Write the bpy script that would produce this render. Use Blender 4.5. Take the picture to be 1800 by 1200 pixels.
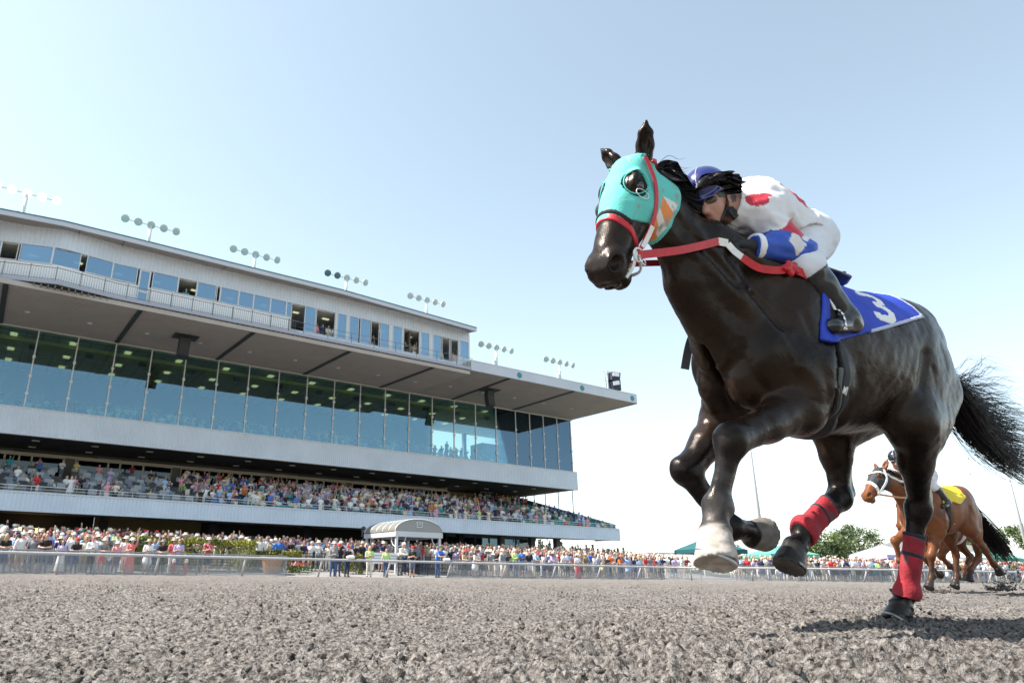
import bpy, math, random
import numpy as np
from mathutils import Vector, Matrix

random.seed(7)
rng = np.random.default_rng(11)
scene = bpy.context.scene
for o in list(bpy.data.objects):
    bpy.data.objects.remove(o)
COL = scene.collection

# ------------------------------------------------------------------ camera
CAM_H, F_PX, PP_X = 0.20, 1203.0, 750.0
PITCH, ROLL = math.atan(409 / 1203.0), math.atan(0.0117)
FWD = Vector((0, math.cos(PITCH), math.sin(PITCH)))
UP0 = Vector((0, -math.sin(PITCH), math.cos(PITCH)))
RT = math.cos(ROLL) * Vector((1, 0, 0)) + math.sin(ROLL) * UP0
UP = -math.sin(ROLL) * Vector((1, 0, 0)) + math.cos(ROLL) * UP0
cam_d = bpy.data.cameras.new('camera')
cam = bpy.data.objects.new('camera', cam_d)
COL.objects.link(cam)
cam.matrix_world = Matrix(((RT.x, UP.x, -FWD.x, 0), (RT.y, UP.y, -FWD.y, 0), (RT.z, UP.z, -FWD.z, CAM_H), (0, 0, 0, 1)))
cam_d.sensor_fit = 'HORIZONTAL'
cam_d.sensor_width = 36.0
cam_d.lens = F_PX / 1800 * 36
cam_d.shift_x = (900 - PP_X) / 1800
cam_d.clip_start, cam_d.clip_end = 0.05, 5000
cam_d.dof.use_dof = True
cam_d.dof.focus_distance = 3.4
cam_d.dof.aperture_fstop = 9.0
scene.camera = cam

# ------------------------------------------------------------------ light
SUN_EL, SUN_DIR = math.radians(55), Vector((-1.0, -0.07))     # horizontal direction towards the sun
SUN_DIR.normalize()
world = bpy.data.worlds.new('World')
scene.world = world
world.use_nodes = True
nt = world.node_tree
nt.nodes.clear()
sky = nt.nodes.new('ShaderNodeTexSky')
sky.sky_type = 'NISHITA'
sky.sun_disc = False
sky.sun_elevation = SUN_EL
sky.sun_rotation = math.atan2(SUN_DIR.x, SUN_DIR.y)
sky.altitude = 20
sky.air_density = 1.0
sky.dust_density = 0.6
sky.ozone_density = 0.9
bg = nt.nodes.new('ShaderNodeBackground')
bg.inputs['Strength'].default_value = 0.13
wo = nt.nodes.new('ShaderNodeOutputWorld')
hsv = nt.nodes.new('ShaderNodeHueSaturation')
hsv.inputs['Saturation'].default_value = 0.63
hsv.inputs['Hue'].default_value = 0.478
nt.links.new(sky.outputs[0], hsv.inputs['Color'])
nt.links.new(hsv.outputs[0], bg.inputs['Color'])
nt.links.new(bg.outputs[0], wo.inputs['Surface'])
sun_d = bpy.data.lights.new('sun', 'SUN')
sun_d.energy = 5.0
sun_d.angle = math.radians(0.53)
sun_d.color = (1.0, 0.955, 0.88)
sun = bpy.data.objects.new('sun', sun_d)
COL.objects.link(sun)
sd = Vector((SUN_DIR.x * math.cos(SUN_EL), SUN_DIR.y * math.cos(SUN_EL), math.sin(SUN_EL)))
sun.rotation_euler = sd.to_track_quat('Z', 'Y').to_euler()
sun.location = (-30, 10, 60)

vs = scene.view_settings
vs.view_transform = 'Standard'
vs.look = 'None'
vs.exposure = 1.15
vs.gamma = 1.0
vs.use_curve_mapping = False
scene.cycles.max_bounces = 8
scene.cycles.transparent_max_bounces = 16
scene.cycles.use_denoising = True

# ------------------------------------------------------------------ world frames
# the track runs along TR (away to the right), the stand lies towards NR
TR = np.array([0.84346369, 0.53718619, 0.0])
NR = np.array([-0.53718619, 0.84346369, 0.0])
def W(s, n, z=0.0):
    return (s * TR[0] + n * NR[0], s * TR[1] + n * NR[1], z)
ST_ROT = math.atan2(TR[1], TR[0])

# ------------------------------------------------------------------ small helpers
def tag(o, label=None, cat=None, group=None, kind=None):
    if label: o['label'] = label
    if cat: o['category'] = cat
    if group: o['group'] = group
    if kind: o['kind'] = kind
    return o
def link(o, parent=None):
    COL.objects.link(o)
    if parent is not None:
        o.parent = parent
    return o
def empty(name, loc=(0, 0, 0), rz=0.0, **kw):
    o = bpy.data.objects.new(name, None)
    o.location = loc
    o.rotation_euler = (0, 0, rz)
    o.empty_display_size = 0.2
    link(o)
    return tag(o, **kw)
def mesh_from(name, v, f, mats=(), parent=None, smooth=False, mi=None, col=None, **kw):
    me = bpy.data.meshes.new(name)
    v = np.asarray(v, dtype=np.float32)
    if isinstance(f, np.ndarray):
        nf, k = f.shape
        me.vertices.add(len(v)); me.vertices.foreach_set('co', v.ravel())
        me.loops.add(nf * k); me.loops.foreach_set('vertex_index', f.astype(np.int32).ravel())
        me.polygons.add(nf)
        me.polygons.foreach_set('loop_start', np.arange(0, nf * k, k, dtype=np.int32))
        me.update(calc_edges=True)
    else:
        me.from_pydata(v.tolist(), [], f)
    for m in mats: me.materials.append(m)
    if mi is not None: me.polygons.foreach_set('material_index', np.asarray(mi, dtype=np.int32))
    if smooth: me.polygons.foreach_set('use_smooth', np.ones(len(me.polygons), dtype=bool))
    if col is not None:
        a = me.color_attributes.new('tint', 'FLOAT_COLOR', 'POINT')
        c = np.ones((len(v), 4), dtype=np.float32); c[:, :3] = col
        a.data.foreach_set('color', c.ravel())
    me.update()
    o = bpy.data.objects.new(name, me)
    link(o, parent)
    return tag(o, **kw)

class MB:
    """collects simple solids, links them as one mesh"""
    def __init__(s): s.v, s.f, s.m = [], [], []
    def add(s, v, f, m=0):
        b = len(s.v)
        s.v += [tuple(p) for p in v]
        s.f += [tuple(i + b for i in q) for q in f]
        s.m += [m] * len(f)
    def box(s, x0, x1, y0, y1, z0, z1, m=0):
        s.add([(x0, y0, z0), (x1, y0, z0), (x1, y1, z0), (x0, y1, z0), (x0, y0, z1), (x1, y0, z1), (x1, y1, z1), (x0, y1, z1)],
              [(0, 3, 2, 1), (4, 5, 6, 7), (0, 1, 5, 4), (1, 2, 6, 5), (2, 3, 7, 6), (3, 0, 4, 7)], m)
    def hexa(s, p, m=0):   # eight corners, bottom ring then top ring
        s.add(p, [(0, 3, 2, 1), (4, 5, 6, 7), (0, 1, 5, 4), (1, 2, 6, 5), (2, 3, 7, 6), (3, 0, 4, 7)], m)
    def bar(s, a, b, r, n=6, m=0, r2=None, cap=True):
        a, b = Vector(a), Vector(b)
        d = (b - a).normalized()
        u = d.cross(Vector((0, 0, 1)) if abs(d.z) < 0.9 else Vector((1, 0, 0))).normalized()
        w = d.cross(u)
        r2 = r if r2 is None else r2
        v = []
        for c, rr in ((a, r), (b, r2)):
            for i in range(n):
                t = 2 * math.pi * (i + 0.5) / n
                v.append(c + (u * math.cos(t) + w * math.sin(t)) * rr)
        f = [(i, n + i, n + (i + 1) % n, (i + 1) % n) for i in range(n)]
        if cap: f += [tuple(range(n)), tuple(range(2 * n - 1, n - 1, -1))]
        s.add(v, f, m)
    def path(s, pts, r, n=6, m=0):
        for a, b in zip(pts[:-1], pts[1:]): s.bar(a, b, r, n, m)
    def lathe(s, prof, c=(0, 0, 0), n=12, m=0, axis='z'):
        v = []
        for (r, h) in prof:
            for i in range(n):
                t = 2 * math.pi * i / n
                p = (r * math.cos(t), r * math.sin(t), h)
                if axis == 'y': p = (p[0], p[2], p[1])
                v.append((c[0] + p[0], c[1] + p[1], c[2] + p[2]))
        f = []
        for k in range(len(prof) - 1):
            for i in range(n):
                j = (i + 1) % n
                q = (k * n + i, k * n + j, (k + 1) * n + j, (k + 1) * n + i)
                f.append(q if axis == 'z' else q[::-1])
        s.add(v, f, m)
    def build(s, name, mats, parent=None, smooth=False, **kw):
        if not isinstance(mats, (list, tuple)): mats = [mats]
        return mesh_from(name, s.v, s.f, mats, parent, smooth, s.m, **kw)

# ------------------------------------------------------------------ materials
MATS = {}
def mat(name, col, rough=0.6, metal=0.0, spec=0.5, var=0.0, vscale=8.0, bump=0.0, bscale=60.0, coat=0.0, sheen=0.0, emit=None, es=0.0, attr=False, alpha=None, dirt=None):
    if name in MATS: return MATS[name]
    m = bpy.data.materials.new(name)
    m.use_nodes = True
    t = m.node_tree
    b = t.nodes['Principled BSDF']
    b.inputs['Base Color'].default_value = (*col, 1)
    b.inputs['Roughness'].default_value = rough
    b.inputs['Metallic'].default_value = metal
    b.inputs['Specular IOR Level'].default_value = spec
    b.inputs['Coat Weight'].default_value = coat
    b.inputs['Sheen Weight'].default_value = sheen
    src = None
    tc = t.nodes.new('ShaderNodeTexCoord')
    if attr:
        a = t.nodes.new('ShaderNodeAttribute'); a.attribute_name = 'tint'
        src = a.outputs['Color']
    if var > 0:
        nz = t.nodes.new('ShaderNodeTexNoise')
        nz.inputs['Scale'].default_value = vscale
        nz.inputs['Detail'].default_value = 5
        t.links.new(tc.outputs['Object'], nz.inputs['Vector'])
        mr = t.nodes.new('ShaderNodeMapRange')
        mr.inputs['From Min'].default_value = 0.3; mr.inputs['From Max'].default_value = 0.7
        mr.inputs['To Min'].default_value = 1 - var; mr.inputs['To Max'].default_value = 1 + var
        t.links.new(nz.outputs['Fac'], mr.inputs['Value'])
        mx = t.nodes.new('ShaderNodeMix'); mx.data_type = 'RGBA'; mx.blend_type = 'MULTIPLY'
        mx.inputs['Factor'].default_value = 1.0
        if src is not None: t.links.new(src, mx.inputs['A'])
        else: mx.inputs['A'].default_value = (*col, 1)
        t.links.new(mr.outputs[0], mx.inputs['B'])
        src = mx.outputs['Result']
    if dirt is not None:      # splashes of dirt with their own shape: (colour, scale, threshold)
        nz = t.nodes.new('ShaderNodeTexNoise'); nz.inputs['Scale'].default_value = dirt[1]; nz.inputs['Detail'].default_value = 6
        t.links.new(tc.outputs['Object'], nz.inputs['Vector'])
        mr = t.nodes.new('ShaderNodeMapRange')
        mr.inputs['From Min'].default_value = dirt[2]; mr.inputs['From Max'].default_value = dirt[2] + 0.12
        t.links.new(nz.outputs['Fac'], mr.inputs['Value'])
        mx = t.nodes.new('ShaderNodeMix'); mx.data_type = 'RGBA'
        t.links.new(mr.outputs[0], mx.inputs['Factor'])
        if src is not None: t.links.new(src, mx.inputs['A'])
        else: mx.inputs['A'].default_value = (*col, 1)
        mx.inputs['B'].default_value = (*dirt[0], 1)
        src = mx.outputs['Result']
    if src is not None: t.links.new(src, b.inputs['Base Color'])
    if bump > 0:
        nz = t.nodes.new('ShaderNodeTexNoise')
        nz.inputs['Scale'].default_value = bscale
        nz.inputs['Detail'].default_value = 6
        t.links.new(tc.outputs['Object'], nz.inputs['Vector'])
        bp = t.nodes.new('ShaderNodeBump')
        bp.inputs['Strength'].default_value = bump
        bp.inputs['Distance'].default_value = 0.02
        t.links.new(nz.outputs['Fac'], bp.inputs['Height'])
        t.links.new(bp.outputs[0], b.inputs['Normal'])
    if emit is not None:
        b.inputs['Emission Color'].default_value = (*emit, 1)
        b.inputs['Emission Strength'].default_value = es
    if alpha is not None:
        b.inputs['Alpha'].default_value = alpha
    MATS[name] = m
    return m
def objmat(name, rough=0.8, sheen=0.0, var=0.15):
    """one cloth material whose colour is the object's own colour"""
    if name in MATS: return MATS[name]
    m = mat(name, (0.5, 0.5, 0.5), rough=rough, sheen=sheen)
    t = m.node_tree
    oi = t.nodes.new('ShaderNodeObjectInfo')
    t.links.new(oi.outputs['Color'], t.nodes['Principled BSDF'].inputs['Base Color'])
    return m

# ------------------------------------------------------------------ noise + implicit surfaces
def vnoise(P, seed=0):
    P = np.asarray(P, dtype=np.float32)
    i = np.floor(P).astype(np.int64); f = P - i
    f = f * f * (3 - 2 * f)
    def h(a, b, c):
        n = (a * 374761393 + b * 668265263 + c * 2147483647 + seed * 1274126177) & 0xffffffff
        n = ((n ^ (n >> 13)) * 1274126177) & 0xffffffff
        return ((n ^ (n >> 16)) & 0xffff).astype(np.float32) / 65535.0
    x, y, z = i[..., 0], i[..., 1], i[..., 2]
    r = 0
    for dx in (0, 1):
        for dy in (0, 1):
            for dz in (0, 1):
                w = (f[..., 0] if dx else 1 - f[..., 0]) * (f[..., 1] if dy else 1 - f[..., 1]) * (f[..., 2] if dz else 1 - f[..., 2])
                r = r + w * h(x + dx, y + dy, z + dz)
    return r * 2 - 1
def fbm(P, oct=4, seed=0):
    r, a = 0, 1.0
    P = np.asarray(P, dtype=np.float32)
    for k in range(oct):
        r = r + a * vnoise(P, seed + k); P = P * 2.03 + 11.7; a *= 0.5
    return r

def curve(pts, n):
    pts = np.asarray(pts, float)
    t = np.linspace(0, len(pts) - 1, n)
    i = np.clip(t.astype(int), 0, len(pts) - 2); f = (t - i)[:, None]
    p0 = pts[np.maximum(i - 1, 0)]; p1 = pts[i]; p2 = pts[i + 1]; p3 = pts[np.minimum(i + 2, len(pts) - 1)]
    return .5 * ((2 * p1) + (-p0 + p2) * f + (2 * p0 - 5 * p1 + 4 * p2 - p3) * f ** 2 + (-p0 + 3 * p1 - 3 * p2 + p3) * f ** 3)
def nrm(v):
    v = np.asarray(v, dtype=float)
    return v / np.linalg.norm(v)
class Shape:
    """a list of solids blended into one distance field"""
    def __init__(s): s.p = []
    def _add(s, lo, hi, fn, k, op): s.p.append((np.asarray(lo, float), np.asarray(hi, float), fn, k, op))
    def ell(s, c, r, axes=None, k=0.03, op='u'):
        c = np.asarray(c, float); r = np.asarray(r, float)
        A = np.eye(3) if axes is None else np.array([nrm(a) for a in axes])
        R = np.sqrt(((A * r[:, None]) ** 2).sum(0)) * 1.02
        def fn(X, Y, Z):
            e = [(X - c[0]) * A[i, 0] + (Y - c[1]) * A[i, 1] + (Z - c[2]) * A[i, 2] for i in range(3)]
            l = np.sqrt(e[0] ** 2 + e[1] ** 2 + e[2] ** 2) + 1e-6
            q = np.sqrt((e[0] / r[0]) ** 2 + (e[1] / r[1]) ** 2 + (e[2] / r[2]) ** 2) + 1e-6
            return l * (1 - 1 / q)
        s._add(c - R, c + R, fn, k, op)
    def cap(s, a, b, ra, rb, k=0.03, side=None, wa=None, wb=None, op='u'):
        a = np.asarray(a, float); b = np.asarray(b, float)
        d = b - a; L2 = d @ d + 1e-12
        wa = ra if wa is None else wa; wb = rb if wb is None else wb
        if side is not None:
            side = np.asarray(side, float); side = nrm(side - d * (side @ d) / L2)
        m = max(ra, rb, wa, wb)
        def fn(X, Y, Z):
            px, py, pz = X - a[0], Y - a[1], Z - a[2]
            t = np.clip((px * d[0] + py * d[1] + pz * d[2]) / L2, 0, 1)
            ex, ey, ez = px - t * d[0], py - t * d[1], pz - t * d[2]
            l2 = ex * ex + ey * ey + ez * ez + 1e-10
            r = ra + (rb - ra) * t
            if side is None: return np.sqrt(l2) - r
            w = wa + (wb - wa) * t
            es = ex * side[0] + ey * side[1] + ez * side[2]
            q = np.sqrt(np.maximum(l2 - es * es, 0) / (r * r) + es * es / (w * w)) + 1e-6
            return np.sqrt(l2) * (1 - 1 / q)
        s._add(np.minimum(a, b) - m, np.maximum(a, b) + m, fn, k, op)
    def chain(s, pts, rad, k=0.03, side=None, wid=None):
        for i in range(len(pts) - 1):
            s.cap(pts[i], pts[i + 1], rad[i], rad[i + 1], k, side, None if wid is None else wid[i], None if wid is None else wid[i + 1])
    def loft(s, st, org=(0, 0, 0), axes=None, k=0.04, e=2.2):
        """stations (x, top, bottom, half width) along axis 0; axis 1 is the width, axis 2 the height"""
        st = np.asarray(st, float); org = np.asarray(org, float)
        A = np.eye(3) if axes is None else np.array([nrm(a) for a in axes])
        xs = np.linspace(st[0, 0], st[-1, 0], 200)
        tab = [np.interp(xs, st[:, 0], st[:, i]) for i in (1, 2, 3)]
        ker = np.array([1, 2, 3, 4, 5, 4, 3, 2, 1.0]); ker /= ker.sum()
        tab = [np.convolve(np.pad(q, 4, mode='edge'), ker, 'valid') for q in tab]
        x0, x1 = st[0, 0], st[-1, 0]
        w = st[:, 3].max(); zt, zb = st[:, 1].max(), st[:, 2].min()
        cor = np.array([[x, y, z] for x in (x0, x1) for y in (-w, w) for z in (zb, zt)]) @ A + org
        def fn(X, Y, Z):
            u = [(X - org[0]) * A[i, 0] + (Y - org[1]) * A[i, 1] + (Z - org[2]) * A[i, 2] for i in range(3)]
            xc = np.clip(u[0], x0, x1); ax = np.abs(u[0] - xc)
            i = (xc - x0) / (x1 - x0) * 199
            T, B, Wd = [np.interp(i, np.arange(200), q).astype(np.float32) for q in tab]
            zc, hh = (T + B) / 2, (T - B) / 2
            dz, dy = u[2] - zc, u[1]
            l = np.sqrt(dz * dz + dy * dy) + 1e-6
            q = (np.abs(dz / hh) ** e + np.abs(dy / Wd) ** e) ** (1 / e) + 1e-6
            d = l * (1 - 1 / q)
            return np.where(ax > 0, np.sqrt(np.maximum(d, 0) ** 2 + ax ** 2) + np.minimum(d, 0) * 0.0, d)
        s._add(cor.min(0) - 0.01, cor.max(0) + 0.01, fn, k, 'u')
    def bounds(s):
        q = [p for p in s.p if p[4] == 'u']
        return np.min([p[0] for p in q], 0), np.max([p[1] for p in q], 0)
    def sample(s, h, lo=None, hi=None):
        if lo is None: lo, hi = s.bounds()
        lo = np.asarray(lo, float) - 3 * h; hi = np.asarray(hi, float) + 3 * h
        n = np.ceil((hi - lo) / h).astype(int) + 1
        ax = [(lo[i] + h * np.arange(n[i])).astype(np.float32) for i in range(3)]
        D = np.full(n, 0.2, dtype=np.float32)
        for (a, b, fn, k, op) in s.p:
            m = k + 4 * h
            i0 = np.maximum(np.floor((a - m - lo) / h).astype(int), 0); i1 = np.minimum(np.ceil((b + m - lo) / h).astype(int) + 1, n)
            if (i1 <= i0).any(): continue
            sl = tuple(slice(p, q) for p, q in zip(i0, i1))
            d = fn(ax[0][sl[0]][:, None, None], ax[1][sl[1]][None, :, None], ax[2][sl[2]][None, None, :]).astype(np.float32)
            o = D[sl]
            if op == 'u':
                if k > 0:
                    hh = np.maximum(k - np.abs(o - d), 0) / k
                    D[sl] = np.minimum(o, d) - hh * hh * k * 0.25
                else: D[sl] = np.minimum(o, d)
            else:
                d = -d
                if k > 0:
                    hh = np.maximum(k - np.abs(o - d), 0) / k
                    D[sl] = np.maximum(o, d) + hh * hh * k * 0.25
                else: D[sl] = np.maximum(o, d)
        return D, lo, ax
def nets(D, lo, h):
    I = D < 0
    c = np.zeros(tuple(np.array(D.shape) - 1), dtype=np.uint8)
    nx, ny, nz = c.shape
    for dx in (0, 1):
        for dy in (0, 1):
            for dz in (0, 1):
                c += I[dx:nx + dx, dy:ny + dy, dz:nz + dz]
    act = (c > 0) & (c < 8)
    idx = np.argwhere(act)
    if len(idx) == 0: return np.zeros((0, 3)), np.zeros((0, 4), int)
    mp = np.full(c.shape, -1, dtype=np.int32)
    mp[tuple(idx.T)] = np.arange(len(idx))
    cor = [(dx, dy, dz) for dx in (0, 1) for dy in (0, 1) for dz in (0, 1)]
    val = {q: D[idx[:, 0] + q[0], idx[:, 1] + q[1], idx[:, 2] + q[2]] for q in cor}
    S = np.zeros((len(idx), 3)); n = np.zeros(len(idx))
    for q in cor:
        for a in range(3):
            if q[a] == 0:
                p = list(q); p[a] = 1; p = tuple(p)
                va, vb = val[q], val[p]
                x = (va < 0) != (vb < 0)
                t = np.where(x, va / np.where(x, va - vb, 1), 0)
                pt = np.tile(np.array(q, float), (len(idx), 1)); pt[:, a] += t
                S += pt * x[:, None]; n += x
    V = (S / n[:, None] + idx) * h + lo
    Fs = []
    for a in range(3):
        sl0 = [slice(None)] * 3; sl1 = [slice(None)] * 3
        sl0[a] = slice(0, -1); sl1[a] = slice(1, None)
        x = I[tuple(sl0)] != I[tuple(sl1)]
        e = np.argwhere(x)
        b, g = (a + 1) % 3, (a + 2) % 3
        e = e[(e[:, b] > 0) & (e[:, g] > 0) & (e[:, b] < D.shape[b] - 1) & (e[:, g] < D.shape[g] - 1)]
        ins = I[tuple(e.T)]
        q = []
        for (db, dg) in ((-1, -1), (0, -1), (0, 0), (-1, 0)):
            p = e.copy(); p[:, b] += db; p[:, g] += dg
            q.append(mp[tuple(p.T)])
        q = np.stack(q, 1)
        q[~ins] = q[~ins][:, ::-1]
        Fs.append(q)
    Fc = np.concatenate(Fs)
    return V, Fc[(Fc >= 0).all(1)]
def relax(V, Fc, it=2, lam=0.5):
    n = len(V)
    E = np.concatenate([Fc[:, [0, 1]], Fc[:, [1, 2]], Fc[:, [2, 3]], Fc[:, [3, 0]]])
    for k in range(it):
        for l in (lam, -lam * 1.04):
            S = np.zeros((n, 3)); c = np.bincount(E[:, 0], minlength=n) + np.bincount(E[:, 1], minlength=n)
            for a in range(3):
                S[:, a] = np.bincount(E[:, 0], V[E[:, 1], a], n) + np.bincount(E[:, 1], V[E[:, 0], a], n)
            V = V + l * (S / np.maximum(c, 1)[:, None] - V)
    return V
# ------------------------------------------------------------------ ground
def dirt_material():
    m = bpy.data.materials.new('track_dirt'); m.use_nodes = True
    t = m.node_tree; b = t.nodes['Principled BSDF']
    b.inputs['Roughness'].default_value = .95; b.inputs['Specular IOR Level'].default_value = .15
    ge = t.nodes.new('ShaderNodeNewGeometry')
    def noise(sc, det):
        n = t.nodes.new('ShaderNodeTexNoise'); n.inputs['Scale'].default_value = sc; n.inputs['Detail'].default_value = det
        t.links.new(ge.outputs['Position'], n.inputs['Vector']); return n
    n1, n2, n3 = noise(52, 7), noise(.9, 4), noise(210, 4)
    r = t.nodes.new('ShaderNodeValToRGB')
    r.color_ramp.elements[0].position = .36; r.color_ramp.elements[0].color = (.050, .042, .036, 1)
    r.color_ramp.elements[1].position = .66; r.color_ramp.elements[1].color = (.345, .312, .284, 1)
    t.links.new(n1.outputs['Fac'], r.inputs['Fac'])
    mr = t.nodes.new('ShaderNodeMapRange'); mr.inputs['From Min'].default_value = .3; mr.inputs['From Max'].default_value = .7
    mr.inputs['To Min'].default_value = .86; mr.inputs['To Max'].default_value = 1.12
    t.links.new(n2.outputs['Fac'], mr.inputs['Value'])
    mx = t.nodes.new('ShaderNodeMix'); mx.data_type = 'RGBA'; mx.blend_type = 'MULTIPLY'; mx.inputs['Factor'].default_value = 1
    t.links.new(r.outputs['Color'], mx.inputs['A']); t.links.new(mr.outputs[0], mx.inputs['B'])
    t.links.new(mx.outputs['Result'], b.inputs['Base Color'])
    ad = t.nodes.new('ShaderNodeMath'); ad.operation = 'ADD'
    t.links.new(n1.outputs['Fac'], ad.inputs[0]); t.links.new(n3.outputs['Fac'], ad.inputs[1])
    bp = t.nodes.new('ShaderNodeBump'); bp.inputs['Strength'].default_value = 1.0; bp.inputs['Distance'].default_value = .016
    t.links.new(ad.outputs[0], bp.inputs['Height']); t.links.new(bp.outputs[0], b.inputs['Normal'])
    return m
DIRT = dirt_material()
def track_height(x, y):
    P = np.stack([x, y, np.zeros_like(x)], -1)
    big = fbm(P * .55, 3, 40)
    lump = 1 - np.abs(fbm(P * np.array([6.5, 6.5, 1]), 2, 50))
    mid = np.abs(vnoise(P * 15 + 3, 60)) ; fine = np.abs(vnoise(P * 40, 61)); ff = vnoise(P * 88, 62)
    patch = np.clip(.55 + .8 * vnoise(P * 1.3, 77), .12, 1.3)
    z = .006 * big + patch * (.022 * (lump - .6) + .036 * mid + .026 * fine) + .011 * ff
    return z - .020
def fan(r0, r1, ratio, az0, az1, na):
    nr = int(math.log(r1 / r0) / math.log(ratio))
    r = r0 * ratio ** np.arange(nr + 1)
    a = np.radians(np.linspace(az0, az1, na))
    R, A = np.meshgrid(r, a, indexing='ij')
    x, y = R * np.sin(A), R * np.cos(A)
    jit = (rng.random(x.shape) - .5) * .5
    x = x + jit * R * (a[1] - a[0]); 
    return x, y
gx, gy = fan(.75, 62, 1.0066, -50, 66, 900)
gz = track_height(gx, gy)
fade = np.clip((62 - np.hypot(gx, gy)) / 8, 0, 1)
gz = gz * fade
nr_, na_ = gx.shape
ii = (np.arange(nr_ - 1)[:, None] * na_ + np.arange(na_ - 1)[None, :]).ravel()
track = mesh_from('track', np.stack([gx, gy, gz], -1).reshape(-1, 3), np.stack([ii, ii + 1, ii + na_ + 1, ii + na_], 1), [DIRT], None, True, kind='structure')
# the same dirt beyond: one sheet to the horizon
def quad_sheet(name, pts, m, z, **kw):
    return mesh_from(name, [(p[0], p[1], z) for p in pts], [tuple(range(len(pts)))], [m], **kw)
quad_sheet('track_base', [(-70, -30), (75, -30), (75, 62), (-70, 62)], DIRT, -.045, kind='structure')
quad_sheet('ground', [(-3000, -3000), (3000, -3000), (3000, 3000), (-3000, 3000)], mat('far_ground', (.20, .19, .15), rough=1, spec=.1, var=.3, vscale=.05), -.06, kind='structure')
# loose clods
ico = bpy.data.meshes.new('ico')
import bmesh
bm_ = bmesh.new(); bmesh.ops.create_icosphere(bm_, subdivisions=1, radius=1)
IV = np.array([v.co[:] for v in bm_.verts]); IF = np.array([[v.index for v in f.verts] for f in bm_.faces]); bm_.free()
def clods(name, pts, rad, seed, **kw):
    q = np.random.default_rng(seed); V, Fc = [], []
    for i, (p, r) in enumerate(zip(pts, rad)):
        s_ = (1 + .38 * q.standard_normal(len(IV)))[:, None] * q.uniform(.6, 1.25, 3)
        V.append(IV * s_ * r + p); Fc.append(IF + i * len(IV))
    return mesh_from(name, np.concatenate(V), np.concatenate(Fc), [DIRT], None, False, **kw)
q_ = np.random.default_rng(3)
n_ = 5200
rr = .95 * (16 / .95) ** q_.random(n_); aa = np.radians(q_.uniform(-46, 56, n_))
cx, cy = rr * np.sin(aa), rr * np.cos(aa)
cr = .0030 + .0085 * q_.random(n_) ** 3 + .0005 * rr
cz = track_height(cx, cy) + cr * .3
clods('dirt_clods', np.stack([cx, cy, cz], 1), cr, 8, kind='stuff')
# ------------------------------------------------------------------ grandstand (s along the track, n away from it)
CLAD = mat('grey_cladding', (.66, .72, .80), rough=.55, var=.06, vscale=.5)
CLAD2 = mat('pale_cladding', (.60, .66, .74), rough=.55, var=.05, vscale=.5)
TRIM = mat('pale_trim', (.62, .64, .66), rough=.5)
ROOFE = mat('roof_edge', (.50, .53, .58), rough=.45, var=.05, vscale=.4)
SOFF = mat('soffit_boards', (.42, .38, .35), rough=.8, var=.08, vscale=.6)
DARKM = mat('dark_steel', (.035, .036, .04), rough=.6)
GREYM = mat('grey_steel', (.16, .17, .18), rough=.5)
PALEM = mat('pale_steel', (.66, .67, .66), rough=.45)
CONC = mat('concrete', (.32, .31, .30), rough=.9, var=.12, vscale=.8)
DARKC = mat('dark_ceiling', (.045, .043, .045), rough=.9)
TEALR = mat('teal_roof_edge', (.02, .16, .20), rough=.4)
TEALD = mat('teal_disc', (.015, .22, .25), rough=.4)
OCHRE = mat('ochre_wall', (.26, .20, .09), rough=.9, var=.1, vscale=.5)
CREAM = mat('cream_frame', (.50, .46, .36), rough=.6)
CARPET = mat('inside_floor', (.50, .52, .52), rough=.9)
INCEIL = mat('inside_ceiling', (.74, .77, .72), rough=.9, var=.08, vscale=.4)
BULK = mat('inside_bulkhead', (.70, .64, .26), rough=.8)
LAMPC = mat('ceiling_lamp', (.9, .9, .8), rough=.4, emit=(.92, .95, .55), es=.30)
def glass_mat(name, tint, refl, base_fac):
    m = bpy.data.materials.new(name); m.use_nodes = True
    t = m.node_tree; t.nodes.clear()
    o = t.nodes.new('ShaderNodeOutputMaterial'); tr = t.nodes.new('ShaderNodeBsdfTransparent'); gl = t.nodes.new('ShaderNodeBsdfGlossy')
    tr.inputs['Color'].default_value = (*tint, 1); gl.inputs['Color'].default_value = (*refl, 1); gl.inputs['Roughness'].default_value = .015
    fr = t.nodes.new('ShaderNodeFresnel'); fr.inputs['IOR'].default_value = 1.55
    mp = t.nodes.new('ShaderNodeMapRange'); mp.inputs['From Min'].default_value = 0; mp.inputs['From Max'].default_value = 1
    mp.inputs['To Min'].default_value = base_fac; mp.inputs['To Max'].default_value = 1
    mx = t.nodes.new('ShaderNodeMixShader')
    t.links.new(fr.outputs[0], mp.inputs['Value']); t.links.new(mp.outputs[0], mx.inputs[0])
    t.links.new(tr.outputs[0], mx.inputs[1]); t.links.new(gl.outputs[0], mx.inputs[2]); t.links.new(mx.outputs[0], o.inputs[0])
    MATS[name] = m
    return m
GLASS = glass_mat('tinted_glass', (.80, .92, .84), (.34, .52, .70), .17)
GLASSB = glass_mat('blue_glass', (.28, .42, .58), (.60, .85, 1.0), .30)
GLASSD = glass_mat('dark_glass', (.16, .18, .18), (.6, .7, .75), .03)
stand = empty('grandstand', rz=ST_ROT, label='long multi level grandstand with glass front and grey ribbed fascias', cat='grandstand')
S0, S1_ = -34.0, 60.0
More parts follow.
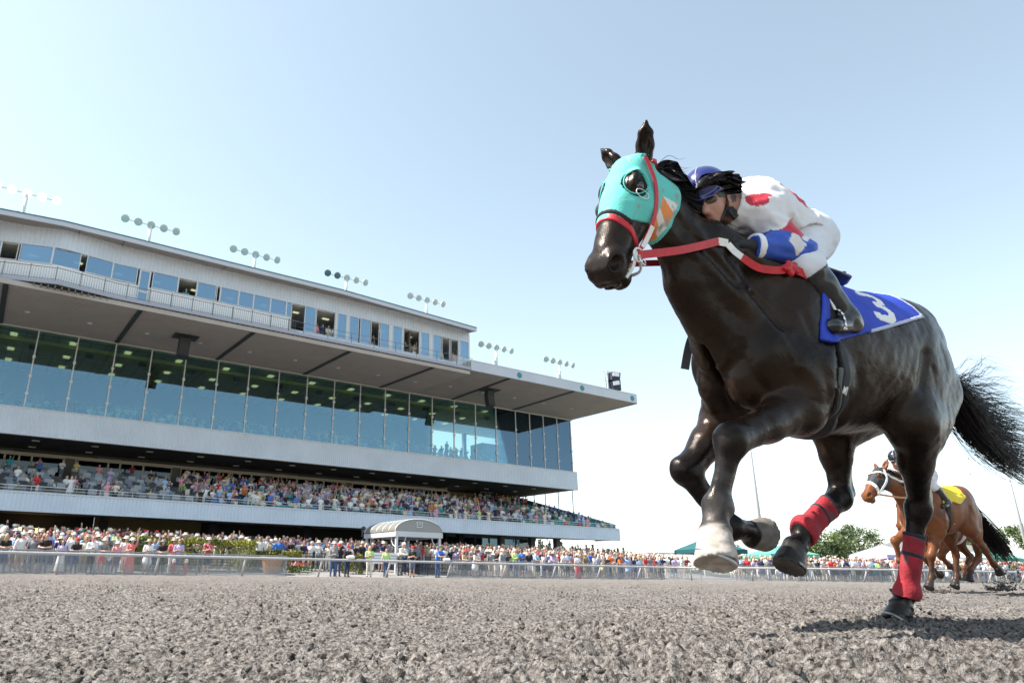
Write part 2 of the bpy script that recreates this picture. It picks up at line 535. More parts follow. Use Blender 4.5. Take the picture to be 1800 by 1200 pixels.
def corrug(name, m, s0, s1, n, z0, z1, pitch, depth, parent=None, n_fn=None, zt=None, **kw):
    k = int(round((s1 - s0) / pitch)); V = []; F_ = []
    xs = []
    for i in range(k):
        a = s0 + i * pitch
        xs += [(a, 0), (a + pitch * .30, 0), (a + pitch * .42, -depth), (a + pitch * .88, -depth)]
    xs.append((s1, 0))
    for (x, d) in xs:
        nn = (n_fn(x) if n_fn else n) + d
        V += [(x, nn, z0), (x, nn, zt(x) if zt else z1)]
    for i in range(len(xs) - 1): F_.append((2 * i, 2 * i + 2, 2 * i + 3, 2 * i + 1))
    return mesh_from(name, V, F_, [m], parent if parent is not None else stand, **kw)
# --- lower seating fascia
corrug('lower_fascia', CLAD, S0, S1_, 54.30, 3.97, 5.10, .26, .035)
b = MB()
b.box(S0, S1_ + .03, 54.24, 54.60, 5.10, 5.22); b.box(S0, S1_ + .03, 54.25, 54.5, 3.90, 3.97)
b.box(S1_, S1_ + .06, 54.30, 58.0, 3.97, 5.10)
b.build('fascia_trim', TRIM, stand)
b = MB(); b.hexa([(S0, 54.36, 3.90), (S1_, 54.36, 3.90), (S1_, 67.9, 4.6), (S0, 67.9, 4.6), (S0, 54.36, 4.02), (S1_, 54.36, 4.02), (S1_, 67.9, 6.6), (S0, 67.9, 6.6)]); b.build('seating_deck', CONC, stand)
# terraces
ROWS = [(54.75 + .86 * i, 4.62 + .215 * i) for i in range(23)]
def row_end(i): return 15 if i < 0 else 23
for i, (n, z) in enumerate(ROWS):
    if i < 15: s0, s1 = S0, S1_ - .05
    else: s0, s1 = 49.0, S1_ - .05
    b = MB(); b.box(s0, s1, n, n + .86, z - .5, z); b.build('terrace', CONC, stand)
# side screen on the open end
b = MB()
for i in range(0, 22, 3): b.bar((S1_ - .1, 54.6 + .86 * i, 4.6 + .215 * i), (S1_ - .1, 54.6 + .86 * i, 5.65 + .232 * i), .03)
b.bar((S1_ - .1, 54.6, 5.62), (S1_ - .1, 73.5, 10.55), .035)
b.build('side_rail', GREYM, stand)
b = MB(); b.add([(S1_ - .1, 54.7, 4.7), (S1_ - .1, 73.4, 9.6), (S1_ - .1, 73.4, 10.5), (S1_ - .1, 54.7, 5.6)], [(0, 1, 2, 3)]); b.build('side_screen', glass_mat('side_glass', (.35, .45, .5), (.5, .6, .7), .1), stand)
# front rail of the seating
b = MB(); b.bar((S0, 54.55, 5.62), (S1_, 54.55, 5.62), .03, 5); b.bar((S0, 54.55, 5.42), (S1_, 54.55, 5.42), .018, 4)
x = S0
while x < S1_: b.bar((x, 54.55, 5.2), (x, 54.55, 5.62), .022, 4); x += 2.17
b.build('front_rail', PALEM, stand)
# seats: teal shells on the right, boxes of benches with little screens on the left
TEAL_S = mat('seat_teal', (.03, .28, .27), rough=.5); BENCH = mat('bench_grey', (.22, .24, .28), rough=.6)
b = MB(); g = MB(); pr = random.Random(4)
for i, (n, z) in enumerate(ROWS):
    s_a = 17.6 if i < 15 else 49.5
    x = s_a
    while x < S1_ - .6:
        if (x - 17.6) % 8.7 > .9:
            b.box(x, x + .44, n + .42, n + .47, z + .36, z + .82); b.box(x, x + .44, n + .12, n + .43, z + .34, z + .40)
        x += .52
    if i < 14 and i % 2 == 0:
        x = -4.0
        while x < 17:
            if (x + 4) % 8.7 > 1.2:
                g.box(x, x + 1.5, n + .2, n + .55, z + .66, z + .72); g.box(x, x + 1.5, n + .52, n + .58, z, z + .68)
                g.box(x + .05, x + .6, n + .70, n + 1.05, z + .60, z + .68); g.box(x + .05, x + .6, n + 1.03, n + 1.08, z + .64, z + 1.15)
                g.box(x + .85, x + 1.4, n + .70, n + 1.05, z + .60, z + .68); g.box(x + .85, x + 1.4, n + 1.03, n + 1.08, z + .64, z + 1.15)
            x += 1.75
b.build('seat_rows', TEAL_S, stand, kind='stuff'); g.build('bench_rows', BENCH, stand, kind='stuff')
d = MB(); w = MB()
for i in range(0, 14, 2):
    n, z = ROWS[i]; x = -3.4
    while x < 17:
        r = pr.random()
        if (x + 4) % 8.7 > 1.2:
            (d if r < .6 else w).box(x, x + .55, n + .25, n + .33, z + .74, z + 1.12)
        x += .9 + pr.random() * .9
d.build('betting_screens', DARKM, stand, kind='stuff'); mat('white_paint', (.8, .8, .8), rough=.6); w.build('table_cards', mat('card_grey', (.34, .36, .38), rough=.7), stand, kind='stuff')
WHITE_P = MATS['white_paint']
for s_ in (0.6, 9.2, 26.0, 34.8, 43.4, 51.5):                        # stair rails between the blocks
    r = MB()
    for i in range(0, 14, 2):
        n, z = ROWS[i]; r.bar((s_, n, z), (s_, n, z + .95), .02, 4)
    r.bar((s_, ROWS[0][0], ROWS[0][1] + .95), (s_, ROWS[13][0], ROWS[13][1] + .95), .022, 4)
    r.build('stair_rail', GREYM, stand)
# back wall of the seating: window bays with cream frames and dark glass
s_ = -17.0; k = 0
while s_ < 45:
    for wd in (1.05, .95, 2.55, 'pier', 2.7, 1.0):
        if wd == 'pier':
            b = MB(); b.box(s_, s_ + .8, 67.9, 68.4, 6.6, 9.55); b.build('pier', mat('pier_grey', (.13, .13, .12), rough=.9), stand); s_ += .82; continue
        f = MB(); f.box(s_, s_ + .07, 67.85, 68.0, 7.5, 9.5); f.box(s_ + wd - .07, s_ + wd, 67.85, 68.0, 7.5, 9.5); f.box(s_ + .07, s_ + wd - .07, 67.86, 67.99, 9.43, 9.5); f.box(s_ + .07, s_ + wd - .07, 67.86, 67.99, 7.5, 7.57)
        fo = f.build('window', CREAM, stand)
        p = MB(); p.box(s_ + .07, s_ + wd - .07, 67.92, 67.94, 7.57, 9.43); p.build('pane', GLASSD, fo)
        s_ += wd + .005
b = MB(); b.box(-17, 46.2, 67.80, 68.1, 9.5, 9.72); b.build('window_header', CREAM, stand)
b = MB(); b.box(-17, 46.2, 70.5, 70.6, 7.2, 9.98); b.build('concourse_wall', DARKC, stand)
b = MB(); b.box(46.25, 52.5, 71.2, 71.5, 7, 9.98); b.build('end_wall', OCHRE, stand)
b = MB(); b.box(46.2, 46.5, 68, 71.1, 6.6, 9.98); b.build('return_wall', OCHRE, stand)
# --- columns on the open end
for n in (60.95, 63.4, 65.75, 67.85, 69.95, 72.2):
    b = MB(); b.bar((S1_ - .2, n, 4.3), (S1_ - .2, n, 9.98), .07, 8); b.build('end_column', PALEM, stand)
# --- mid floor: fascia, soffit, floor
corrug('middle_fascia', CLAD, S0, S1_ + .25, 60.45, 10.02, 11.98, .21, .03)
b = MB(); b.box(S0, S1_ + .28, 60.38, 60.85, 11.98, 12.10); b.box(S0, S1_ + .28, 60.40, 60.8, 9.95, 10.02); b.build('fascia_trim', TRIM, stand)
b = MB(); b.box(S1_ + .20, S1_ + .26, 60.46, 75, 10.02, 11.98); b.build('end_fascia', CLAD, stand)
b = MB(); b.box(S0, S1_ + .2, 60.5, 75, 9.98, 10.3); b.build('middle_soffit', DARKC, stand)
i = 0; s_ = -6.0
while s_ < 58:
    for n in (62.5, 66.0):
        b = MB(); b.box(s_, s_ + .55, n, n + .22, 9.90, 9.975); b.build('soffit_lamp', mat('lamp_unlit', (.55, .55, .52), rough=.4), stand)
    if i % 2:
        b = MB(); b.box(s_ + 1.4, s_ + 3.4, 68.8, 68.95, 9.85, 9.97); b.build('beam', GREYM, stand)
    s_ += 4.35; i += 1
b = MB()
for i in range(12):
    n, z = 61.3 + i * 1.0, 11.7 + i * .2
    b.box(S0, S1_ - .4, n, n + 1.0, 10.3, z)
b.build('upper_terrace', CARPET, stand)
# --- glass front
GT, GB = 18.38, 12.10
ms = [-15.80 + 2.905 * k for k in range(24)]
ms = [s for s in ms if s < 51.5] + [53.16, 55.3, 57.5, 59.75]
for i, s_ in enumerate(ms):
    m_ = MB(); m_.box(s_ - .045, s_ + .045, 60.56, 60.70, GB, GT)
    for z in (13.2, 14.6, 16.2): m_.box(s_ - .11, s_ + .11, 60.50, 60.60, z - .11, z + .11)
    m_.build('mullion', PALEM, stand)
    if i < len(ms) - 1:
        p = MB(); p.box(s_ + .045, ms[i + 1] - .045, 60.62, 60.64, GB, GT); p.build('glass_pane', GLASS, stand)
b = MB(); b.box(ms[0], S1_, 60.5, 60.72, GT, GT + .12); b.build('glass_head', mat('cream_trim', (.55, .53, .46), rough=.5), stand)
for n0, n1 in ((60.72, 62.9), (62.9, 66.0), (66.0, 69.0), (69.0, 72.0), (72.0, 75)):
    b = MB(); b.box(S1_ - .26, S1_ - .16, n1 - .1, n1, GB, GT); b.build('end_mullion', GREYM, stand)
    p = MB(); p.box(S1_ - .22, S1_ - .20, n0, n1 - .1, GB, GT); p.build('end_pane', glass_mat('clear_glass', (.75, .88, .92), (.7, .85, 1), .04) if 'clear_glass' not in MATS else MATS['clear_glass'], stand)
b = MB()
for z in (14.0, 15.5, 17.0): b.bar((S1_ - .3, 60.8, z), (S1_ - .3, 74.9, z), .02, 4)
b.build('end_transoms', GREYM, stand)
# inside the glass front
b = MB(); b.box(S0, 47.5, 74.6, 75, 12, 18.4); b.build('inside_back_wall', mat('inside_wall', (.26, .27, .27), rough=.9, var=.2, vscale=.3), stand)
for s0, s1 in ((47.5, 47.9), (53.6, 54.0)):
    b = MB(); b.box(s0, s1, 74.5, 75, 12, 18.4); b.build('inside_column', GREYM, stand)
b = MB(); b.box(43.5, 44.2, 68, 75, 12.5, 18.3); b.build('inside_wall', mat('inside_wall_pale', (.36, .37, .33), rough=.9), stand)
b = MB(); b.box(50.2, 54.8, 66, 68.4, 13.5, 15.4); b.build('inside_booth', GREYM, stand)
cl = MB(); x = S0
b = MB(); b.box(S0, S1_ - .3, 60.75, 75, 18.30, 18.5); b.build('inside_ceiling', INCEIL, stand)
b = MB(); b.box(S0, S1_ - 2.5, 63.0, 64.9, 18.02, 18.29); b.build('bulkhead', BULK, stand)
b = MB()
for i in range(14): b.box(S0, S1_ - .4, 61.3 + i, 61.34 + i, 18.27, 18.297)
x = S0
while x < S1_ - 1: b.box(x, x + .04, 60.9, 74.5, 18.262, 18.269); x += 1.2
b.build('ceiling_grid', GREYM, stand)
s_ = -9.0; k = 0
while s_ < 50:
    for n in (61.9, 66.4, 70.2):
        b = MB(); b.box(s_, s_ + .5, n, n + .72, 18.21, 18.258); b.build('ceiling_lamp', LAMPC, stand)
    b = MB(); b.box(s_ + 1.5, s_ + 2.1, 63.6, 64.1, 17.75, 18.015); b.build('ceiling_speaker', DARKM, stand)
    s_ += 4.35; k += 1
s_ = 3.0
for s_ in (2.5, 12.7, 19.5, 31.0): 
    b = MB(); b.box(s_, s_ + .9, 70.3, 70.8, 13.3, 15.4); b.build('inside_pillar', mat('pillar_ochre', (.45, .38, .2), rough=.8), stand)
# --- the big soffit above the glass
def zs(n): return 18.20 + (n - 50.4) * .030
b = MB(); b.hexa([(S0, 50.45, zs(50.45)), (37.05, 50.45, zs(50.45)), (37.05, 60.5, zs(60.5)), (S0, 60.5, zs(60.5)), (S0, 50.45, zs(50.45) + .35), (37.05, 50.45, zs(50.45) + .35), (37.05, 60.5, zs(60.5) + .35), (S0, 60.5, zs(60.5) + .35)])
b.hexa([(37.05, 50.36, 18.62), (60.0, 50.36, 18.62), (60.0, 60.5, 18.52), (37.05, 60.5, 18.52), (37.05, 50.36, 19.0), (60.0, 50.36, 19.0), (60.0, 60.5, 19.0), (37.05, 60.5, 19.0)])
b.hexa([(37.05, 60.5, 18.52), (60.0, 60.5, 18.52), (60.0, 75.2, 18.52), (37.05, 75.2, 18.52), (37.05, 60.5, 19.0), (60.0, 60.5, 19.0), (60.0, 75.2, 19.0), (37.05, 75.2, 19.0)])
b.build('soffit', SOFF, stand)
j = MB()
for i in range(1, 33):
    n = 50.5 + i * .31
    j.box(S0, 36.9, n, n + .05, zs(n) - .022, zs(n) - .003); j.box(37.1, 59.9, n, n + .05, 18.60 - (n - 50.4) * .01 - .010, 18.60 - (n - 50.4) * .01 + .004)
j.build('soffit_battens', mat('batten', (.36, .325, .30), rough=.85), stand, kind='stuff')
for s_ in [-9.6 + 8.5 * k for k in range(6)] + [41.9, 50.6]:
    r = MB(); z0, z1 = (zs(50.5), zs(60.5)) if s_ < 37 else (18.62, 18.52)
    r.hexa([(s_ - .17, 50.5, z0 - .07), (s_ + .17, 50.5, z0 - .07), (s_ + .17, 60.45, z1 - .07), (s_ - .17, 60.45, z1 - .07), (s_ - .17, 50.5, z0 - .025), (s_ + .17, 50.5, z0 - .025), (s_ + .17, 60.45, z1 - .025), (s_ - .17, 60.45, z1 - .025)])
    r.build('soffit_joint', DARKM, stand)
for k in range(16):
    for n in (56.2,):
        s_ = -8 + 4.25 * k
        c = MB(); z = (zs(n) if s_ < 37 else 18.56) - .04
        c.lathe([(.0, z - .02), (.16, z - .02), (.20, z + .03)], (s_, n, 0), 10); c.build('downlight', PALEM, stand)
# --- open canopy beyond the press box
b = MB(); b.box(37.1, 60.03, 50.27, 50.35, 18.58, 19.52); b.build('canopy_fascia', ROOFE, stand)
b = MB(); b.box(37.1, 60.06, 50.24, 50.36, 19.525, 19.60); b.box(60.04, 60.10, 50.3, 75, 18.5, 19.5); b.build('canopy_edge', mat('edge_pale', (.55, .58, .60), rough=.4), stand)
b = MB(); b.hexa([(37.0, 50.4, 19.45), (60, 50.4, 19.45), (60, 75, 20.2), (37.0, 75, 20.2), (37.0, 50.4, 19.55), (60, 50.4, 19.55), (60, 75, 20.3), (37.0, 75, 20.3)]); b.build('canopy_roof', TEALR, stand)
for s_ in (43.0, 51.6, 59.3):
    c = MB(); c.lathe([(.0, 0), (.30, 0), (.30, .03)], (0, 0, 0), 24, axis='y')
    o = c.build('roundel', TEALD, stand); o.location = (s_, 50.24, 19.04); 
# --- walkway of the press box, bent forward at the left
BEND = [(S0, 51.2), (-2.6, 51.1), (1.8, 49.78), (5.6, 50.32), (37.3, 50.32)]
def nb(s): return float(np.interp(s, [p[0] for p in BEND], [p[1] for p in BEND]))
def ribbon(name, m, off0, off1, z0, z1, s_from=S0, s_to=37.3, mb=None):
    b = mb or MB()
    ks = [s_from] + [p[0] for p in BEND if s_from < p[0] < s_to] + [s_to]
    for a, c in zip(ks[:-1], ks[1:]):
        b.hexa([(a, nb(a) + off0, z0), (c, nb(c) + off0, z0), (c, nb(c) + off1, z0), (a, nb(a) + off1, z0), (a, nb(a) + off0, z1), (c, nb(c) + off0, z1), (c, nb(c) + off1, z1), (a, nb(a) + off1, z1)])
    return None if mb else b.build(name, m, stand)
ribbon('walkway', mat('walkway_grate', (.11, .115, .12), rough=.7), .03, 1.45, 18.64, 18.80)
ribbon('walkway_edge', mat('walkway_edge', (.34, .36, .42), rough=.5), -.03, .03, 18.60, 18.86)
b = MB(); s_ = S0
while s_ < 37:
    b.box(s_, s_ + .09, nb(s_) + .15, nb(s_) + 1.0, 18.42, 18.636); s_ += .42
b.build('walkway_brackets', GREYM, stand, kind='stuff')
b = MB(); s_ = S0; 
while s_ < 19.4:
    b.bar((s_, nb(s_) + .02, 18.86), (s_, nb(s_) + .02, 19.78), .013, 4); s_ += .16
b.build('balusters', GREYM, stand, kind='stuff')
b = MB(); ribbon('', None, .0, .04, 19.78, 19.82, S0, 19.6, b); ribbon('', None, .0, .04, 18.93, 18.96, S0, 19.6, b)
s_ = S0
while s_ < 19.6: b.box(s_ - .03, s_ + .03, nb(s_) - .03, nb(s_) + .05, 18.80, 19.90); s_ += 1.55
ribbon('', None, .0, .03, 19.74, 19.77, 19.6, 37.3, b); ribbon('', None, .0, .03, 19.30, 19.32, 19.6, 37.3, b)
s_ = 20.0
while s_ < 37.4: b.box(s_ - .02, s_ + .02, nb(s_) - .02, nb(s_) + .03, 18.80, 19.78); s_ += 2.2
b.build('walkway_rail', GREYM, stand)
b = MB(); s_ = 35.0
while s_ < 37.3: b.bar((s_, nb(s_) + .02, 18.86), (s_, nb(s_) + .02, 19.75), .03, 4); s_ += .16
b.build('balusters', PALEM, stand)
# --- press box
WO = 1.5
ribbon('press_box_dado', WHITE_P, WO - .02, WO + .10, 18.80, 20.56, S0, 19.4)
def wtop(s): return 21.92
corrug('press_box_cladding', CLAD2, S0, 38.0, 0, 21.97, 23.65, .30, .04, n_fn=lambda s: nb(s) + WO)
ribbon('window_head', TRIM, WO - .05, WO + .10, 21.89, 21.97, S0, 38.0)
ribbon('press_box_ceiling', INCEIL, WO + .12, WO + 6, 21.85, 21.95, S0, 37.8)
ribbon('press_box_floor', CARPET, WO + .12, WO + 6, 18.8, 19.0, S0, 37.8)
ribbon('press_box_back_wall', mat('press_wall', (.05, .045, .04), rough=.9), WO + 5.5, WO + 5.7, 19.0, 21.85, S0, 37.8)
def wseg(a, c, z0, z1, open_=False, frame=.055):
    f = MB()
    def bx(p, q, u0, u1, zz0, zz1, mb): mb.hexa([(p, nb(p) + u0, zz0), (q, nb(q) + u0, zz0), (q, nb(q) + u1, zz0), (p, nb(p) + u1, zz0), (p, nb(p) + u0, zz1), (q, nb(q) + u0, zz1), (q, nb(q) + u1, zz1), (p, nb(p) + u1, zz1)])
    bx(a, a + frame, WO - .04, WO + .06, z0, z1, f); bx(c - frame, c, WO - .04, WO + .06, z0, z1, f)
    bx(a + frame, c - frame, WO - .03, WO + .05, z0, z0 + .05, f)
    if z0 > 19.9: bx(a - .02, c + .02, WO - .08, WO - .045, z0 - .02, z0 + .05, f)
    fo = f.build('window', TRIM, stand)
    if not open_:
        p = MB(); bx(a + frame, c - frame, WO, WO + .015, z0 + .05, z1 - .01, p); p.build('pane', GLASSB, fo)
    return fo
def at_px(x, n=51.8, y=None): return x
# widths read along the front: (start, end, open)
left = [(-9.6, -6.8, 0), (-6.8, -4.1, 0), (-4.1, -1.9, 0), (-1.9, -.85, 1), (-.75, 1.25, 0), (1.25, 3.15 - .1, 0), (3.45, 5.25, 0), (5.25, 7.0, 0), (8.1, 10.0, 0), (10.0, 11.45, 1), (11.45, 12.95, 0), (13.0, 13.3, 1), (13.3, 14.8, 0), (14.8, 16.05, 0), (16.05, 17.5, 0), (17.5, 18.9, 0), (18.9, 19.4, 0)]
for (a, c, op) in left:
    if c > 3.2 or c < 3.1: pass
    wseg(a, c, 20.58, 21.89, bool(op))
# door with a glazed upper half in the bend
f = MB(); dA, dC = 7.12, 7.95
for (p, q, z0, z1) in ((dA, dA + .12, 18.85, 21.85), (dC - .12, dC, 18.85, 21.85), (dA + .12, dC - .12, 20.0, 20.2), (dA + .12, dC - .12, 18.85, 19.2), (dA + .12, dC - .12, 21.75, 21.85)):
    f.box(p, q, nb(p) + WO - .10, nb(p) + WO - .03, z0, z1)
do = f.build('door', TRIM, stand); p = MB(); p.box(dA + .12, dC - .12, nb(dA) + WO - .07, nb(dA) + WO - .055, 19.2, 20.0); p.box(dA + .12, dC - .12, nb(dA) + WO - .07, nb(dA) + WO - .055, 20.2, 21.75); p.build('pane', GLASSB, do)
right = []
px = [(405, 415, 0), (415, 443, 0), (445, 466, 0), (466, 487, 0), (488, 509, 0), (509, 529, 0), (533, 553, 0), (553, 588, 1), (591, 608, 0), (612, 629, 0), (631, 649, 0), (650, 666, 1), (667, 684, 0), (690, 707, 0), (709, 737, 1), (739, 754, 0), (760, 775, 0), (776, 791, 1), (792, 806, 1), (808, 824, 0)]
def s_from_px(x): return float(np.interp(x, [250, 400, 535, 600, 700, 790, 825, 830], [7.44, 13.99, 20.66, 24.13, 29.84, 35.61, 37.99, 38.33]))
tall = []
for (x0, x1, op) in px[6:]:
    a, c = s_from_px(x0), s_from_px(x1)
    tall.append((a, c, op)); wseg(a + .02, c - .02, 19.62, 21.89, bool(op))
for k in range(len(tall) - 1):
    a, c = tall[k][1], tall[k + 1][0]
    if c - a > .12:
        b = MB(); b.box(a, c, nb(a) + WO - .03, nb(a) + WO + .08, 18.8, 21.89); b.build('window_post', TRIM, stand)
ribbon('sill_wall', CLAD2, WO - .02, WO + .10, 18.80, 19.60, 19.4, 38.0)
b = MB(); b.box(37.9, 38.05, nb(37) + WO, 62, 18.8, 23.7); b.build('press_box_end', CLAD2, stand)
for s_ in (9.0, 12.4, 19.45, 25.5, 31.2, 34.6):
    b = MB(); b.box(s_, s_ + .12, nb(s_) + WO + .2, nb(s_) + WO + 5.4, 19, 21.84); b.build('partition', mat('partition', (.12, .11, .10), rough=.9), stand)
s_ = -6
while s_ < 36:
    b = MB(); b.box(s_, s_ + .6, nb(s_) + WO + 1.6, nb(s_) + WO + 1.9, 21.80, 21.845); b.build('ceiling_lamp', LAMPC, stand); s_ += 2.9
# roof with overhang
ks = [S0, -2.4, 1.5, 6.7, 13.2, 23.2, 37.8]; zb_ = [22.95, 22.95, 23.2, 23.2, 23.16, 23.15, 22.62]
rb = MB(); rs = MB(); rt = MB()
for i in range(len(ks) - 1):
    a, c = ks[i], ks[i + 1]; za, zc = zb_[i], zb_[i + 1]; na, nc = 50.3, 50.3
    rb.hexa([(a, na, za), (c, nc, zc), (c, nc + .10, zc), (a, na + .10, za), (a, na, za + .34), (c, nc, zc + .34), (c, nc + .10, zc + .34), (a, na + .10, za + .34)])
    rt.hexa([(a, na - .04, za + .345), (c, nc - .04, zc + .345), (c, 64, 24.9), (a, 64, 24.9), (a, na - .04, za + .42), (c, nc - .04, zc + .42), (c, 64, 25), (a, 64, 25)])
    rs.hexa([(a, na + .105, za + .04), (c, nc + .105, zc + .04), (c, 53.5, 23.70), (a, 53.5, 23.70), (a, na + .105, za + .2), (c, nc + .105, zc + .2), (c, 53.5, 23.9), (a, 53.5, 23.9)])
rb.build('roof_edge', ROOFE, stand); rt.build('roof', TEALR, stand); rs.build('roof_soffit', mat('roof_soffit', (.34, .30, .27), rough=.8), stand)
b = MB(); b.add([(37.8, 50.3, 22.62), (37.8, 62, 24.6), (37.8, 62, 25), (37.8, 50.3, 23.0)], [(0, 1, 2, 3)]); b.build('roof_end', ROOFE, stand)
for s_ in (2.6, 5.6, 13.2, 21.0, 28.6, 35.2):
    j = MB(); z = float(np.interp(s_, ks, zb_)); j.hexa([(s_ - .03, 50.42, z + .028), (s_ + .03, 50.42, z + .028), (s_ + .03, 53.4, 23.68), (s_ - .03, 53.4, 23.68), (s_ - .03, 50.42, z + .038), (s_ + .03, 50.42, z + .038), (s_ + .03, 53.4, 23.69), (s_ - .03, 53.4, 23.69)]); j.build('soffit_joint', DARKM, stand)
# --- under the lower seating
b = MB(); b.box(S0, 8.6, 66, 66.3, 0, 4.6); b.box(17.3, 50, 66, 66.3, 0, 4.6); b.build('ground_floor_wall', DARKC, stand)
b = MB(); b.box(8.65, 17.25, 64.5, 66.3, 0, 4.6); b.build('ground_floor_bay', OCHRE, stand)
s_ = 44.2
while s_ < 56:
    f = MB(); f.box(s_, s_ + .08, 64.9, 65.05, 1, 4.5); f.box(s_ + 1.9, s_ + 1.98, 64.9, 65.05, 1, 4.5); f.box(s_ + .08, s_ + 1.9, 64.91, 65.04, 4.2, 4.5)
    fo = f.build('window', GREYM, stand); p = MB(); p.box(s_ + .08, s_ + 1.9, 64.96, 64.98, 1, 4.2); p.build('pane', MATS['side_glass'], fo); s_ += 2.0
for s_ in (-8.7, 0, 8.7, 17.4, 26.1, 34.8, 43.5, 49.0, 53.4, 57.2):
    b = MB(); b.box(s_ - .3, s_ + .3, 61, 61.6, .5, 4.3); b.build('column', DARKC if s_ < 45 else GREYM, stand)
for s_, n in ((3.0, 63.5), (4.1, 64.5)):
    b = MB(); b.box(s_, s_ + .75, n, n + .1, 3.0, 3.35); b.build('lit_sign', mat('menu_light', (.8, .5, .1), emit=(1, .62, .18), es=1.8), stand)
for s_ in (20.5, 25.0, 29.5):
    b = MB(); b.box(s_, s_ + 1.1, 65.8, 65.9, 2.75, 2.95); b.build('lit_sign', mat('warm_light', (.7, .6, .3), emit=(1, .8, .4), es=.7), stand)
# --- floodlight masts on the roof
LAMP_H = mat('lamp_housing', (.62, .63, .62), rough=.4); LENS = mat('lamp_lens', (.42, .46, .42), rough=.12, spec=.8); LIT = mat('lamp_lit', (1, .95, .8), emit=(1, .90, .66), es=.62)
LENS_D = mat('lamp_lens_dark', (.05, .11, .11), rough=.12, spec=.8)
def flood(s, n, z0, h, label, lit=(), dark=(), nl=5, span=2.05, yaw=0.0):
    root = empty('floodlight_mast', W(s, n, z0), ST_ROT + math.radians(yaw), label=label, cat='floodlight', group='floodlight masts along the roof of the grandstand')
    p = MB(); p.bar((0, 0, 0), (0, 0, h), .16, 10, r2=.12); p.build('pole', PALEM, root, True)
    p = MB(); p.box(-.42, -.16, -.16, .16, .02, h * .55); p.build('ballast_box', PALEM, root)
    p = MB(); p.bar((-span, 0, h), (span, 0, h), .05, 6); p.build('cross_arm', PALEM, root)
    for k in range(nl):
        x = -span + 2 * span * k / (nl - 1)
        R_ = Matrix.Rotation(math.radians(-28), 4, 'X') 
        hh = MB(); hh.lathe([(.05, .42), (.13, .40), (.26, .2), (.33, .0)], (0, 0, 0), 16, axis='y'); hh.bar((0, .2, 0), (0, .05, .05), .03, 5)
        ho = hh.build('lamp', LAMP_H, root, True); ho.location = (x, -.1, h - .02); ho.rotation_euler = (math.radians(24), 0, math.radians(-14 + 7 * k))
        ln = MB(); ln.lathe([(.0, -.035), (.16, -.03), (.30, -.01), (.325, .004)], (0, 0, 0), 16, axis='y')
        ln.build('lens', LIT if k in lit else (LENS_D if k in dark else LENS), ho, True)
    return root
masts = [(-1.16, 56, 24.0, 3.75, 'lit floodlight mast at the left end of the roof, lamps glowing'), (8.0, 56, 24.0, 3.75, 'floodlight mast with five round lamps, second from the left on the roof'),
         (17.1, 56, 24.0, 3.5, 'floodlight mast above the middle of the press box'), (26.3, 56, 24.0, 3.5, 'floodlight mast with two dark teal lamps above the press box'), (35.6, 56, 24.0, 3.3, 'floodlight mast just left of the end of the press box roof'),
         (43.1, 54, 19.7, 3.25, 'first floodlight mast on the lower open canopy, beside the press box'), (52.1, 54, 19.7, 3.2, 'floodlight mast on the open canopy nearest its right end')]
for i, (s, n, z, h, lab) in enumerate(masts):
    flood(s, n, z, h, lab, lit=range(5) if i == 0 else (), dark=(0, 1) if i == 3 else (), yaw=0)
# --- loudspeakers
def array_speaker(s, n, z, label):
    root = empty('hanging_loudspeaker', W(s, n, z), ST_ROT, label=label, cat='loudspeaker', group='line array loudspeakers under the soffit')
    p = MB(); p.box(-.95, .95, -.7, .7, -.06, 0); p.build('mount_plate', DARKM, root)
    for k in range(6):
        a = math.radians(4 * k * k / 3); 
        b = MB(); b.hexa([(-.42, -.30, -.15), (.42, -.30, -.15), (.42, .30, -.13), (-.42, .30, -.13), (-.42, -.33, .14), (.42, -.33, .14), (.42, .30, .13), (-.42, .30, .13)])
        o = b.build('speaker_box', DARKM, root); o.location = (-.02 * k, -.012 * k * k + .05, -.28 - .28 * k); o.rotation_euler = (-a * .6, 0, 0)
    p = MB(); p.bar((-.3, 0, 0), (-.3, .05, -.2), .03); p.bar((.3, 0, 0), (.3, .05, -.2), .03); p.build('hanger', DARKM, root)
array_speaker(11.75, 55.0, 18.27, 'black line array loudspeaker under the soffit, the one further left')
array_speaker(42.9, 55.0, 18.52, 'black line array loudspeaker under the soffit of the open canopy')
cl_ = empty('loudspeaker_cluster', W(57.0, 51.6, 19.65), ST_ROT, label='pair of black horn loudspeakers on the right corner of the roof', cat='loudspeaker')
p = MB(); p.bar((0, 0, 0), (0, 0, 2.6), .10, 8); p.bar((-.8, 0, 2.3), (.3, 0, 2.4), .03); p.bar((-.8, 0, 2.3), (-.8, 0, 1.2), .025); p.bar((-.8, 0, 1.2), (0, 0, 1.3), .025); p.bar((-.55, .1, 2.5), (.9, .1, 2.55), .03); p.build('stand', PALEM, cl_)
for z, t in ((1.75, 8), (.55, -6)):
    b = MB(); b.hexa([(.35, -.55, -.5), (1.35, -.75, -.62), (1.35, .65, -.62), (.35, .45, -.5), (.35, -.55, .45), (1.45, -.75, .6), (1.45, .65, .6), (.35, .45, .45)])
    o = b.build('horn', mat('horn_navy', (.012, .014, .035), rough=.5), cl_); o.location = (-.1, 0, z + .2); o.rotation_euler = (0, math.radians(t), 0)
    b = MB(); b.hexa([(.40, -.60, .40), (1.20, -.78, .50), (1.20, -.66, .50), (.40, -.50, .40), (.40, -.62, -.05), (1.2, -.80, .05), (1.2, -.70, .05), (.40, -.52, -.05)]); b2 = b.build('horn_panel', WHITE_P, o)
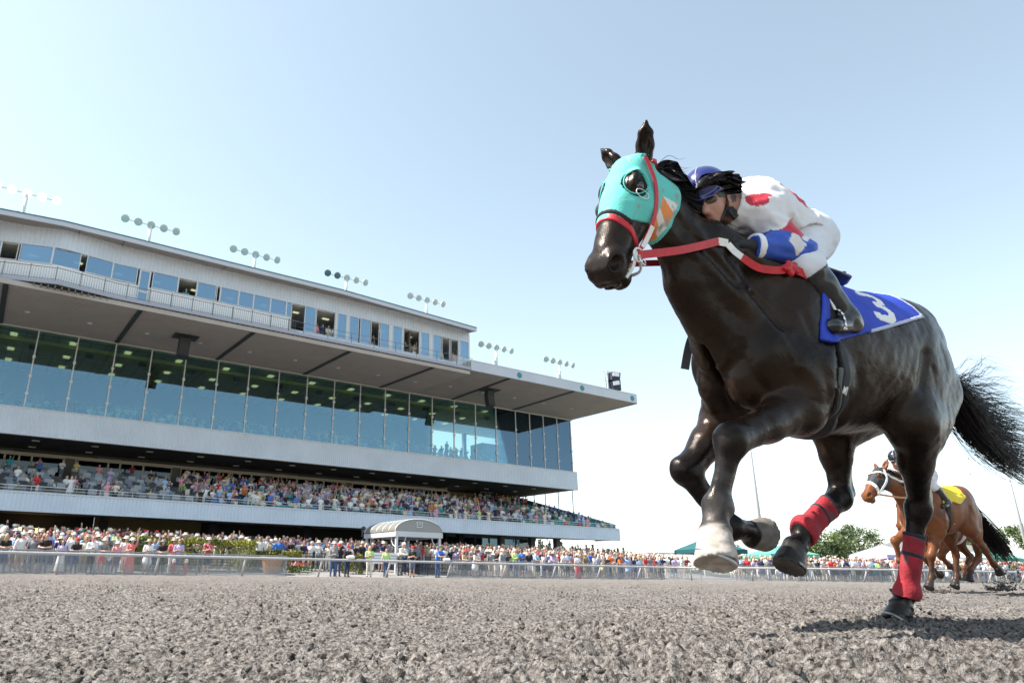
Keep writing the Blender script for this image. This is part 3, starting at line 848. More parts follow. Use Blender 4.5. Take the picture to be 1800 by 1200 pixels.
# ------------------------------------------------------------------ apron, rail, fences, planting, shelter, tents, trees
ASPH = mat('apron_paving', (.22, .21, .20), rough=.9, var=.15, vscale=.7)
def az_(n): return .03 + max(0, n - 37.6) * .088
b = MB(); b.hexa([W(-40, 37.0, -.3), W(62, 37.0, -.3), W(62, 66, -.3), W(-40, 66, -.3), W(-40, 37.0, .02), W(62, 37.0, .02), W(62, 66, az_(54)), W(-40, 66, az_(54))])
b.v = []; b.f = []; b.m = []
prof = [(36.9, .0), (37.6, .03), (50, az_(50)), (54, az_(54)), (68, az_(54))]
for (n0, z0), (n1, z1) in zip(prof[:-1], prof[1:]): b.add([W(-40, n0, z0), W(62, n0, z0), W(62, n1, z1), W(-40, n1, z1)], [(0, 1, 2, 3)])
b.build('apron', ASPH, kind='structure')
# the outer rail: straight in front of the stand, then round the turn
RAILP = [W(s, 36) for s in (-20, 0, 12, 24, 36, 44)] + [(20.5, 53.5, 0), (25.5, 52.2, 0), (31.5, 52.5, 0), (39, 54.5, 0), (47, 57.5, 0), (56, 61.5, 0), (66, 66, 0), (78, 72, 0)]
RP = curve(np.array(RAILP), 900)
RL = np.concatenate([[0], np.cumsum(np.linalg.norm(np.diff(RP, axis=0), axis=1))]) - 20.0
def rail_at(t, off=0.0, z=0.0):
    p = np.array([np.interp(t, RL, RP[:, i]) for i in range(2)])
    q = np.array([np.interp(t + .2, RL, RP[:, i]) for i in range(2)])
    d = (q - p) / np.linalg.norm(q - p)
    return Vector((p[0] - d[1] * off, p[1] + d[0] * off, z)), math.atan2(d[1], d[0])
RAILW = mat('rail_white', (.43, .42, .42), rough=.35, var=.06, vscale=3)
rail = empty('track_rail', label='white outer running rail on slanted posts along the dirt track', cat='rail')
T_END = float(RL[-1]) - 1
V, F_ = [], []; n = 0
ts = np.arange(-19, T_END, 1.0)
for t in ts:
    p, a = rail_at(t, 0, .90)
    for k in range(8):
        w = 2 * math.pi * k / 8
        V.append((p.x - math.sin(a) * math.cos(w) * .065, p.y + math.cos(a) * math.cos(w) * .065, p.z + math.sin(w) * .065))
for i in range(len(ts) - 1):
    for k in range(8): F_.append((i * 8 + k, i * 8 + (k + 1) % 8, i * 8 + 8 + (k + 1) % 8, i * 8 + 8 + k))
mesh_from('rail_tube', V, F_, [RAILW], rail, True)
t = 3.55 - 4.27 * 5
while t < T_END - 2:
    p0, _ = rail_at(t, .50, -.05); p1, _ = rail_at(t, .02, .86)
    b = MB(); b.bar(p0, p1, .052, 8); b.build('post', RAILW, rail, True); t += 4.27
# wire fence the public leans on: pipes, posts and a fine mesh below
def mesh_mat():
    m = bpy.data.materials.new('wire_mesh'); m.use_nodes = True
    t = m.node_tree; b_ = t.nodes['Principled BSDF']; b_.inputs['Base Color'].default_value = (.34, .35, .36, 1); b_.inputs['Roughness'].default_value = .6
    b_.inputs['Alpha'].default_value = .40
    return m
def chain_mat():
    m = bpy.data.materials.new('chain_link'); m.use_nodes = True
    t = m.node_tree; b_ = t.nodes['Principled BSDF']; b_.inputs['Base Color'].default_value = (.40, .41, .42, 1); b_.inputs['Metallic'].default_value = .4; b_.inputs['Roughness'].default_value = .5
    tc = t.nodes.new('ShaderNodeUVMap')
    sx = t.nodes.new('ShaderNodeSeparateXYZ'); t.links.new(tc.outputs[0], sx.inputs[0])
    outs = []
    for sg in (1, -1):
        m1 = t.nodes.new('ShaderNodeMath'); m1.operation = 'MULTIPLY'; m1.inputs[1].default_value = sg
        t.links.new(sx.outputs['Y'], m1.inputs[0])
        ad = t.nodes.new('ShaderNodeMath'); ad.operation = 'ADD'; t.links.new(sx.outputs['X'], ad.inputs[0]); t.links.new(m1.outputs[0], ad.inputs[1])
        ml = t.nodes.new('ShaderNodeMath'); ml.operation = 'MULTIPLY'; ml.inputs[1].default_value = 11.0; t.links.new(ad.outputs[0], ml.inputs[0])
        fr = t.nodes.new('ShaderNodeMath'); fr.operation = 'FRACT'; t.links.new(ml.outputs[0], fr.inputs[0])
        lt_ = t.nodes.new('ShaderNodeMath'); lt_.operation = 'LESS_THAN'; lt_.inputs[1].default_value = .17; t.links.new(fr.outputs[0], lt_.inputs[0]); outs.append(lt_)
    mx = t.nodes.new('ShaderNodeMath'); mx.operation = 'MAXIMUM'; t.links.new(outs[0].outputs[0], mx.inputs[0]); t.links.new(outs[1].outputs[0], mx.inputs[1])
    t.links.new(mx.outputs[0], b_.inputs['Alpha'])
    return m
MESHM, CHAINM = mesh_mat(), chain_mat()
def fence(t0, t1, label, step=2.4):
    root = empty('wire_fence', label=label, cat='fence', group='wire fences behind the running rail')
    ts = np.arange(t0, t1 + .01, step)
    for z, r, nm in ((1.06, .03, 'top_pipe'), (.12, .02, 'bottom_pipe')):
        b = MB(); b.path([rail_at(t, 1.25, z)[0] for t in ts], r, 6); b.build(nm, GREYM, root)
    for t in ts:
        b = MB(); p = rail_at(t, 1.25, 0)[0]; b.bar((p.x, p.y, -.05), (p.x, p.y, 1.08), .03, 6); b.build('post', GREYM, root)
    V, F_ = [], []
    for t in ts:
        p = rail_at(t, 1.22)[0]; V += [(p.x, p.y, .02), (p.x, p.y, 1.04)]
    F_ = [(2 * i, 2 * i + 2, 2 * i + 3, 2 * i + 1) for i in range(len(ts) - 1)]
    o = mesh_from('chain_link', V, F_, [CHAINM], root)
    uv = o.data.uv_layers.new(name='UVMap')
    for pl in o.data.polygons:
        for li in pl.loop_indices:
            vi = o.data.loops[li].vertex_index; uv.data[li].uv = (ts[vi // 2], V[vi][2])
    V = [(v[0], v[1], .02 if i % 2 == 0 else .50) for i, v in enumerate([(rail_at(t, 1.10)[0].x, rail_at(t, 1.10)[0].y) for t in ts for _ in (0, 1)])]
    mesh_from('wind_screen', V, F_, [MESHM], root)
fence(-14.0, 16.0, 'wire fence with a grey screen behind the rail at the left, below the hedge')
fence(25.5, T_END - 3, 'wire fence with a grey screen along the right half of the rail', step=2.4)
# bleacher style black railings by the gap
BLK = mat('black_rail', (.012, .012, .014), rough=.4)
def black_railing(s0, s1, n, label, z0=0.0, h=1.05):
    root = empty('black_railing', W(s0, n, z0), ST_ROT, label=label, cat='railing', group='black railings by the gap in the fence')
    L = s1 - s0
    for z in (h, h * .82, h * .62, h * .42, h * .2):
        b = MB(); b.bar((0, 0, z), (L, 0, z), .022, 5); b.build('bar', BLK, root)
    for k in range(max(2, int(L / 1.1)) + 1):
        x = L * k / max(2, int(L / 1.1)); b = MB(); b.bar((x, 0, 0), (x, 0, h + .03), .03, 5); b.build('post', BLK, root)
black_railing(17.0, 18.6, 40.6, 'black bar railing between the hedge and the people in dark shirts', az_(40.6))
black_railing(22.7, 24.2, 38.6, 'short black railing in front of the arched shelter', .1, 1.15)
black_railing(24.6, 27.9, 38.2, 'black railing with a blue bag beside the man in the blue shirt', .1, 1.15)
black_railing(9.0, 12.2, 38.9, 'low bench like railing behind the man in the patterned shirt', .1, .75)
# hedges: leaf faces through a volume
def leaf_mat(name, c0, c1):
    m = bpy.data.materials.new(name); m.use_nodes = True
    t = m.node_tree; b_ = t.nodes['Principled BSDF']; b_.inputs['Roughness'].default_value = .55; b_.inputs['Specular IOR Level'].default_value = .3
    a = t.nodes.new('ShaderNodeAttribute'); a.attribute_name = 'tint'
    t.links.new(a.outputs['Color'], b_.inputs['Base Color'])
    b_.inputs['Transmission Weight'].default_value = 0
    MATS[name] = m; return m
LEAF = leaf_mat('leaves', None, None)
def leaves(name, centres, size, c0, c1, parent, seed, **kw):
    q = np.random.default_rng(seed); n = len(centres)
    d = q.standard_normal((n, 3)); d /= np.linalg.norm(d, axis=1)[:, None]; d[:, 2] = np.abs(d[:, 2]) * .6 + .1
    u = np.cross(d, q.standard_normal((n, 3))); u /= np.linalg.norm(u, axis=1)[:, None]
    w = np.cross(d, u); w /= np.linalg.norm(w, axis=1)[:, None]
    s = size * q.uniform(.6, 1.35, n)[:, None]
    c = np.asarray(centres)
    bend = d * s * .15
    V = np.stack([c - u * s, c + w * s * .45 + bend, c + u * s, c - w * s * .45 + bend], 1).reshape(-1, 3)
    Fc = np.arange(n * 4).reshape(n, 4)
    k = np.clip(.5 + .9 * vnoise(c * .9 / max(size * 6, .2), seed) + q.normal(0, .22, n), 0, 1)[:, None]
    col = np.repeat(np.array(c0) * (1 - k) + np.array(c1) * k, 4, axis=0)
    return mesh_from(name, V, Fc, [LEAF], parent, False, col=col, **kw)
BARK = mat('bark', (.10, .075, .055), rough=.9, var=.2, vscale=6)
def hedge(s0, s1, n0, n1, z0, z1, seed, label, per=420):
    root = empty('hedge', W((s0 + s1) / 2, (n0 + n1) / 2, z0), ST_ROT, label=label, cat='hedge', group='clipped hedges behind the fence')
    q = np.random.default_rng(seed); Lx, Ly, H = s1 - s0, n1 - n0, z1 - z0
    N = int(per * (Lx * H + Lx * Ly))
    p = q.uniform(-1, 1, (N, 3)); ax = q.integers(0, 3, N); sg = np.where(q.random(N) < .75, -1, 1)
    for a in range(3):
        m = ax == a; p[m, a] = np.where(a == 2, np.abs(sg[m]), sg[m]) * (1 - .28 * q.random(m.sum()) ** 2)
    c = p * np.array([Lx / 2, Ly / 2, H / 2]) + np.array([0, 0, H / 2])
    c = c + .10 * np.stack([vnoise(c * 1.9, 1), vnoise(c * 1.9, 2), vnoise(c * 1.7, 3)], 1) * np.array([1, 1.2, 1.3])
    leaves('foliage', c, .085, (.050, .080, .012), (.30, .29, .045), root, seed)
    b = MB(); 
    for k in range(int(Lx / .6) + 1): b.bar((-Lx / 2 + .2 + k * .6, 0, -.1), (-Lx / 2 + .25 + k * .6, .05, H * .7), .025, 5)
    b.build('stems', BARK, root)
    return root
hedge(6.9, 13.9, 39.6, 41.0, .1, 1.88, 5, 'tall clipped hedge with yellow green tips at the left', 330)
hedge(14.0, 16.8, 39.8, 40.9, .1, 1.36, 6, 'lower part of the yellow green hedge behind the wooden tub')
hedge(19.4, 20.5, 39.2, 39.8, .05, 1.25, 7, 'small square hedge beside the two women in lime shirts')
# wooden planter tub, flowers, barrier posts
tub = empty('planter_tub', W(14.6, 38.9, .05), ST_ROT, label='wooden planter tub in front of the low hedge', cat='planter')
for k in range(14):
    a = 2 * math.pi * k / 14; a2 = 2 * math.pi * (k + .94) / 14
    b = MB(); b.hexa([(.42 * math.cos(a), .42 * math.sin(a), 0), (.42 * math.cos(a2), .42 * math.sin(a2), 0), (.38 * math.cos(a2), .38 * math.sin(a2), 0), (.38 * math.cos(a), .38 * math.sin(a), 0),
                      (.60 * math.cos(a), .60 * math.sin(a), .98), (.60 * math.cos(a2), .60 * math.sin(a2), .98), (.55 * math.cos(a2), .55 * math.sin(a2), .98), (.55 * math.cos(a), .55 * math.sin(a), .98)])
    b.build('stave', mat('tub_wood', (.34, .17, .075), rough=.7, var=.2, vscale=7), tub)
b = MB(); b.lathe([(.56, .97), (.68, .98), (.68, 1.06), (.55, 1.06)], n=20); b.build('rim', mat('tub_rim', (.42, .20, .08), rough=.6), tub)
fl = empty('flower_bed', W(16.2, 38.7, .05), ST_ROT, label='red and pink flowers in a low bed beside the wooden tub', cat='flowers')
q = np.random.default_rng(2); c = q.normal(0, 1, (260, 3)) * np.array([.42, .18, .12]) + np.array([0, 0, .42])
leaves('foliage', c, .06, (.05, .12, .02), (.12, .22, .04), fl, 3)
for nm, colr, sd_2 in (('red_blooms', (.62, .03, .015), 4), ('pink_blooms', (.70, .25, .30), 5)):
    c = np.random.default_rng(sd_2).normal(0, 1, (60, 3)) * np.array([.34, .14, .08]) + np.array([.05 if sd_2 == 4 else -.25, -.1, .62])
    leaves(nm, c, .06, colr, colr, fl, sd_2, kind='stuff')
for s_, n_2, lab in ((8.95, 37.75, 'red post with a white cap, the one further left'), (9.55, 37.7, 'red post with a white cap beside the man in the patterned shirt')):
    r = empty('barrier_post', W(s_, n_2, .02), ST_ROT, label=lab, cat='post')
    b = MB(); b.lathe([(0, 0), (.085, 0), (.085, .62), (0, .62)], n=10); b.build('shaft', mat('post_red', (.50, .07, .05), rough=.6), r, False)
    b = MB(); b.lathe([(.086, .62), (.086, .74), (.075, .78), (0, .80)], n=10); b.build('cap', WHITE_P, r)
# arched shelter
sh = empty('arched_shelter', W(23.3, 40.0, az_(40)), ST_ROT, label='arched white entrance shelter with a translucent barrel roof', cat='shelter')
Wd, Dp, He = 3.5, 4.25, 2.28
SHM = mat('shelter_frame', (.52, .54, .56), rough=.4)
for x in (0.07, Wd - .07):
    for y in (.07, Dp - .07):
        b = MB(); b.box(x - .075, x + .075, y - .075, y + .075, -.2, He); b.build('post', SHM, sh)
b = MB(); b.box(-.1, Wd + .1, -.08, .06, He, He + .34); b.box(-.1, Wd + .1, Dp - .06, Dp + .08, He, He + .34); b.box(-.1, .06, .06, Dp - .06, He, He + .30); b.box(Wd - .06, Wd + .1, .06, Dp - .06, He, He + .30); b.build('eaves_beam', SHM, sh)
ROOFT = mat('roof_panel', (.20, .185, .16), rough=.35)
arc = [(Wd / 2 - (Wd / 2 + .08) * math.cos(a), He + .34 + .78 * math.sin(a)) for a in np.linspace(0, math.pi, 15)]
for k in range(5):
    y0, y1 = Dp * k / 5 + (.03 if k else -.06), Dp * (k + 1) / 5 - .03
    V = [(x, y, z + dz) for dz in (0, .03) for y in (y0, y1) for (x, z) in arc]; n = len(arc)
    F_ = []
    for i in range(n - 1):
        F_ += [(i, n + i, n + i + 1, i + 1), (2 * n + i, 2 * n + i + 1, 3 * n + i + 1, 3 * n + i), (i, i + 1, 2 * n + i + 1, 2 * n + i), (n + i, 3 * n + i, 3 * n + i + 1, n + i + 1)]
    mesh_from('roof_panel', V, F_, [ROOFT], sh)
for k in range(6):
    y = Dp * k / 5; b = MB(); b.path([(x, y, z + .035) for (x, z) in arc], .045, 6); b.build('roof_rib', SHM, sh)
V = [(x, -.03, z) for (x, z) in arc] + [(x, .0, z) for (x, z) in arc]; n = len(arc)
mesh_from('gable_panel', V, [tuple(range(n)), tuple(range(2 * n - 1, n - 1, -1))], [mat('gable_grey', (.27, .27, .26), rough=.5)], sh)
b = MB(); b.bar((1.55, -.06, He + .65), (1.95, -.06, He + .65), .02, 4); b.bar((1.55, -.06, He + .65), (1.55, -.06, He + .95), .02, 4); b.bar((1.95, -.06, He + .65), (1.95, -.06, He + .95), .02, 4); b.bar((1.5, -.06, He + .95), (2.0, -.06, He + .95), .02, 4); b.bar((1.65, -.06, He + .82), (1.85, -.06, He + .82), .02, 4); b.build('gable_sign', WHITE_P, sh)
for x0, dx in ((.1, 1), (Wd - .1, -1)):
    b = MB(); b.path([(x0 + dx * .62 * math.sin(a), 0, He - .62 + .62 * (1 - math.cos(a))) for a in np.linspace(0, math.pi / 2, 7)], .035, 6); b.build('brace', SHM, sh)
for y0, dy in ((.1, 1), (Dp - .1, -1)):
    b = MB(); b.path([(.05, y0 + dy * .62 * math.sin(a), He - .62 + .62 * (1 - math.cos(a))) for a in np.linspace(0, math.pi / 2, 7)], .035, 6); b.build('brace', SHM, sh)
hs_ = empty('loudspeaker_horn', W(23.15, 44.3, az_(44) + 2.55), ST_ROT, label='small grey horn loudspeaker at the back corner of the arched shelter', cat='loudspeaker')
b = MB(); b.lathe([(.04, .3), (.10, .18), (.22, 0)], n=10, axis='y'); b.build('horn', GREYM, hs_); b = MB(); b.bar((0, .2, -.5), (0, .2, .1), .03); b.build('bracket', GREYM, hs_)
sg = empty('notice_board', W(20.9, 38.9, .45), ST_ROT, label='white notice boards behind the two women in lime shirts', cat='sign')
for k in (0, 1):
    b = MB(); b.box(k * 1.15, k * 1.15 + 1.05, 0, .03, .35, 1.0); b.build('board', WHITE_P, sg)
    b = MB(); b.box(k * 1.15 + .12, k * 1.15 + .9, -.012, -.004, .80, .86); b.box(k * 1.15 + .12, k * 1.15 + .7, -.012, -.004, .64, .68); b.build('print', mat('print_grey', (.35, .45, .5), rough=.7), sg)
b = MB()
for x in (.02, 1.1, 2.18): b.bar((x, .05, -.45), (x, .05, 1.02), .025, 5)
b.build('legs', GREYM, sg)
for s_, n_2, lab in ((18.1, 37.0, 'white bag resting on the rail beside the people in dark shirts'), (24.6, 37.0, 'white bag resting on the rail beside the man in the black shirt')):
    S_ = Shape(); S_.ell((0, 0, .09), (.26, .13, .10), k=.02); S_.ell((.12, .02, .12), (.14, .10, .09), k=.03); S_.ell((-.14, 0, .10), (.14, .12, .08), k=.03)
    D, o, ax = S_.sample(.03); V, Q = nets(D, o, .03)
    bg_ = mesh_from('bag', V, Q, [WHITE_C if 'WHITE_C' in globals() else mat('white_cloth', (.80, .79, .78), rough=.75)], None, True, label=lab, cat='bag'); bg_.location = W(s_, n_2 - .95, .96); bg_.rotation_euler = (0, 0, ST_ROT)
# ---- tents, far buildings, light poles, trees round the turn
def tent(loc, w, h, hip, col, label, rot=0.0, ridge=0.0, nm='tent'):
    root = empty(nm, loc, rot, label=label, cat='tent')
    m = mat('canvas_' + col[0], col[1], rough=.8)
    for (x, y) in ((-1, -1), (1, -1), (1, 1), (-1, 1)):
        b = MB(); b.bar((x * w / 2 * .96, y * w / 2 * .96, 0), (x * w / 2 * .96, y * w / 2 * .96, h), .05, 5); b.build('pole', PALEM, root)
    z = h
    e = [(-w / 2, -w / 2, z), (w / 2, -w / 2, z), (w / 2, w / 2, z), (-w / 2, w / 2, z)]
    t0, t1 = (-ridge / 2, 0, z + hip), (ridge / 2, 0, z + hip)
    b = MB(); b.add(e + [t0, t1], [(0, 1, 5, 4), (1, 2, 5), (2, 3, 4, 5), (3, 0, 4)]); b.build('canopy', m, root)
    b = MB()
    for i in range(4):
        p, q = e[i], e[(i + 1) % 4]; b.add([p, q, (q[0], q[1], z - .35), (p[0], p[1], z - .35)], [(0, 1, 2, 3)])
    b.build('valance', m, root)
    return root
TE, TG, TW, TP = ('teal', (.008, .085, .095)), ('green', (.10, .36, .27)), ('white', (.80, .80, .80)), ('violet', (.42, .38, .62))
tent((26.6, 66.5, 0), 4.6, 2.65, .75, TE, 'dark teal tent behind the crowd, left of the raised front hoof', .2, ridge=2.5)
tent((33.8, 68.0, 0), 4.8, 2.35, .85, TG, 'pale green tent behind the crowd between the two raised hooves', .1)
tent((45.0, 70.0, 0), 4.2, 2.45, 1.0, TP, 'pale violet tent in front of the grey roofed building', .3)
for i, (x, y, w, c, lab) in enumerate([(51.3, 69, 3.6, TW, 'white tent left of a green one, just right of the standing hind leg'), (55.2, 70, 3.8, TG, 'green tent between two white tents behind the bay horse'), (59.0, 71.5, 3.8, TW, 'white tent behind the legs of the bay horse'),
                                   (63.0, 73, 4.0, TG, 'green tent behind the hind quarters of the bay horse'), (67.2, 75, 4.0, TW, 'white tent to the right of the bay horse tail'), (72.5, 78, 4.6, TW, 'large white tent at the right edge')]):
    tent((x, y, 0), w, 2.3, 1.05, c, lab, .25)
# low building with a broad hipped grey roof
bd = empty('pavilion', (81.5, 117, 0), -.3, label='low pavilion with a broad grey hipped roof behind the tents', cat='building')
b = MB(); b.box(-11, 11, -7, 7, 0, 3.0); b.build('wall', mat('pavilion_wall', (.42, .42, .40), rough=.8), bd)
b = MB(); b.add([(-13, -9, 3.0), (13, -9, 3.0), (13, 9, 3.0), (-13, 9, 3.0), (-3.5, -1.5, 6.3), (3.5, -1.5, 6.3), (3.5, 1.5, 6.3), (-3.5, 1.5, 6.3)], [(0, 1, 5, 4), (1, 2, 6, 5), (2, 3, 7, 6), (3, 0, 4, 7), (4, 5, 6, 7)]); b.build('roof', mat('pavilion_roof', (.15, .147, .14), rough=.8, var=.1, vscale=.6), bd)
b = MB(); b.box(-13.1, 13.1, -9.15, -9.0, 2.6, 3.06); b.build('eaves_board', WHITE_P, bd)
b = MB(); b.box(-2.6, 2.6, -1.3, 1.3, 6.1, 7.2); b.build('roof_monitor', mat('monitor', (.36, .36, .34), rough=.8), bd)
b = MB(); b.add([(x, -7.03, z) for z in (.9, 2.4) for x in (-9, -1)], [(0, 1, 3, 2)]); b.add([(x, -7.03, z) for z in (.9, 2.4) for x in (1, 9)], [(0, 1, 3, 2)]); b.build('window', MATS['dark_glass'], bd)
bd2 = empty('marquee', (44.5, 128, 0), .1, label='distant white marquee roof behind the raised front hoof', cat='tent')
b = MB(); b.add([(-6, -4, 4.2), (6, -4, 4.2), (6, 4, 4.2), (-6, 4, 4.2), (-3, 0, 6.8), (3, 0, 7.4)], [(0, 1, 5, 4), (1, 2, 5), (2, 3, 4, 5), (3, 0, 4)]); b.build('canopy', mat('marquee_cloth', (.62, .66, .74), rough=.8), bd2)
for x in (-5.8, 0, 5.8):
    for y in (-3.8, 3.8):
        b = MB(); b.bar((x, y, 0), (x, y, 4.2), .12); b.build('pole', PALEM, bd2)
def light_pole(x, y, h, label, lean=0.0, lamps=False):
    r = empty('light_pole', (x, y, 0), .6, label=label, cat='light pole', group='tall light poles beyond the turn')
    b = MB(); b.bar((0, 0, 0), (lean * h, 0, h), .24, 10, r2=.15); b.build('pole', mat('pole_grey', (.45, .46, .48), rough=.5), r, True)
    if lamps:
        b = MB(); b.bar((-1.9, 0, h), (1.9, 0, h), .07); b.bar((-1.9, 0, h - 1.2), (1.9, 0, h - 1.2), .07); b.build('cross_arm', PALEM, r)
        for z in (h, h - 1.2):
            for k in range(4):
                b = MB(); b.lathe([(.10, .5), (.34, .25), (.40, 0)], n=10, axis='y'); o = b.build('lamp', LAMP_H, r, True); o.location = (-1.8 + 1.2 * k, -.2, z - .2); o.rotation_euler = (.5, 0, 0)
light_pole(49.2, 103.3, 30, 'tall grey light pole seen between the front legs of the dark horse')
light_pole(71.0, 103.0, 21.5, 'grey light pole behind the head of the bay horse')
light_pole(84.6, 100.0, 22.5, 'light pole with a bank of lamps behind the horse tail', 0, True)
def tree(loc, h, w, seed, label, c0=(.040, .065, .024), c1=(.135, .175, .060), n=4200, size=.24):
    root = empty('tree', loc, 0, label=label, cat='tree', group='trees beyond the tents')
    q = np.random.default_rng(seed)
    b = MB(); b.bar((0, 0, 0), (.1, 0, h * .45), .28, 8, r2=.16)
    tips = []
    for k in range(9):
        a = q.uniform(0, 6.28); z0 = h * q.uniform(.22, .5); L = w * q.uniform(.25, .45)
        e = (math.cos(a) * L, math.sin(a) * L, z0 + h * q.uniform(.15, .38)); b.bar((.05, 0, z0), e, .10, 5, r2=.03); tips.append(e)
    b.build('trunk', BARK, root)
    cs = []
    for k in range(34):
        u = q.standard_normal(3); u /= np.linalg.norm(u)
        c = np.array([u[0] * w * .36, u[1] * w * .36, h * .62 + u[2] * h * .27]) * np.array([1, 1, 1]); c += q.normal(0, .05, 3) * w
        r = w * q.uniform(.09, .17)
        m = n // 34
        d = q.standard_normal((m, 3)); d /= np.linalg.norm(d, axis=1)[:, None]
        cs.append(c + d * r * (q.random(m) ** .4)[:, None] * np.array([1, 1, .8]))
    leaves('crown', np.concatenate(cs), size, c0, c1, root, seed)
tree((63.6, 113, 0), 7.9, 8.8, 21, 'round leafy tree right of the bandaged raised hind leg')
tree((80.5, 132, 0), 10.2, 10.5, 22, 'leafy tree beside the roof of the pavilion, partly behind it')
tree((47.5, 110, 0), 4.6, 5.0, 23, 'small young tree behind the crowd beside the pale front hoof', n=1500, c1=(.13, .17, .05))
tree((101, 132, 0), 12.4, 10, 24, 'tree behind the hind quarters of the bay horse')
tree((108, 136, 0), 10.2, 9.5, 25, 'lower tree to the right of the bay horse tail')
tree((114, 138, 0), 11.2, 10, 26, 'tree at the right edge, nearest the border')
tree((94, 135, 0), 6.8, 8, 27, 'small tree behind the belly of the bay horse')
# wooded rise far behind the end of the stand
q = np.random.default_rng(9); c = []
for k in range(110):
    x = q.uniform(55, 150); y = q.uniform(380, 420); hgt = np.interp(x, [55, 95, 150], [15, 13, 5]) * q.uniform(.75, 1.15)
    m = 90; t = q.random(m); a = q.uniform(0, 6.28, m); r = (1 - t) * hgt * .24 * q.random(m) ** .5
    c.append(np.stack([x + r * np.cos(a), y + r * np.sin(a), 2 + hgt * t], 1))
leaves('far_woods', np.concatenate(c), .9, (.035, .055, .035), (.09, .115, .06), None, 31, kind='stuff')
b = MB(); b.add([(x, y, z) for (x, y, z) in [(30, 360, -.2), (180, 360, -.2), (180, 460, 5), (30, 460, 9)]], [(0, 1, 2, 3)]); b.build('hills', mat('hill_green', (.06, .08, .035), rough=1), kind='structure')
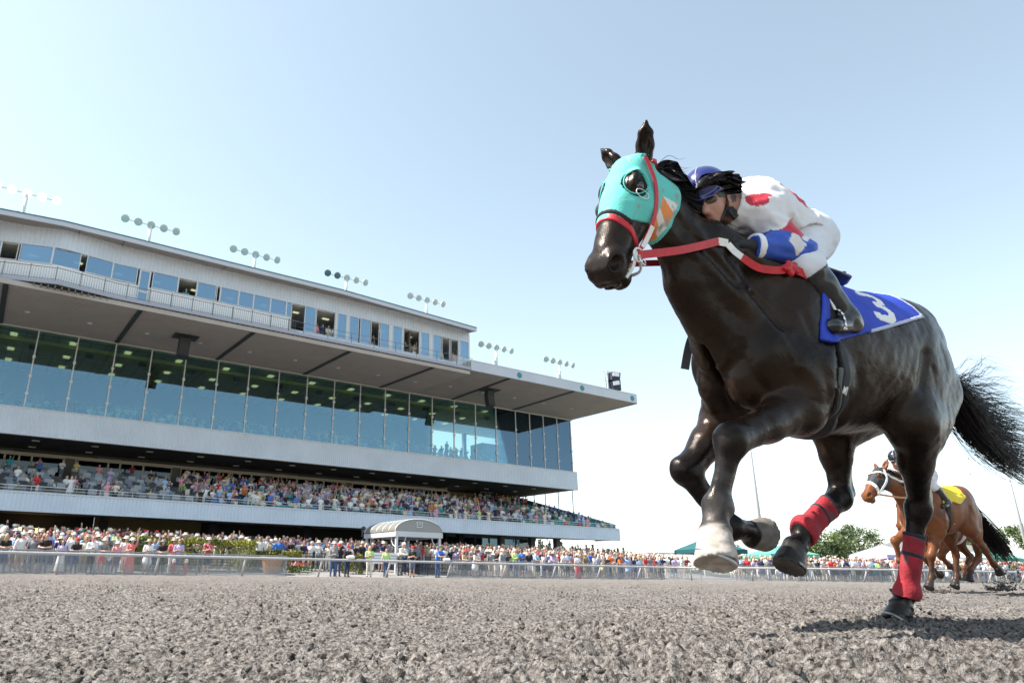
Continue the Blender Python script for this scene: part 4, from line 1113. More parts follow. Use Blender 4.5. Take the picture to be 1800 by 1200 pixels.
# ------------------------------------------------------------------ horses
def nrm_rows(V, Q):
    n = np.cross(V[Q[:, 2]] - V[Q[:, 0]], V[Q[:, 3]] - V[Q[:, 1]])
    o = np.zeros_like(V)
    for k in range(4):
        for a in range(3): o[:, a] += np.bincount(Q[:, k], n[:, a], len(V))
    return o / (np.linalg.norm(o, axis=1)[:, None] + 1e-12)
def head_axes(poll, muz, roll=0.0):
    a = nrm(np.array(muz) - np.array(poll))
    l = nrm(np.array([0, 1.0, 0]) - a * a[1])
    f = np.cross(l, a) * -1.0                      # towards the forehead
    if f[0] < 0: f = -f
    l, f = l * math.cos(roll) + f * math.sin(roll), f * math.cos(roll) - l * math.sin(roll)
    return a, l, f
def horse_shape(J):
    S = Shape()
    # trunk
    S.loft([(-1.03, 1.34, 1.18, .05), (-.99, 1.43, 1.10, .09), (-.92, 1.53, 1.02, .11), (-.82, 1.63, .98, .16), (-.67, 1.69, .955, .22), (-.5, 1.685, .945, .265),
            (-.3, 1.645, .91, .275), (-.1, 1.615, .86, .285), (.08, 1.62, .825, .275), (.22, 1.65, .82, .25), (.36, 1.655, .84, .225), (.5, 1.62, .87, .21),
            (.64, 1.52, .92, .185), (.74, 1.38, .99, .14), (.79, 1.25, 1.05, .09)], k=.03, e=2.15)
    # neck
    P = np.array(J['poll'])
    nb, nm, nt = np.array([.50, 0, 1.33]), np.array([.87, 0, 1.545]), P + np.array([-.17, 0, -.16])
    S.cap(nb, nm, .315, .192, .10, (0, 1, 0), .16, .098)
    S.cap(nm, nt, .196, .135, .05, (0, 1, 0), .105, .078)
    S.cap(nt, P + np.array([-.02, 0, -.06]), .145, .10, .05, (0, 1, 0), .078, .07)
    S.cap((.74, 0, 1.20), (.97, 0, 1.42), .12, .10, .08, (0, 1, 0), .13, .09)
    for s in (1, -1):
        S.cap((.62, s * .12, 1.24), (1.0, s * .065, 1.60), .065, .05, .06)             # neck strap muscle
        S.cap((.38, s * .13, 1.48), (.85, s * .05, 1.69), .09, .06, .08)
        # shoulder, arm
        S.ell((.42, s * .19, 1.30), (.15, .075, .27), [(1, 0, .45), (0, 1, 0), (-.45, 0, 1)], .06)
        S.ell((.60, s * .165, 1.12), (.13, .085, .15), k=.05)                              # point of shoulder
        S.ell((.30, s * .205, 1.08), (.15, .085, .17), k=.07)                              # triceps
        S.ell((.66, s * .085, 1.03), (.105, .080, .15), k=.02)                              # breast
        # ribs
        # creases between the muscles
        for (p, q, r, k_) in [((.30, s * .285, 1.46), (.20, s * .30, 1.10), .016, .035), ((.52, s * .262, 1.38), (.42, s * .285, 1.08), .012, .03), ((.60, s * .235, 1.26), (.70, s * .14, 1.40), .014, .04), 
                              ((-.40, s * .285, 1.30), (-.34, s * .26, 1.02), .015, .07), ((-.58, s * .265, 1.38), (-.70, s * .235, 1.02), .014, .035), ((-.46, s * .27, 1.24), (-.50, s * .27, 1.02), .012, .03), ((.80, s * .145, 1.44), (1.12, s * .10, 1.68), .016, .05), ((.18, s * .29, 1.20), (.10, s * .29, 1.00), .012, .05)]:
            S.cap(p, q, r, r, k_, op='s')
        # veins
        for pts in [[(.62, s * .24, 1.17), (.56, s * .262, 1.08), (.47, s * .262, 1.0)], [(.34, s * .285, 1.22), (.40, s * .275, 1.10), (.38, s * .28, 1.0)]]:
            S.chain(pts, [.006] * 4, .016)
    S.ell((.80, 0, 1.02), (.10, .018, .15), k=.05, op='s')                                      # groove down the breast
    # front legs
    for p, s in (('LF', 1), ('RF', -1)):
        e, kn, fe, co, to = [np.array(J[p + q]) for q in 'ekfct']
        sh = np.array([.42, s * .17, 1.08])
        S.cap(sh, e, .145, .115, .11)
        S.ell((.50, s * .12, .96), (.12, .10, .12), k=.08)
        d = nrm(kn - e); sd = nrm(np.cross(d, fe - kn + 1e-4)) if np.linalg.norm(np.cross(d, nrm(fe - kn))) > .2 else np.array([0, 1., 0])
        S.cap(e, e + (kn - e) * .5, .112, .074, .05, sd, .095, .07)
        S.cap(e + (kn - e) * .5, kn, .076, .052 * J.get(p + 'r', 1), .04, sd, .072, .052 * J.get(p + 'r', 1))
        g = J.get(p + 'r', 1)
        S.ell(kn, (.055 * g, .053 * g, .07 * g), [np.cross(sd, nrm(fe - kn)), sd, nrm(fe - kn)], .03)
        S.ell(e + (kn - e) * .9 + np.cross(nrm(fe - kn), sd) * .0, (.055, .056, .06), k=.03)
        lower_leg(S, kn, fe, co, to, .036, sd, J.get(p + 'r', 1))
    # hind legs
    for p, s in (('RH', -1), ('LH', 1)):
        hk, fe, co, to = [np.array(J[p + q]) for q in 'kfct']
        st = np.array(J.get(p + 's', (-.40, s * .19, 1.0)))
        hip = np.array([-.645, s * .115, 1.26])
        S.cap(hip, st, .20, .145, .08, (0, 1, 0), .105, .105)
        back = st + (hk - st) * .3 + np.array([-.10, 0, .05])
        S.cap(hip + np.array([-.14, 0, -.10]), back, .095, .08, .09)
        S.cap(st, st + (hk - st) * .45, .145, .088, .06, (0, 1, 0), .105, .068)
        S.cap(st + (hk - st) * .45, hk, .088, .054, .05, (0, 1, 0), .068, .042)
        cn = nrm(fe - hk)
        gs = nrm(st - hk)
        pt = hk + nrm(-cn * .55 - gs * .25 + np.array([-.35, 0, .25])) * .075
        S.cap(hk, pt, .045, .030, .035)                                                       # point of hock
        S.cap(pt, st + (hk - st) * .4 + np.array([-.06, 0, 0]), .026, .03, .03)               # tendon
        S.ell(hk + cn * .03, (.052, .046, .075), [np.cross((0, 1., 0), cn), (0, 1., 0), cn], .03)
        lower_leg(S, hk + cn * .02, fe, co, to, .040, np.array([0, 1., 0]), J.get(p + 'r', 1))
    # dock of the tail
    S.cap((-.98, 0, 1.40), (-1.10, 0, 1.29), .05, .03, .05)
    # head
    a, l, f = head_axes(J['poll'], J['muz'], J.get('roll', 0))
    H = len_head = np.linalg.norm(np.array(J['muz']) - P)
    k = J.get('hs', H / .60)
    S.loft(np.array([(-.05, .01, -.10, .055), (0, .05, -.14, .080), (.08, .066, -.185, .094), (.15, .072, -.208, .103), (.22, .070, -.205, .102), (.28, .064, -.175, .090),
            (.36, .056, -.150, .078), (.44, .050, -.130, .071), (.50, .046, -.125, .074), (.55, .036, -.128, .080), (.59, .014, -.118, .074), (.615, -.02, -.10, .055)]) * k,
           P, (a, l, f), k=.03, e=2.3)
    def hp(x, y, z): return P + (a * x + l * y + f * z) * k
    for s in (1, -1):
        S.ell(hp(.17, s * .068, -.115), np.array((.105, .038, .09)) * k, (a, l, f), .04)          # cheek
        S.ell(hp(.135, s * .088, .028), np.array((.050, .026, .026)) * k, (a, l, f), .03)          # brow
        S.ell(hp(.155, s * .110, -.000), np.array((.036, .020, .026)) * k, (a, l, f), .012, 's')   # socket
        S.cap(hp(.24, s * .075, -.02), hp(.42, s * .052, -.035), .020 * k, .014 * k, .03)            # facial crest
        S.ell(hp(.540, s * .060, -.012), np.array((.058, .030, .046)) * k, (a, l, f), .03)        # nostril wing
        S.ell(hp(.556, s * .082, -.008), np.array((.038, .034, .027)) * k, (a, l + f * .35 * s, f), .010, 's')
        # ears: tall cups
        ea = nrm(-a * .92 + l * s * (J.get('earw', (.34, .34))[0 if s > 0 else 1]) + f * J.get('ear', .25))
        eb = hp(-.015, s * .062, -.02)
        fr = nrm(l * s * .55 + f * .75 - ea * ((l * s * .55 + f * .75) @ ea)); sdv = np.cross(ea, fr)
        S.cap(eb, eb + ea * .080 * k, .030 * k, .031 * k, .03, sdv, .036 * k, .042 * k)
        S.cap(eb + ea * .075 * k, eb + ea * .130 * k, .031 * k, .023 * k, .015, sdv, .044 * k, .034 * k); S.cap(eb + ea * .130 * k, eb + ea * .182 * k, .023 * k, .008 * k, .012, sdv, .035 * k, .009 * k)
        S.ell(eb + ea * .095 * k + fr * .034 * k, np.array((.068, .030, .024)) * k, (ea, fr, sdv), .008, 's')
    S.ell(hp(.545, 0, -.135), np.array((.048, .046, .030)) * k, (a, l, f), .02)                     # chin
    S.cap(hp(.46, -.07, -.102), hp(.66, -.07, -.080), .0055, .0055, .008, l, .10, .10)              # (lips)
    S.p[-1] = S.p[-1][:4] + ('s',)
    S.cap(hp(.45, .09, -.104), hp(.60, .09, -.092), .011, .007, .008, l, .045, .045)
    S.p[-1] = S.p[-1][:4] + ('s',)
    S.hp, S.hk, S.ax = hp, k, (a, l, f)
    return S
def lower_leg(S, kn, fe, co, to, r, sd, g=1.0):
    r = r * g
    d = nrm(fe - kn)
    sd = nrm(sd - d * (sd @ d))
    bk = np.cross(sd, d)
    ft = nrm(to - fe)
    if bk @ ft > 0: bk = -bk
    S.cap(kn, kn + (fe - kn) * .35, r * 1.45, r, .03, sd, r * 1.2, r * .85)
    S.cap(kn + (fe - kn) * .25, fe, r * 1.02, r * 1.1, .02, sd, r * .80, r * .90)
    S.cap(kn + (fe - kn) * .12 + bk * r * .95, fe + bk * r * .75, r * .55, r * .62, .015)             # tendons
    S.ell(fe + bk * .012 * g, np.array((.056, .047, .052)) * g, (np.cross(d, sd), sd, d), .025)
    S.ell(fe + bk * .048 * g, np.array((.022, .026, .022)) * g, (np.cross(d, sd), sd, d), .025)       # ergot
    S.cap(fe, co, .042 * g, .044 * g, .02)
    h = nrm(to - co); L = np.linalg.norm(to - co)
    f2 = nrm(np.cross(sd, h)); 
    if f2 @ bk > 0: f2 = -f2                                                                          # towards the toe
    # hoof: a cone widening to the shoe, cut flat at the sole
    S.cap(co, to + h * .03, .047 * g, .068 * g, .010)
    S.cap(co - f2 * .030 * g, to - f2 * .030 * g, .036 * g, .052 * g, .02)                            # heels
    S.ell(to + h * .09, (.09, .12, .12), (h, f2, sd), .004, 's')
    S.ell(co - h * .004, np.array((.051, .051, .016)) * g, (f2, sd, h), .010)
    S.hoof = getattr(S, 'hoof', []) + [(co, to, h, f2, sd, g)]
def horse_tint(V, J, S, kind):
    """coat colour by place on the body (black points, brown body, muddy hoof)"""
    n = fbm(V * 6, 4, 3)[:, None] * .5 + .5
    if kind == 'dark':
        c0, c1 = np.array([.0055, .0034, .0028]), np.array([.021, .0112, .0072])
        black = np.array([.0042, .0036, .0040])
    else:
        c0, c1 = np.array([.105, .034, .013]), np.array([.175, .060, .023])
        black = np.array([.03, .02, .015])
    C = c0 + (c1 - c0) * n
    z = V[:, 2]
    lg = np.clip((.80 - z) / .22, 0, 1)[:, None] if kind == 'dark' else np.clip((.60 - z) / .30, 0, 1)[:, None] * .85
    C = C * (1 - lg) + black * lg
    if kind == 'dark':
        m = np.clip(1 - np.linalg.norm(V - S.hp(.56, 0, -.05), axis=1) / .16, 0, 1)[:, None]
        C = C * (1 - m) + np.array([.020, .014, .0125]) * m * (0.6 + .8 * n) + 0 * C
    for p in ('LF', 'RF', 'LH', 'RH'):
        co, to = np.array(J[p + 'c']), np.array(J[p + 't'])
        h = nrm(to - co)
        t = (V - co) @ h; r = np.linalg.norm(V - co - t[:, None] * h, axis=1)
        wob = .012 * vnoise(V * 22, 5)
        w = (np.clip((t + wob + .006) / .012, 0, 1) * (r < .10) * (t < .2))[:, None]
        hc = J.get(p + 'hoof', (.03, .027, .026))
        C = C * (1 - w) + np.array(hc) * (.72 + .45 * np.clip(.5 + .8 * fbm(V * np.array([30, 30, 55]), 4, 8)[:, None], 0, 1)) * w
        if p in J.get('dusty', ()):
            kn = np.array(J[p + 'k'])
            dd = nrm(co - kn); tt = (V - kn) @ dd; rr = np.linalg.norm(V - kn - tt[:, None] * dd, axis=1)
            L = np.linalg.norm(co - kn)
            w2 = (np.clip((tt / L - .0) * 1.1, 0, 1) * (rr < .13) * (.35 + .65 * np.clip(.5 + .9 * fbm(V * 18, 4, 9), 0, 1)) * .36)[:, None] * (1 - w)
            C = C * (1 - w2) + np.array([.17, .15, .14]) * w2
    return np.clip(C, 0, 1)
def shell(name, S, lo, hi, h, off, region, mats, parent, wr=0.0, col=None, **kw):
    """a layer of cloth or leather lying on the body: offset surface cut by a region field (negative inside)"""
    D, o, ax = S.sample(h, lo, hi)
    X, Y, Z = ax[0][:, None, None], ax[1][None, :, None], ax[2][None, None, :]
    R = region(X, Y, Z)
    E = D - off
    if wr:
        P = np.stack(np.broadcast_arrays(X, Y, Z), -1)
        E = E - wr * (vnoise(P * np.array([9, 15, 15]), 4) + .7 * vnoise(P * np.array([20, 32, 32]), 5))
    F = np.maximum(np.maximum(E, R), -(D + 0.012))
    V, Q = nets(F, o, h)
    if len(Q) == 0: return None
    V = relax(V, Q, 2)
    return mesh_from(name, V, Q, mats, parent, True, col=col(V) if col else None, **kw)
def slab(p, d, t0, t1, rmax=None):
    p = np.asarray(p, float); d = nrm(d)
    def fn(X, Y, Z):
        t = (X - p[0]) * d[0] + (Y - p[1]) * d[1] + (Z - p[2]) * d[2]
        r = np.abs(t - (t0 + t1) / 2) - (t1 - t0) / 2
        if rmax:
            ex, ey, ez = X - p[0] - t * d[0], Y - p[1] - t * d[1], Z - p[2] - t * d[2]
            r = np.maximum(r, np.sqrt(ex * ex + ey * ey + ez * ez) - rmax)
        return r
    return fn
def strands(name, roots, m, parent, width=.0022, seg=9, **kw):
    """hair: every strand a thin three-sided tapering tube along its polyline"""
    V, Fc = [], []
    for pts in roots:
        pts = np.asarray(pts); n = len(pts)
        T = np.gradient(pts, axis=0); T /= np.linalg.norm(T, axis=1)[:, None] + 1e-9
        u = np.cross(T, np.array([.3, .9, .2])); u /= np.linalg.norm(u, axis=1)[:, None] + 1e-9
        w = np.cross(T, u)
        r = width * (1 - np.linspace(0, 1, n) ** 2 * .85)
        b = len(V) * 1
        for k in range(3):
            t = 2 * math.pi * k / 3
            V.append(pts + (u * math.cos(t) + w * math.sin(t)) * r[:, None])
        base = (len(V) - 3) * n
        i = np.arange(n - 1)
        for k in range(3):
            a0 = base + k * n; a1 = base + ((k + 1) % 3) * n
            Fc.append(np.stack([a0 + i, a0 + i + 1, a1 + i + 1, a1 + i], 1))
    return mesh_from(name, np.concatenate(V), np.concatenate(Fc), [m], parent, True, **kw)
def strap(name, pts, width, thick, m, parent, nrmv=None, n=40, **kw):
    """a flat leather strap along a curve; nrmv: direction its face looks"""
    c = curve(pts, n)
    T = np.gradient(c, axis=0); T /= np.linalg.norm(T, axis=1)[:, None]
    N_ = np.tile(np.asarray(nrmv if nrmv is not None else (0, 1, 0), float), (n, 1)) if np.ndim(nrmv) < 2 else np.asarray(nrmv)
    N_ = N_ - T * (N_ * T).sum(1)[:, None]; N_ /= np.linalg.norm(N_, axis=1)[:, None]
    Bv = np.cross(T, N_)
    V = np.concatenate([c + Bv * width / 2 + N_ * thick / 2, c - Bv * width / 2 + N_ * thick / 2, c - Bv * width / 2 - N_ * thick / 2, c + Bv * width / 2 - N_ * thick / 2])
    Fc = []
    for i in range(n - 1):
        for k in range(4):
            a, b = k * n, ((k + 1) % 4) * n
            Fc.append((a + i, a + i + 1, b + i + 1, b + i))
    Fc += [(0, n, 2 * n, 3 * n), (n - 1, 4 * n - 1, 3 * n - 1, 2 * n - 1)]
    return mesh_from(name, V, Fc, [m], parent, False, **kw)
def coat_mat(name, rough):
    m = mat(name, (.02, .015, .012), rough=rough, spec=.30, attr=True, bump=.07, bscale=150, coat=.03)
    b = m.node_tree.nodes['Principled BSDF']
    b.inputs['Coat Roughness'].default_value = .25
    b.inputs['Specular Tint'].default_value = (1.0, .86, .74, 1)
    t = m.node_tree
    if 'hair' not in t.nodes:
        tc = t.nodes.new('ShaderNodeTexCoord'); mp = t.nodes.new('ShaderNodeMapping'); mp.inputs['Scale'].default_value = (22, 120, 60)
        nz = t.nodes.new('ShaderNodeTexNoise'); nz.name = 'hair'; nz.inputs['Scale'].default_value = 1.6; nz.inputs['Detail'].default_value = 8; nz.inputs['Distortion'].default_value = .6
        t.links.new(tc.outputs['Object'], mp.inputs[0]); t.links.new(mp.outputs[0], nz.inputs['Vector'])
        n2 = t.nodes.new('ShaderNodeTexNoise'); n2.inputs['Scale'].default_value = 26; n2.inputs['Detail'].default_value = 6; t.links.new(tc.outputs['Object'], n2.inputs['Vector'])
        ad2 = t.nodes.new('ShaderNodeMath'); ad2.operation = 'ADD'; t.links.new(nz.outputs['Fac'], ad2.inputs[0]); t.links.new(n2.outputs['Fac'], ad2.inputs[1])
        bp = t.nodes.new('ShaderNodeBump'); bp.inputs['Strength'].default_value = .15; bp.inputs['Distance'].default_value = .012
        t.links.new(ad2.outputs[0], bp.inputs['Height']); t.links.new(bp.outputs[0], b.inputs['Normal'])
    if not any(l.to_socket.name == 'Roughness' for l in t.links):
        at = t.nodes.new('ShaderNodeAttribute'); at.attribute_name = 'tint'
        bw = t.nodes.new('ShaderNodeRGBToBW'); t.links.new(at.outputs['Color'], bw.inputs[0])
        mr = t.nodes.new('ShaderNodeMapRange'); lo = .035 if name == 'coat_dark' else .30
        mr.inputs['From Min'].default_value = lo; mr.inputs['From Max'].default_value = lo + .12
        mr.inputs['To Min'].default_value = rough; mr.inputs['To Max'].default_value = .92
        t.links.new(bw.outputs[0], mr.inputs['Value'])
        tc = t.nodes.new('ShaderNodeTexCoord'); nz = t.nodes.new('ShaderNodeTexNoise'); nz.inputs['Scale'].default_value = 9; nz.inputs['Detail'].default_value = 7
        t.links.new(tc.outputs['Object'], nz.inputs['Vector'])
        m2 = t.nodes.new('ShaderNodeMapRange'); m2.inputs['To Min'].default_value = -.26; m2.inputs['To Max'].default_value = .22
        t.links.new(nz.outputs['Fac'], m2.inputs['Value'])
        ad = t.nodes.new('ShaderNodeMath'); ad.operation = 'ADD'; t.links.new(mr.outputs[0], ad.inputs[0]); t.links.new(m2.outputs[0], ad.inputs[1])
        t.links.new(ad.outputs[0], b.inputs['Roughness'])
        ms = t.nodes.new('ShaderNodeMapRange'); ms.inputs['From Min'].default_value = lo; ms.inputs['From Max'].default_value = lo + .12; ms.inputs['To Min'].default_value = .21; ms.inputs['To Max'].default_value = .05
        t.links.new(bw.outputs[0], ms.inputs['Value']); t.links.new(ms.outputs[0], b.inputs['Specular IOR Level'])
    return m

J1 = dict(poll=(1.335, 0, 1.915), muz=(1.50, .035, 1.36), roll=-.14, ear=.58, earw=(.26, .78), hs=1.0, LFr=1.22, RFr=1.14, RHr=1.16, LHr=1.06,
  LFe=(.45, .185, .90), LFk=(.965, .265, .690), LFf=(1.030, .258, .425), LFc=(1.058, .280, .325), LFt=(1.085, .310, .225),
  RFe=(.52, -.16, .87), RFk=(.807, -.131, .574), RFf=(.559, -.074, .346), RFc=(.412, -.103, .327), RFt=(.300, -.123, .332),
  RHs=(-.29, -.17, .98), RHk=(-.323, -.147, .563), RHf=(.022, -.102, .355), RHc=(.108, -.092, .276), RHt=(.160, -.080, .190),
  LHs=(-.40, .19, .96), LHk=(-.579, .099, .554), LHf=(-.516, .058, .115), LHc=(-.462, .062, .043), LHt=(-.405, .069, -.030),
  LFhoof=(.40, .355, .315), RFhoof=(.16, .14, .125), dusty=('LF',))
B1 = np.array([[-0.90147597625055, -0.4312644003811486, 0.03677065687482666], [0.4221191895672195, -0.8947730531376292, -0.1455904295545527], [0.09568936222084284, -0.11572467473557117, 0.9886613907780128]])
O1 = (1.95285172, 3.53788661, 0.05551571)
def place(o, B, O):
    o.matrix_world = Matrix(((B[0][0], B[1][0], B[2][0], O[0]), (B[0][1], B[1][1], B[2][1], O[1]), (B[0][2], B[1][2], B[2][2], O[2]), (0, 0, 0, 1)))
def l2w(l, B=B1, O=O1): return np.array(O) + np.asarray(l) @ np.asarray(B)
S1 = horse_shape(J1)
HZ = 0.0085
D_, o_, ax_ = S1.sample(HZ)
V_, Q_ = nets(D_, o_, HZ)
V_ = relax(V_, Q_, 2)
fl_ = np.clip(1 - np.abs(V_[:, 0] + .12) / .24, 0, 1) * np.clip((np.abs(V_[:, 1]) - .18) / .06, 0, 1) * np.clip(1 - np.abs(V_[:, 2] - 1.16) / .24, 0, 1)
V_ = V_ + (fl_ * .0019 * np.sin(V_[:, 0] * 95 + V_[:, 2] * 38 + 5 * vnoise(V_ * 5, 77)))[:, None] * nrm_rows(V_, Q_)
V_ = V_ + (.0045 * fbm(V_ * 7, 3, 21) + .0016 * fbm(V_ * 24, 2, 31))[:, None] * nrm_rows(V_, Q_)
horse = empty('racehorse', label='black brown racehorse galloping in a teal hood, in front', cat='horse')
place(horse, B1, O1)
COAT = coat_mat('coat_dark', .31)
horse_body = mesh_from('body', V_, Q_, [COAT], horse, True, col=horse_tint(V_, J1, S1, 'dark'))
# ------------------------------------------------------------------ tack of the racehorse in front
TEAL = mat('hood_cloth', (.07, .50, .44), rough=.8, sheen=.1, attr=True, bump=.10, bscale=90, dirt=((.26, .30, .26), 17, .60))
RED_L = mat('red_leather', (.50, .012, .022), rough=.42, var=.15, vscale=30)
WHITE_L = mat('white_leather', (.78, .76, .72), rough=.5, var=.08, vscale=30)
BLACK_L = mat('black_leather', (.012, .012, .014), rough=.33)
STEEL = mat('steel', (.75, .75, .75), rough=.2, metal=1)
BLUE_C = mat('blue_cloth', (.010, .042, .42), rough=.62, sheen=.0, var=.14, vscale=9, bump=.25, bscale=14)
WHITE_C = mat('white_cloth', (.74, .73, .72), rough=.75, var=.05)
RED_B = mat('bandage_red', (.30, .014, .024), rough=.85, var=.35, vscale=14, bump=.25, bscale=90, dirt=((.10, .05, .05), 9, .56))
NAVY_B = mat('bandage_tape', (.012, .010, .022), rough=.7)
GLASSY = mat('eye_gloss', (.008, .005, .004), rough=.06, spec=.7, coat=.6)
PAD = mat('grey_pad', (.10, .105, .10), rough=.8)
HORN = mat('shoe_metal', (.30, .29, .28), rough=.45, metal=.8)
ha, hl, hf = S1.ax; hP = np.array(J1['poll']); hk = S1.hk
def hc(X, Y, Z):
    x, y, z = X - hP[0], Y - hP[1], Z - hP[2]
    return [(x * v[0] + y * v[1] + z * v[2]) / hk for v in (ha, hl, hf)]
hlo, hhi = hP + np.array([-.35, -.25, -.70]), hP + np.array([.38, .3, .12])
def hood_region(X, Y, Z):
    a, l, f = hc(X, Y, Z)
    r = np.maximum(a - (.335 - .06 * np.clip(-f / .12, -.2, 1.0) + .05 * np.clip((-f - .12) / .08, 0, 1)), -(a + .025))
    r = np.maximum(r, -(f + .245))
    for s in (1, -1):
        e = np.sqrt(((a - .150) * .95) ** 2 + (f - .016) ** 2 + ((l - s * .100) * .62) ** 2) - .060
        r = np.maximum(r, -e)
        q = np.sqrt((a + .03) ** 2 + (f + .02) ** 2 + ((l - s * .062) * 1.0) ** 2) - .046
        r = np.maximum(r, -q)
    return r * hk
def hood_col(V):
    d = V - hP
    a, l, f = d @ ha / hk, d @ hl / hk, d @ hf / hk
    c = np.tile(np.array([.11, .54, .47]), (len(V), 1))
    stripe = (np.abs(l + .005) < .020) & (f > -.02) & (a < .33)
    cheek = (f < -.130) & (a > .105 + .25 * (f + .2))
    c[cheek] = (.80, .26, .06)
    c[cheek & (np.abs(((a + .35 * f) * 9) % 1 - .5) < .20)] = (.72, .70, .66)
    c[(f < -.225)] = (.11, .54, .47)
    return c
shell('hood', S1, hlo, hhi, .0048, .0085, hood_region, [TEAL], horse, wr=.0012, col=hood_col, label='teal hood with orange and white cheek patch')
def ring(name, c, ax1, ax2, r1, r2, t, m, parent, n=28, **kw):
    th = np.linspace(0, 2 * np.pi, n + 1)[:-1]
    V = []; F_ = []
    for i, q in enumerate(th):
        p = np.array(c) + np.array(ax1) * math.cos(q) * r1 + np.array(ax2) * math.sin(q) * r2
        o = nrm(np.array(ax1) * math.cos(q) * r1 + np.array(ax2) * math.sin(q) * r2); b = np.cross(ax1, ax2)
        for k in range(6):
            w = 2 * np.pi * k / 6
            V.append(p + (o * math.cos(w) + b * math.sin(w)) * t)
    for i in range(n):
        for k in range(6):
            F_.append((i * 6 + k, i * 6 + (k + 1) % 6, ((i + 1) % n) * 6 + (k + 1) % 6, ((i + 1) % n) * 6 + k))
    return mesh_from(name, V, F_, [m], parent, True, **kw)
def ball(name, c, r, m, parent, axes=np.eye(3), n=18, lat=(0, math.pi), **kw):
    V, F_ = [], []
    R_ = n // 2 + 1
    for i in range(R_):
        p = lat[0] + (lat[1] - lat[0]) * i / (R_ - 1)
        for k in range(n):
            t = 2 * math.pi * k / n
            e = np.array([math.sin(p) * math.cos(t) * r[0], math.sin(p) * math.sin(t) * r[1], math.cos(p) * r[2]])
            V.append(np.array(c) + e @ np.array(axes))
    for i in range(R_ - 1):
        for k in range(n):
            F_.append((i * n + k, (i + 1) * n + k, (i + 1) * n + (k + 1) % n, i * n + (k + 1) % n))
    return mesh_from(name, V, F_, [m], parent, True, **kw)
for s in (1, -1):
    ball('eye', S1.hp(.155, s * .090, .000), (.025, .025, .025), GLASSY, horse)
TEAL_P = mat('hood_trim', (.07, .46, .40), rough=.6)
for s in (1, -1):
    on = nrm(hl * s * .80 + hf * .60)
    u = nrm(np.cross(on, ha)); w = np.cross(on, u)
    ring('eye_ring', S1.hp(.150, s * .097, .024), w, u, .060 * hk, .056 * hk, .0032, TEAL_P, horse)
# blinker cups: half shells behind each eye
CUPB = mat('blinker_cup', (.015, .016, .018), rough=.4)
on = nrm(-hl * .95 + hf * .1)
ball('blinker_cup', S1.hp(.19, -.112, -.03), (.050, .045, .050), CUPB, horse, axes=(ha, np.cross(on, ha), on), lat=(0, math.pi * .55), label='black blinker cup over the right eye')
CUPC = mat('clear_cup', (.55, .60, .58), rough=.15, alpha=.35)
on2 = nrm(hl * .95 + hf * .12)
cupd = nrm(ha * .9 - hf * .5)
ring('cup_wire', S1.hp(.195, .116, -.012), nrm(ha + hf * .35), nrm(np.cross(on2, ha)), .022, .036, .0022, WHITE_L, horse, label='pale half cup wire under the left eye')
# bridle
def head_band(name, a0, a1, off, m, tilt=0.0, lab=None, fmin=-1, fmax=1, lmin=-1):
    def rg(X, Y, Z):
        a, l, f = hc(X, Y, Z)
        r = np.abs(a + tilt * f - (a0 + a1) / 2) - (a1 - a0) / 2
        return np.maximum(np.maximum(np.maximum(np.maximum(r, fmin - f), f - fmax), lmin - l), -.31 - f) * hk
    return shell(name, S1, hlo, hhi, .0048, off, rg, [m], horse, label=lab)
head_band('noseband', .343, .373, .0085, RED_L, .34, 'red noseband')
head_band('noseband_pad', .328, .345, .014, mat('fleece_black', (.02, .018, .02), rough=.95), .34, 'dark padding above the noseband', fmin=-.02)
head_band('throat_latch', -.005, .016, .018, RED_L, -.55, fmax=-.02)
def onhead(pts, off=.012):
    """lift points of the head frame onto the skin"""
    out = []
    for (x, y, z) in pts: out.append(S1.hp(x, y, z))
    return out
strap('cheek_strap', onhead([(.0, .103, .02), (.09, .122, -.055), (.20, .124, -.10), (.30, .112, -.115), (.40, .092, -.112), (.435, .086, -.108)]), .020, .005, RED_L, horse, nrmv=hl + hf * .1, label='red cheek strap of the bridle')
strap('cheek_strap', onhead([(.30, .116, -.118), (.35, .106, -.118), (.41, .095, -.113)]), .022, .007, WHITE_L, horse, nrmv=hl + hf * .1, label='white lower cheek piece above the bit')
bit = S1.hp(.455, .092, -.105)
ring('bit_ring', bit, ha, nrm(np.cross(hl, ha)), .030, .030, .0055, WHITE_L, horse)
ring('bit_ring', bit + hl * .012 + ha * .02 - hf * .02, nrm(ha + hl * .5), nrm(np.cross(hl, ha)), .026, .020, .004, STEEL, horse)
strap('chin_strap', [bit, S1.hp(.50, .075, -.155), S1.hp(.50, 0, -.172), S1.hp(.50, -.07, -.15)], .016, .005, WHITE_L, horse, nrmv=-hf)
strap('tongue_tie', [S1.hp(.44, .088, -.09), S1.hp(.52, .086, -.098), S1.hp(.575, .070, -.092)], .014, .005, WHITE_L, horse, nrmv=hl)
# teeth and lower lip showing at the corner of the mouth
tm = MB()
for q in range(5):
    c = S1.hp(.50 + q * .014, .066 - q * .003, -.098); tm.bar(c, c - hf * .014, .0055, 6)
tm.build('teeth', mat('tooth', (.62, .55, .42), rough=.4), horse)
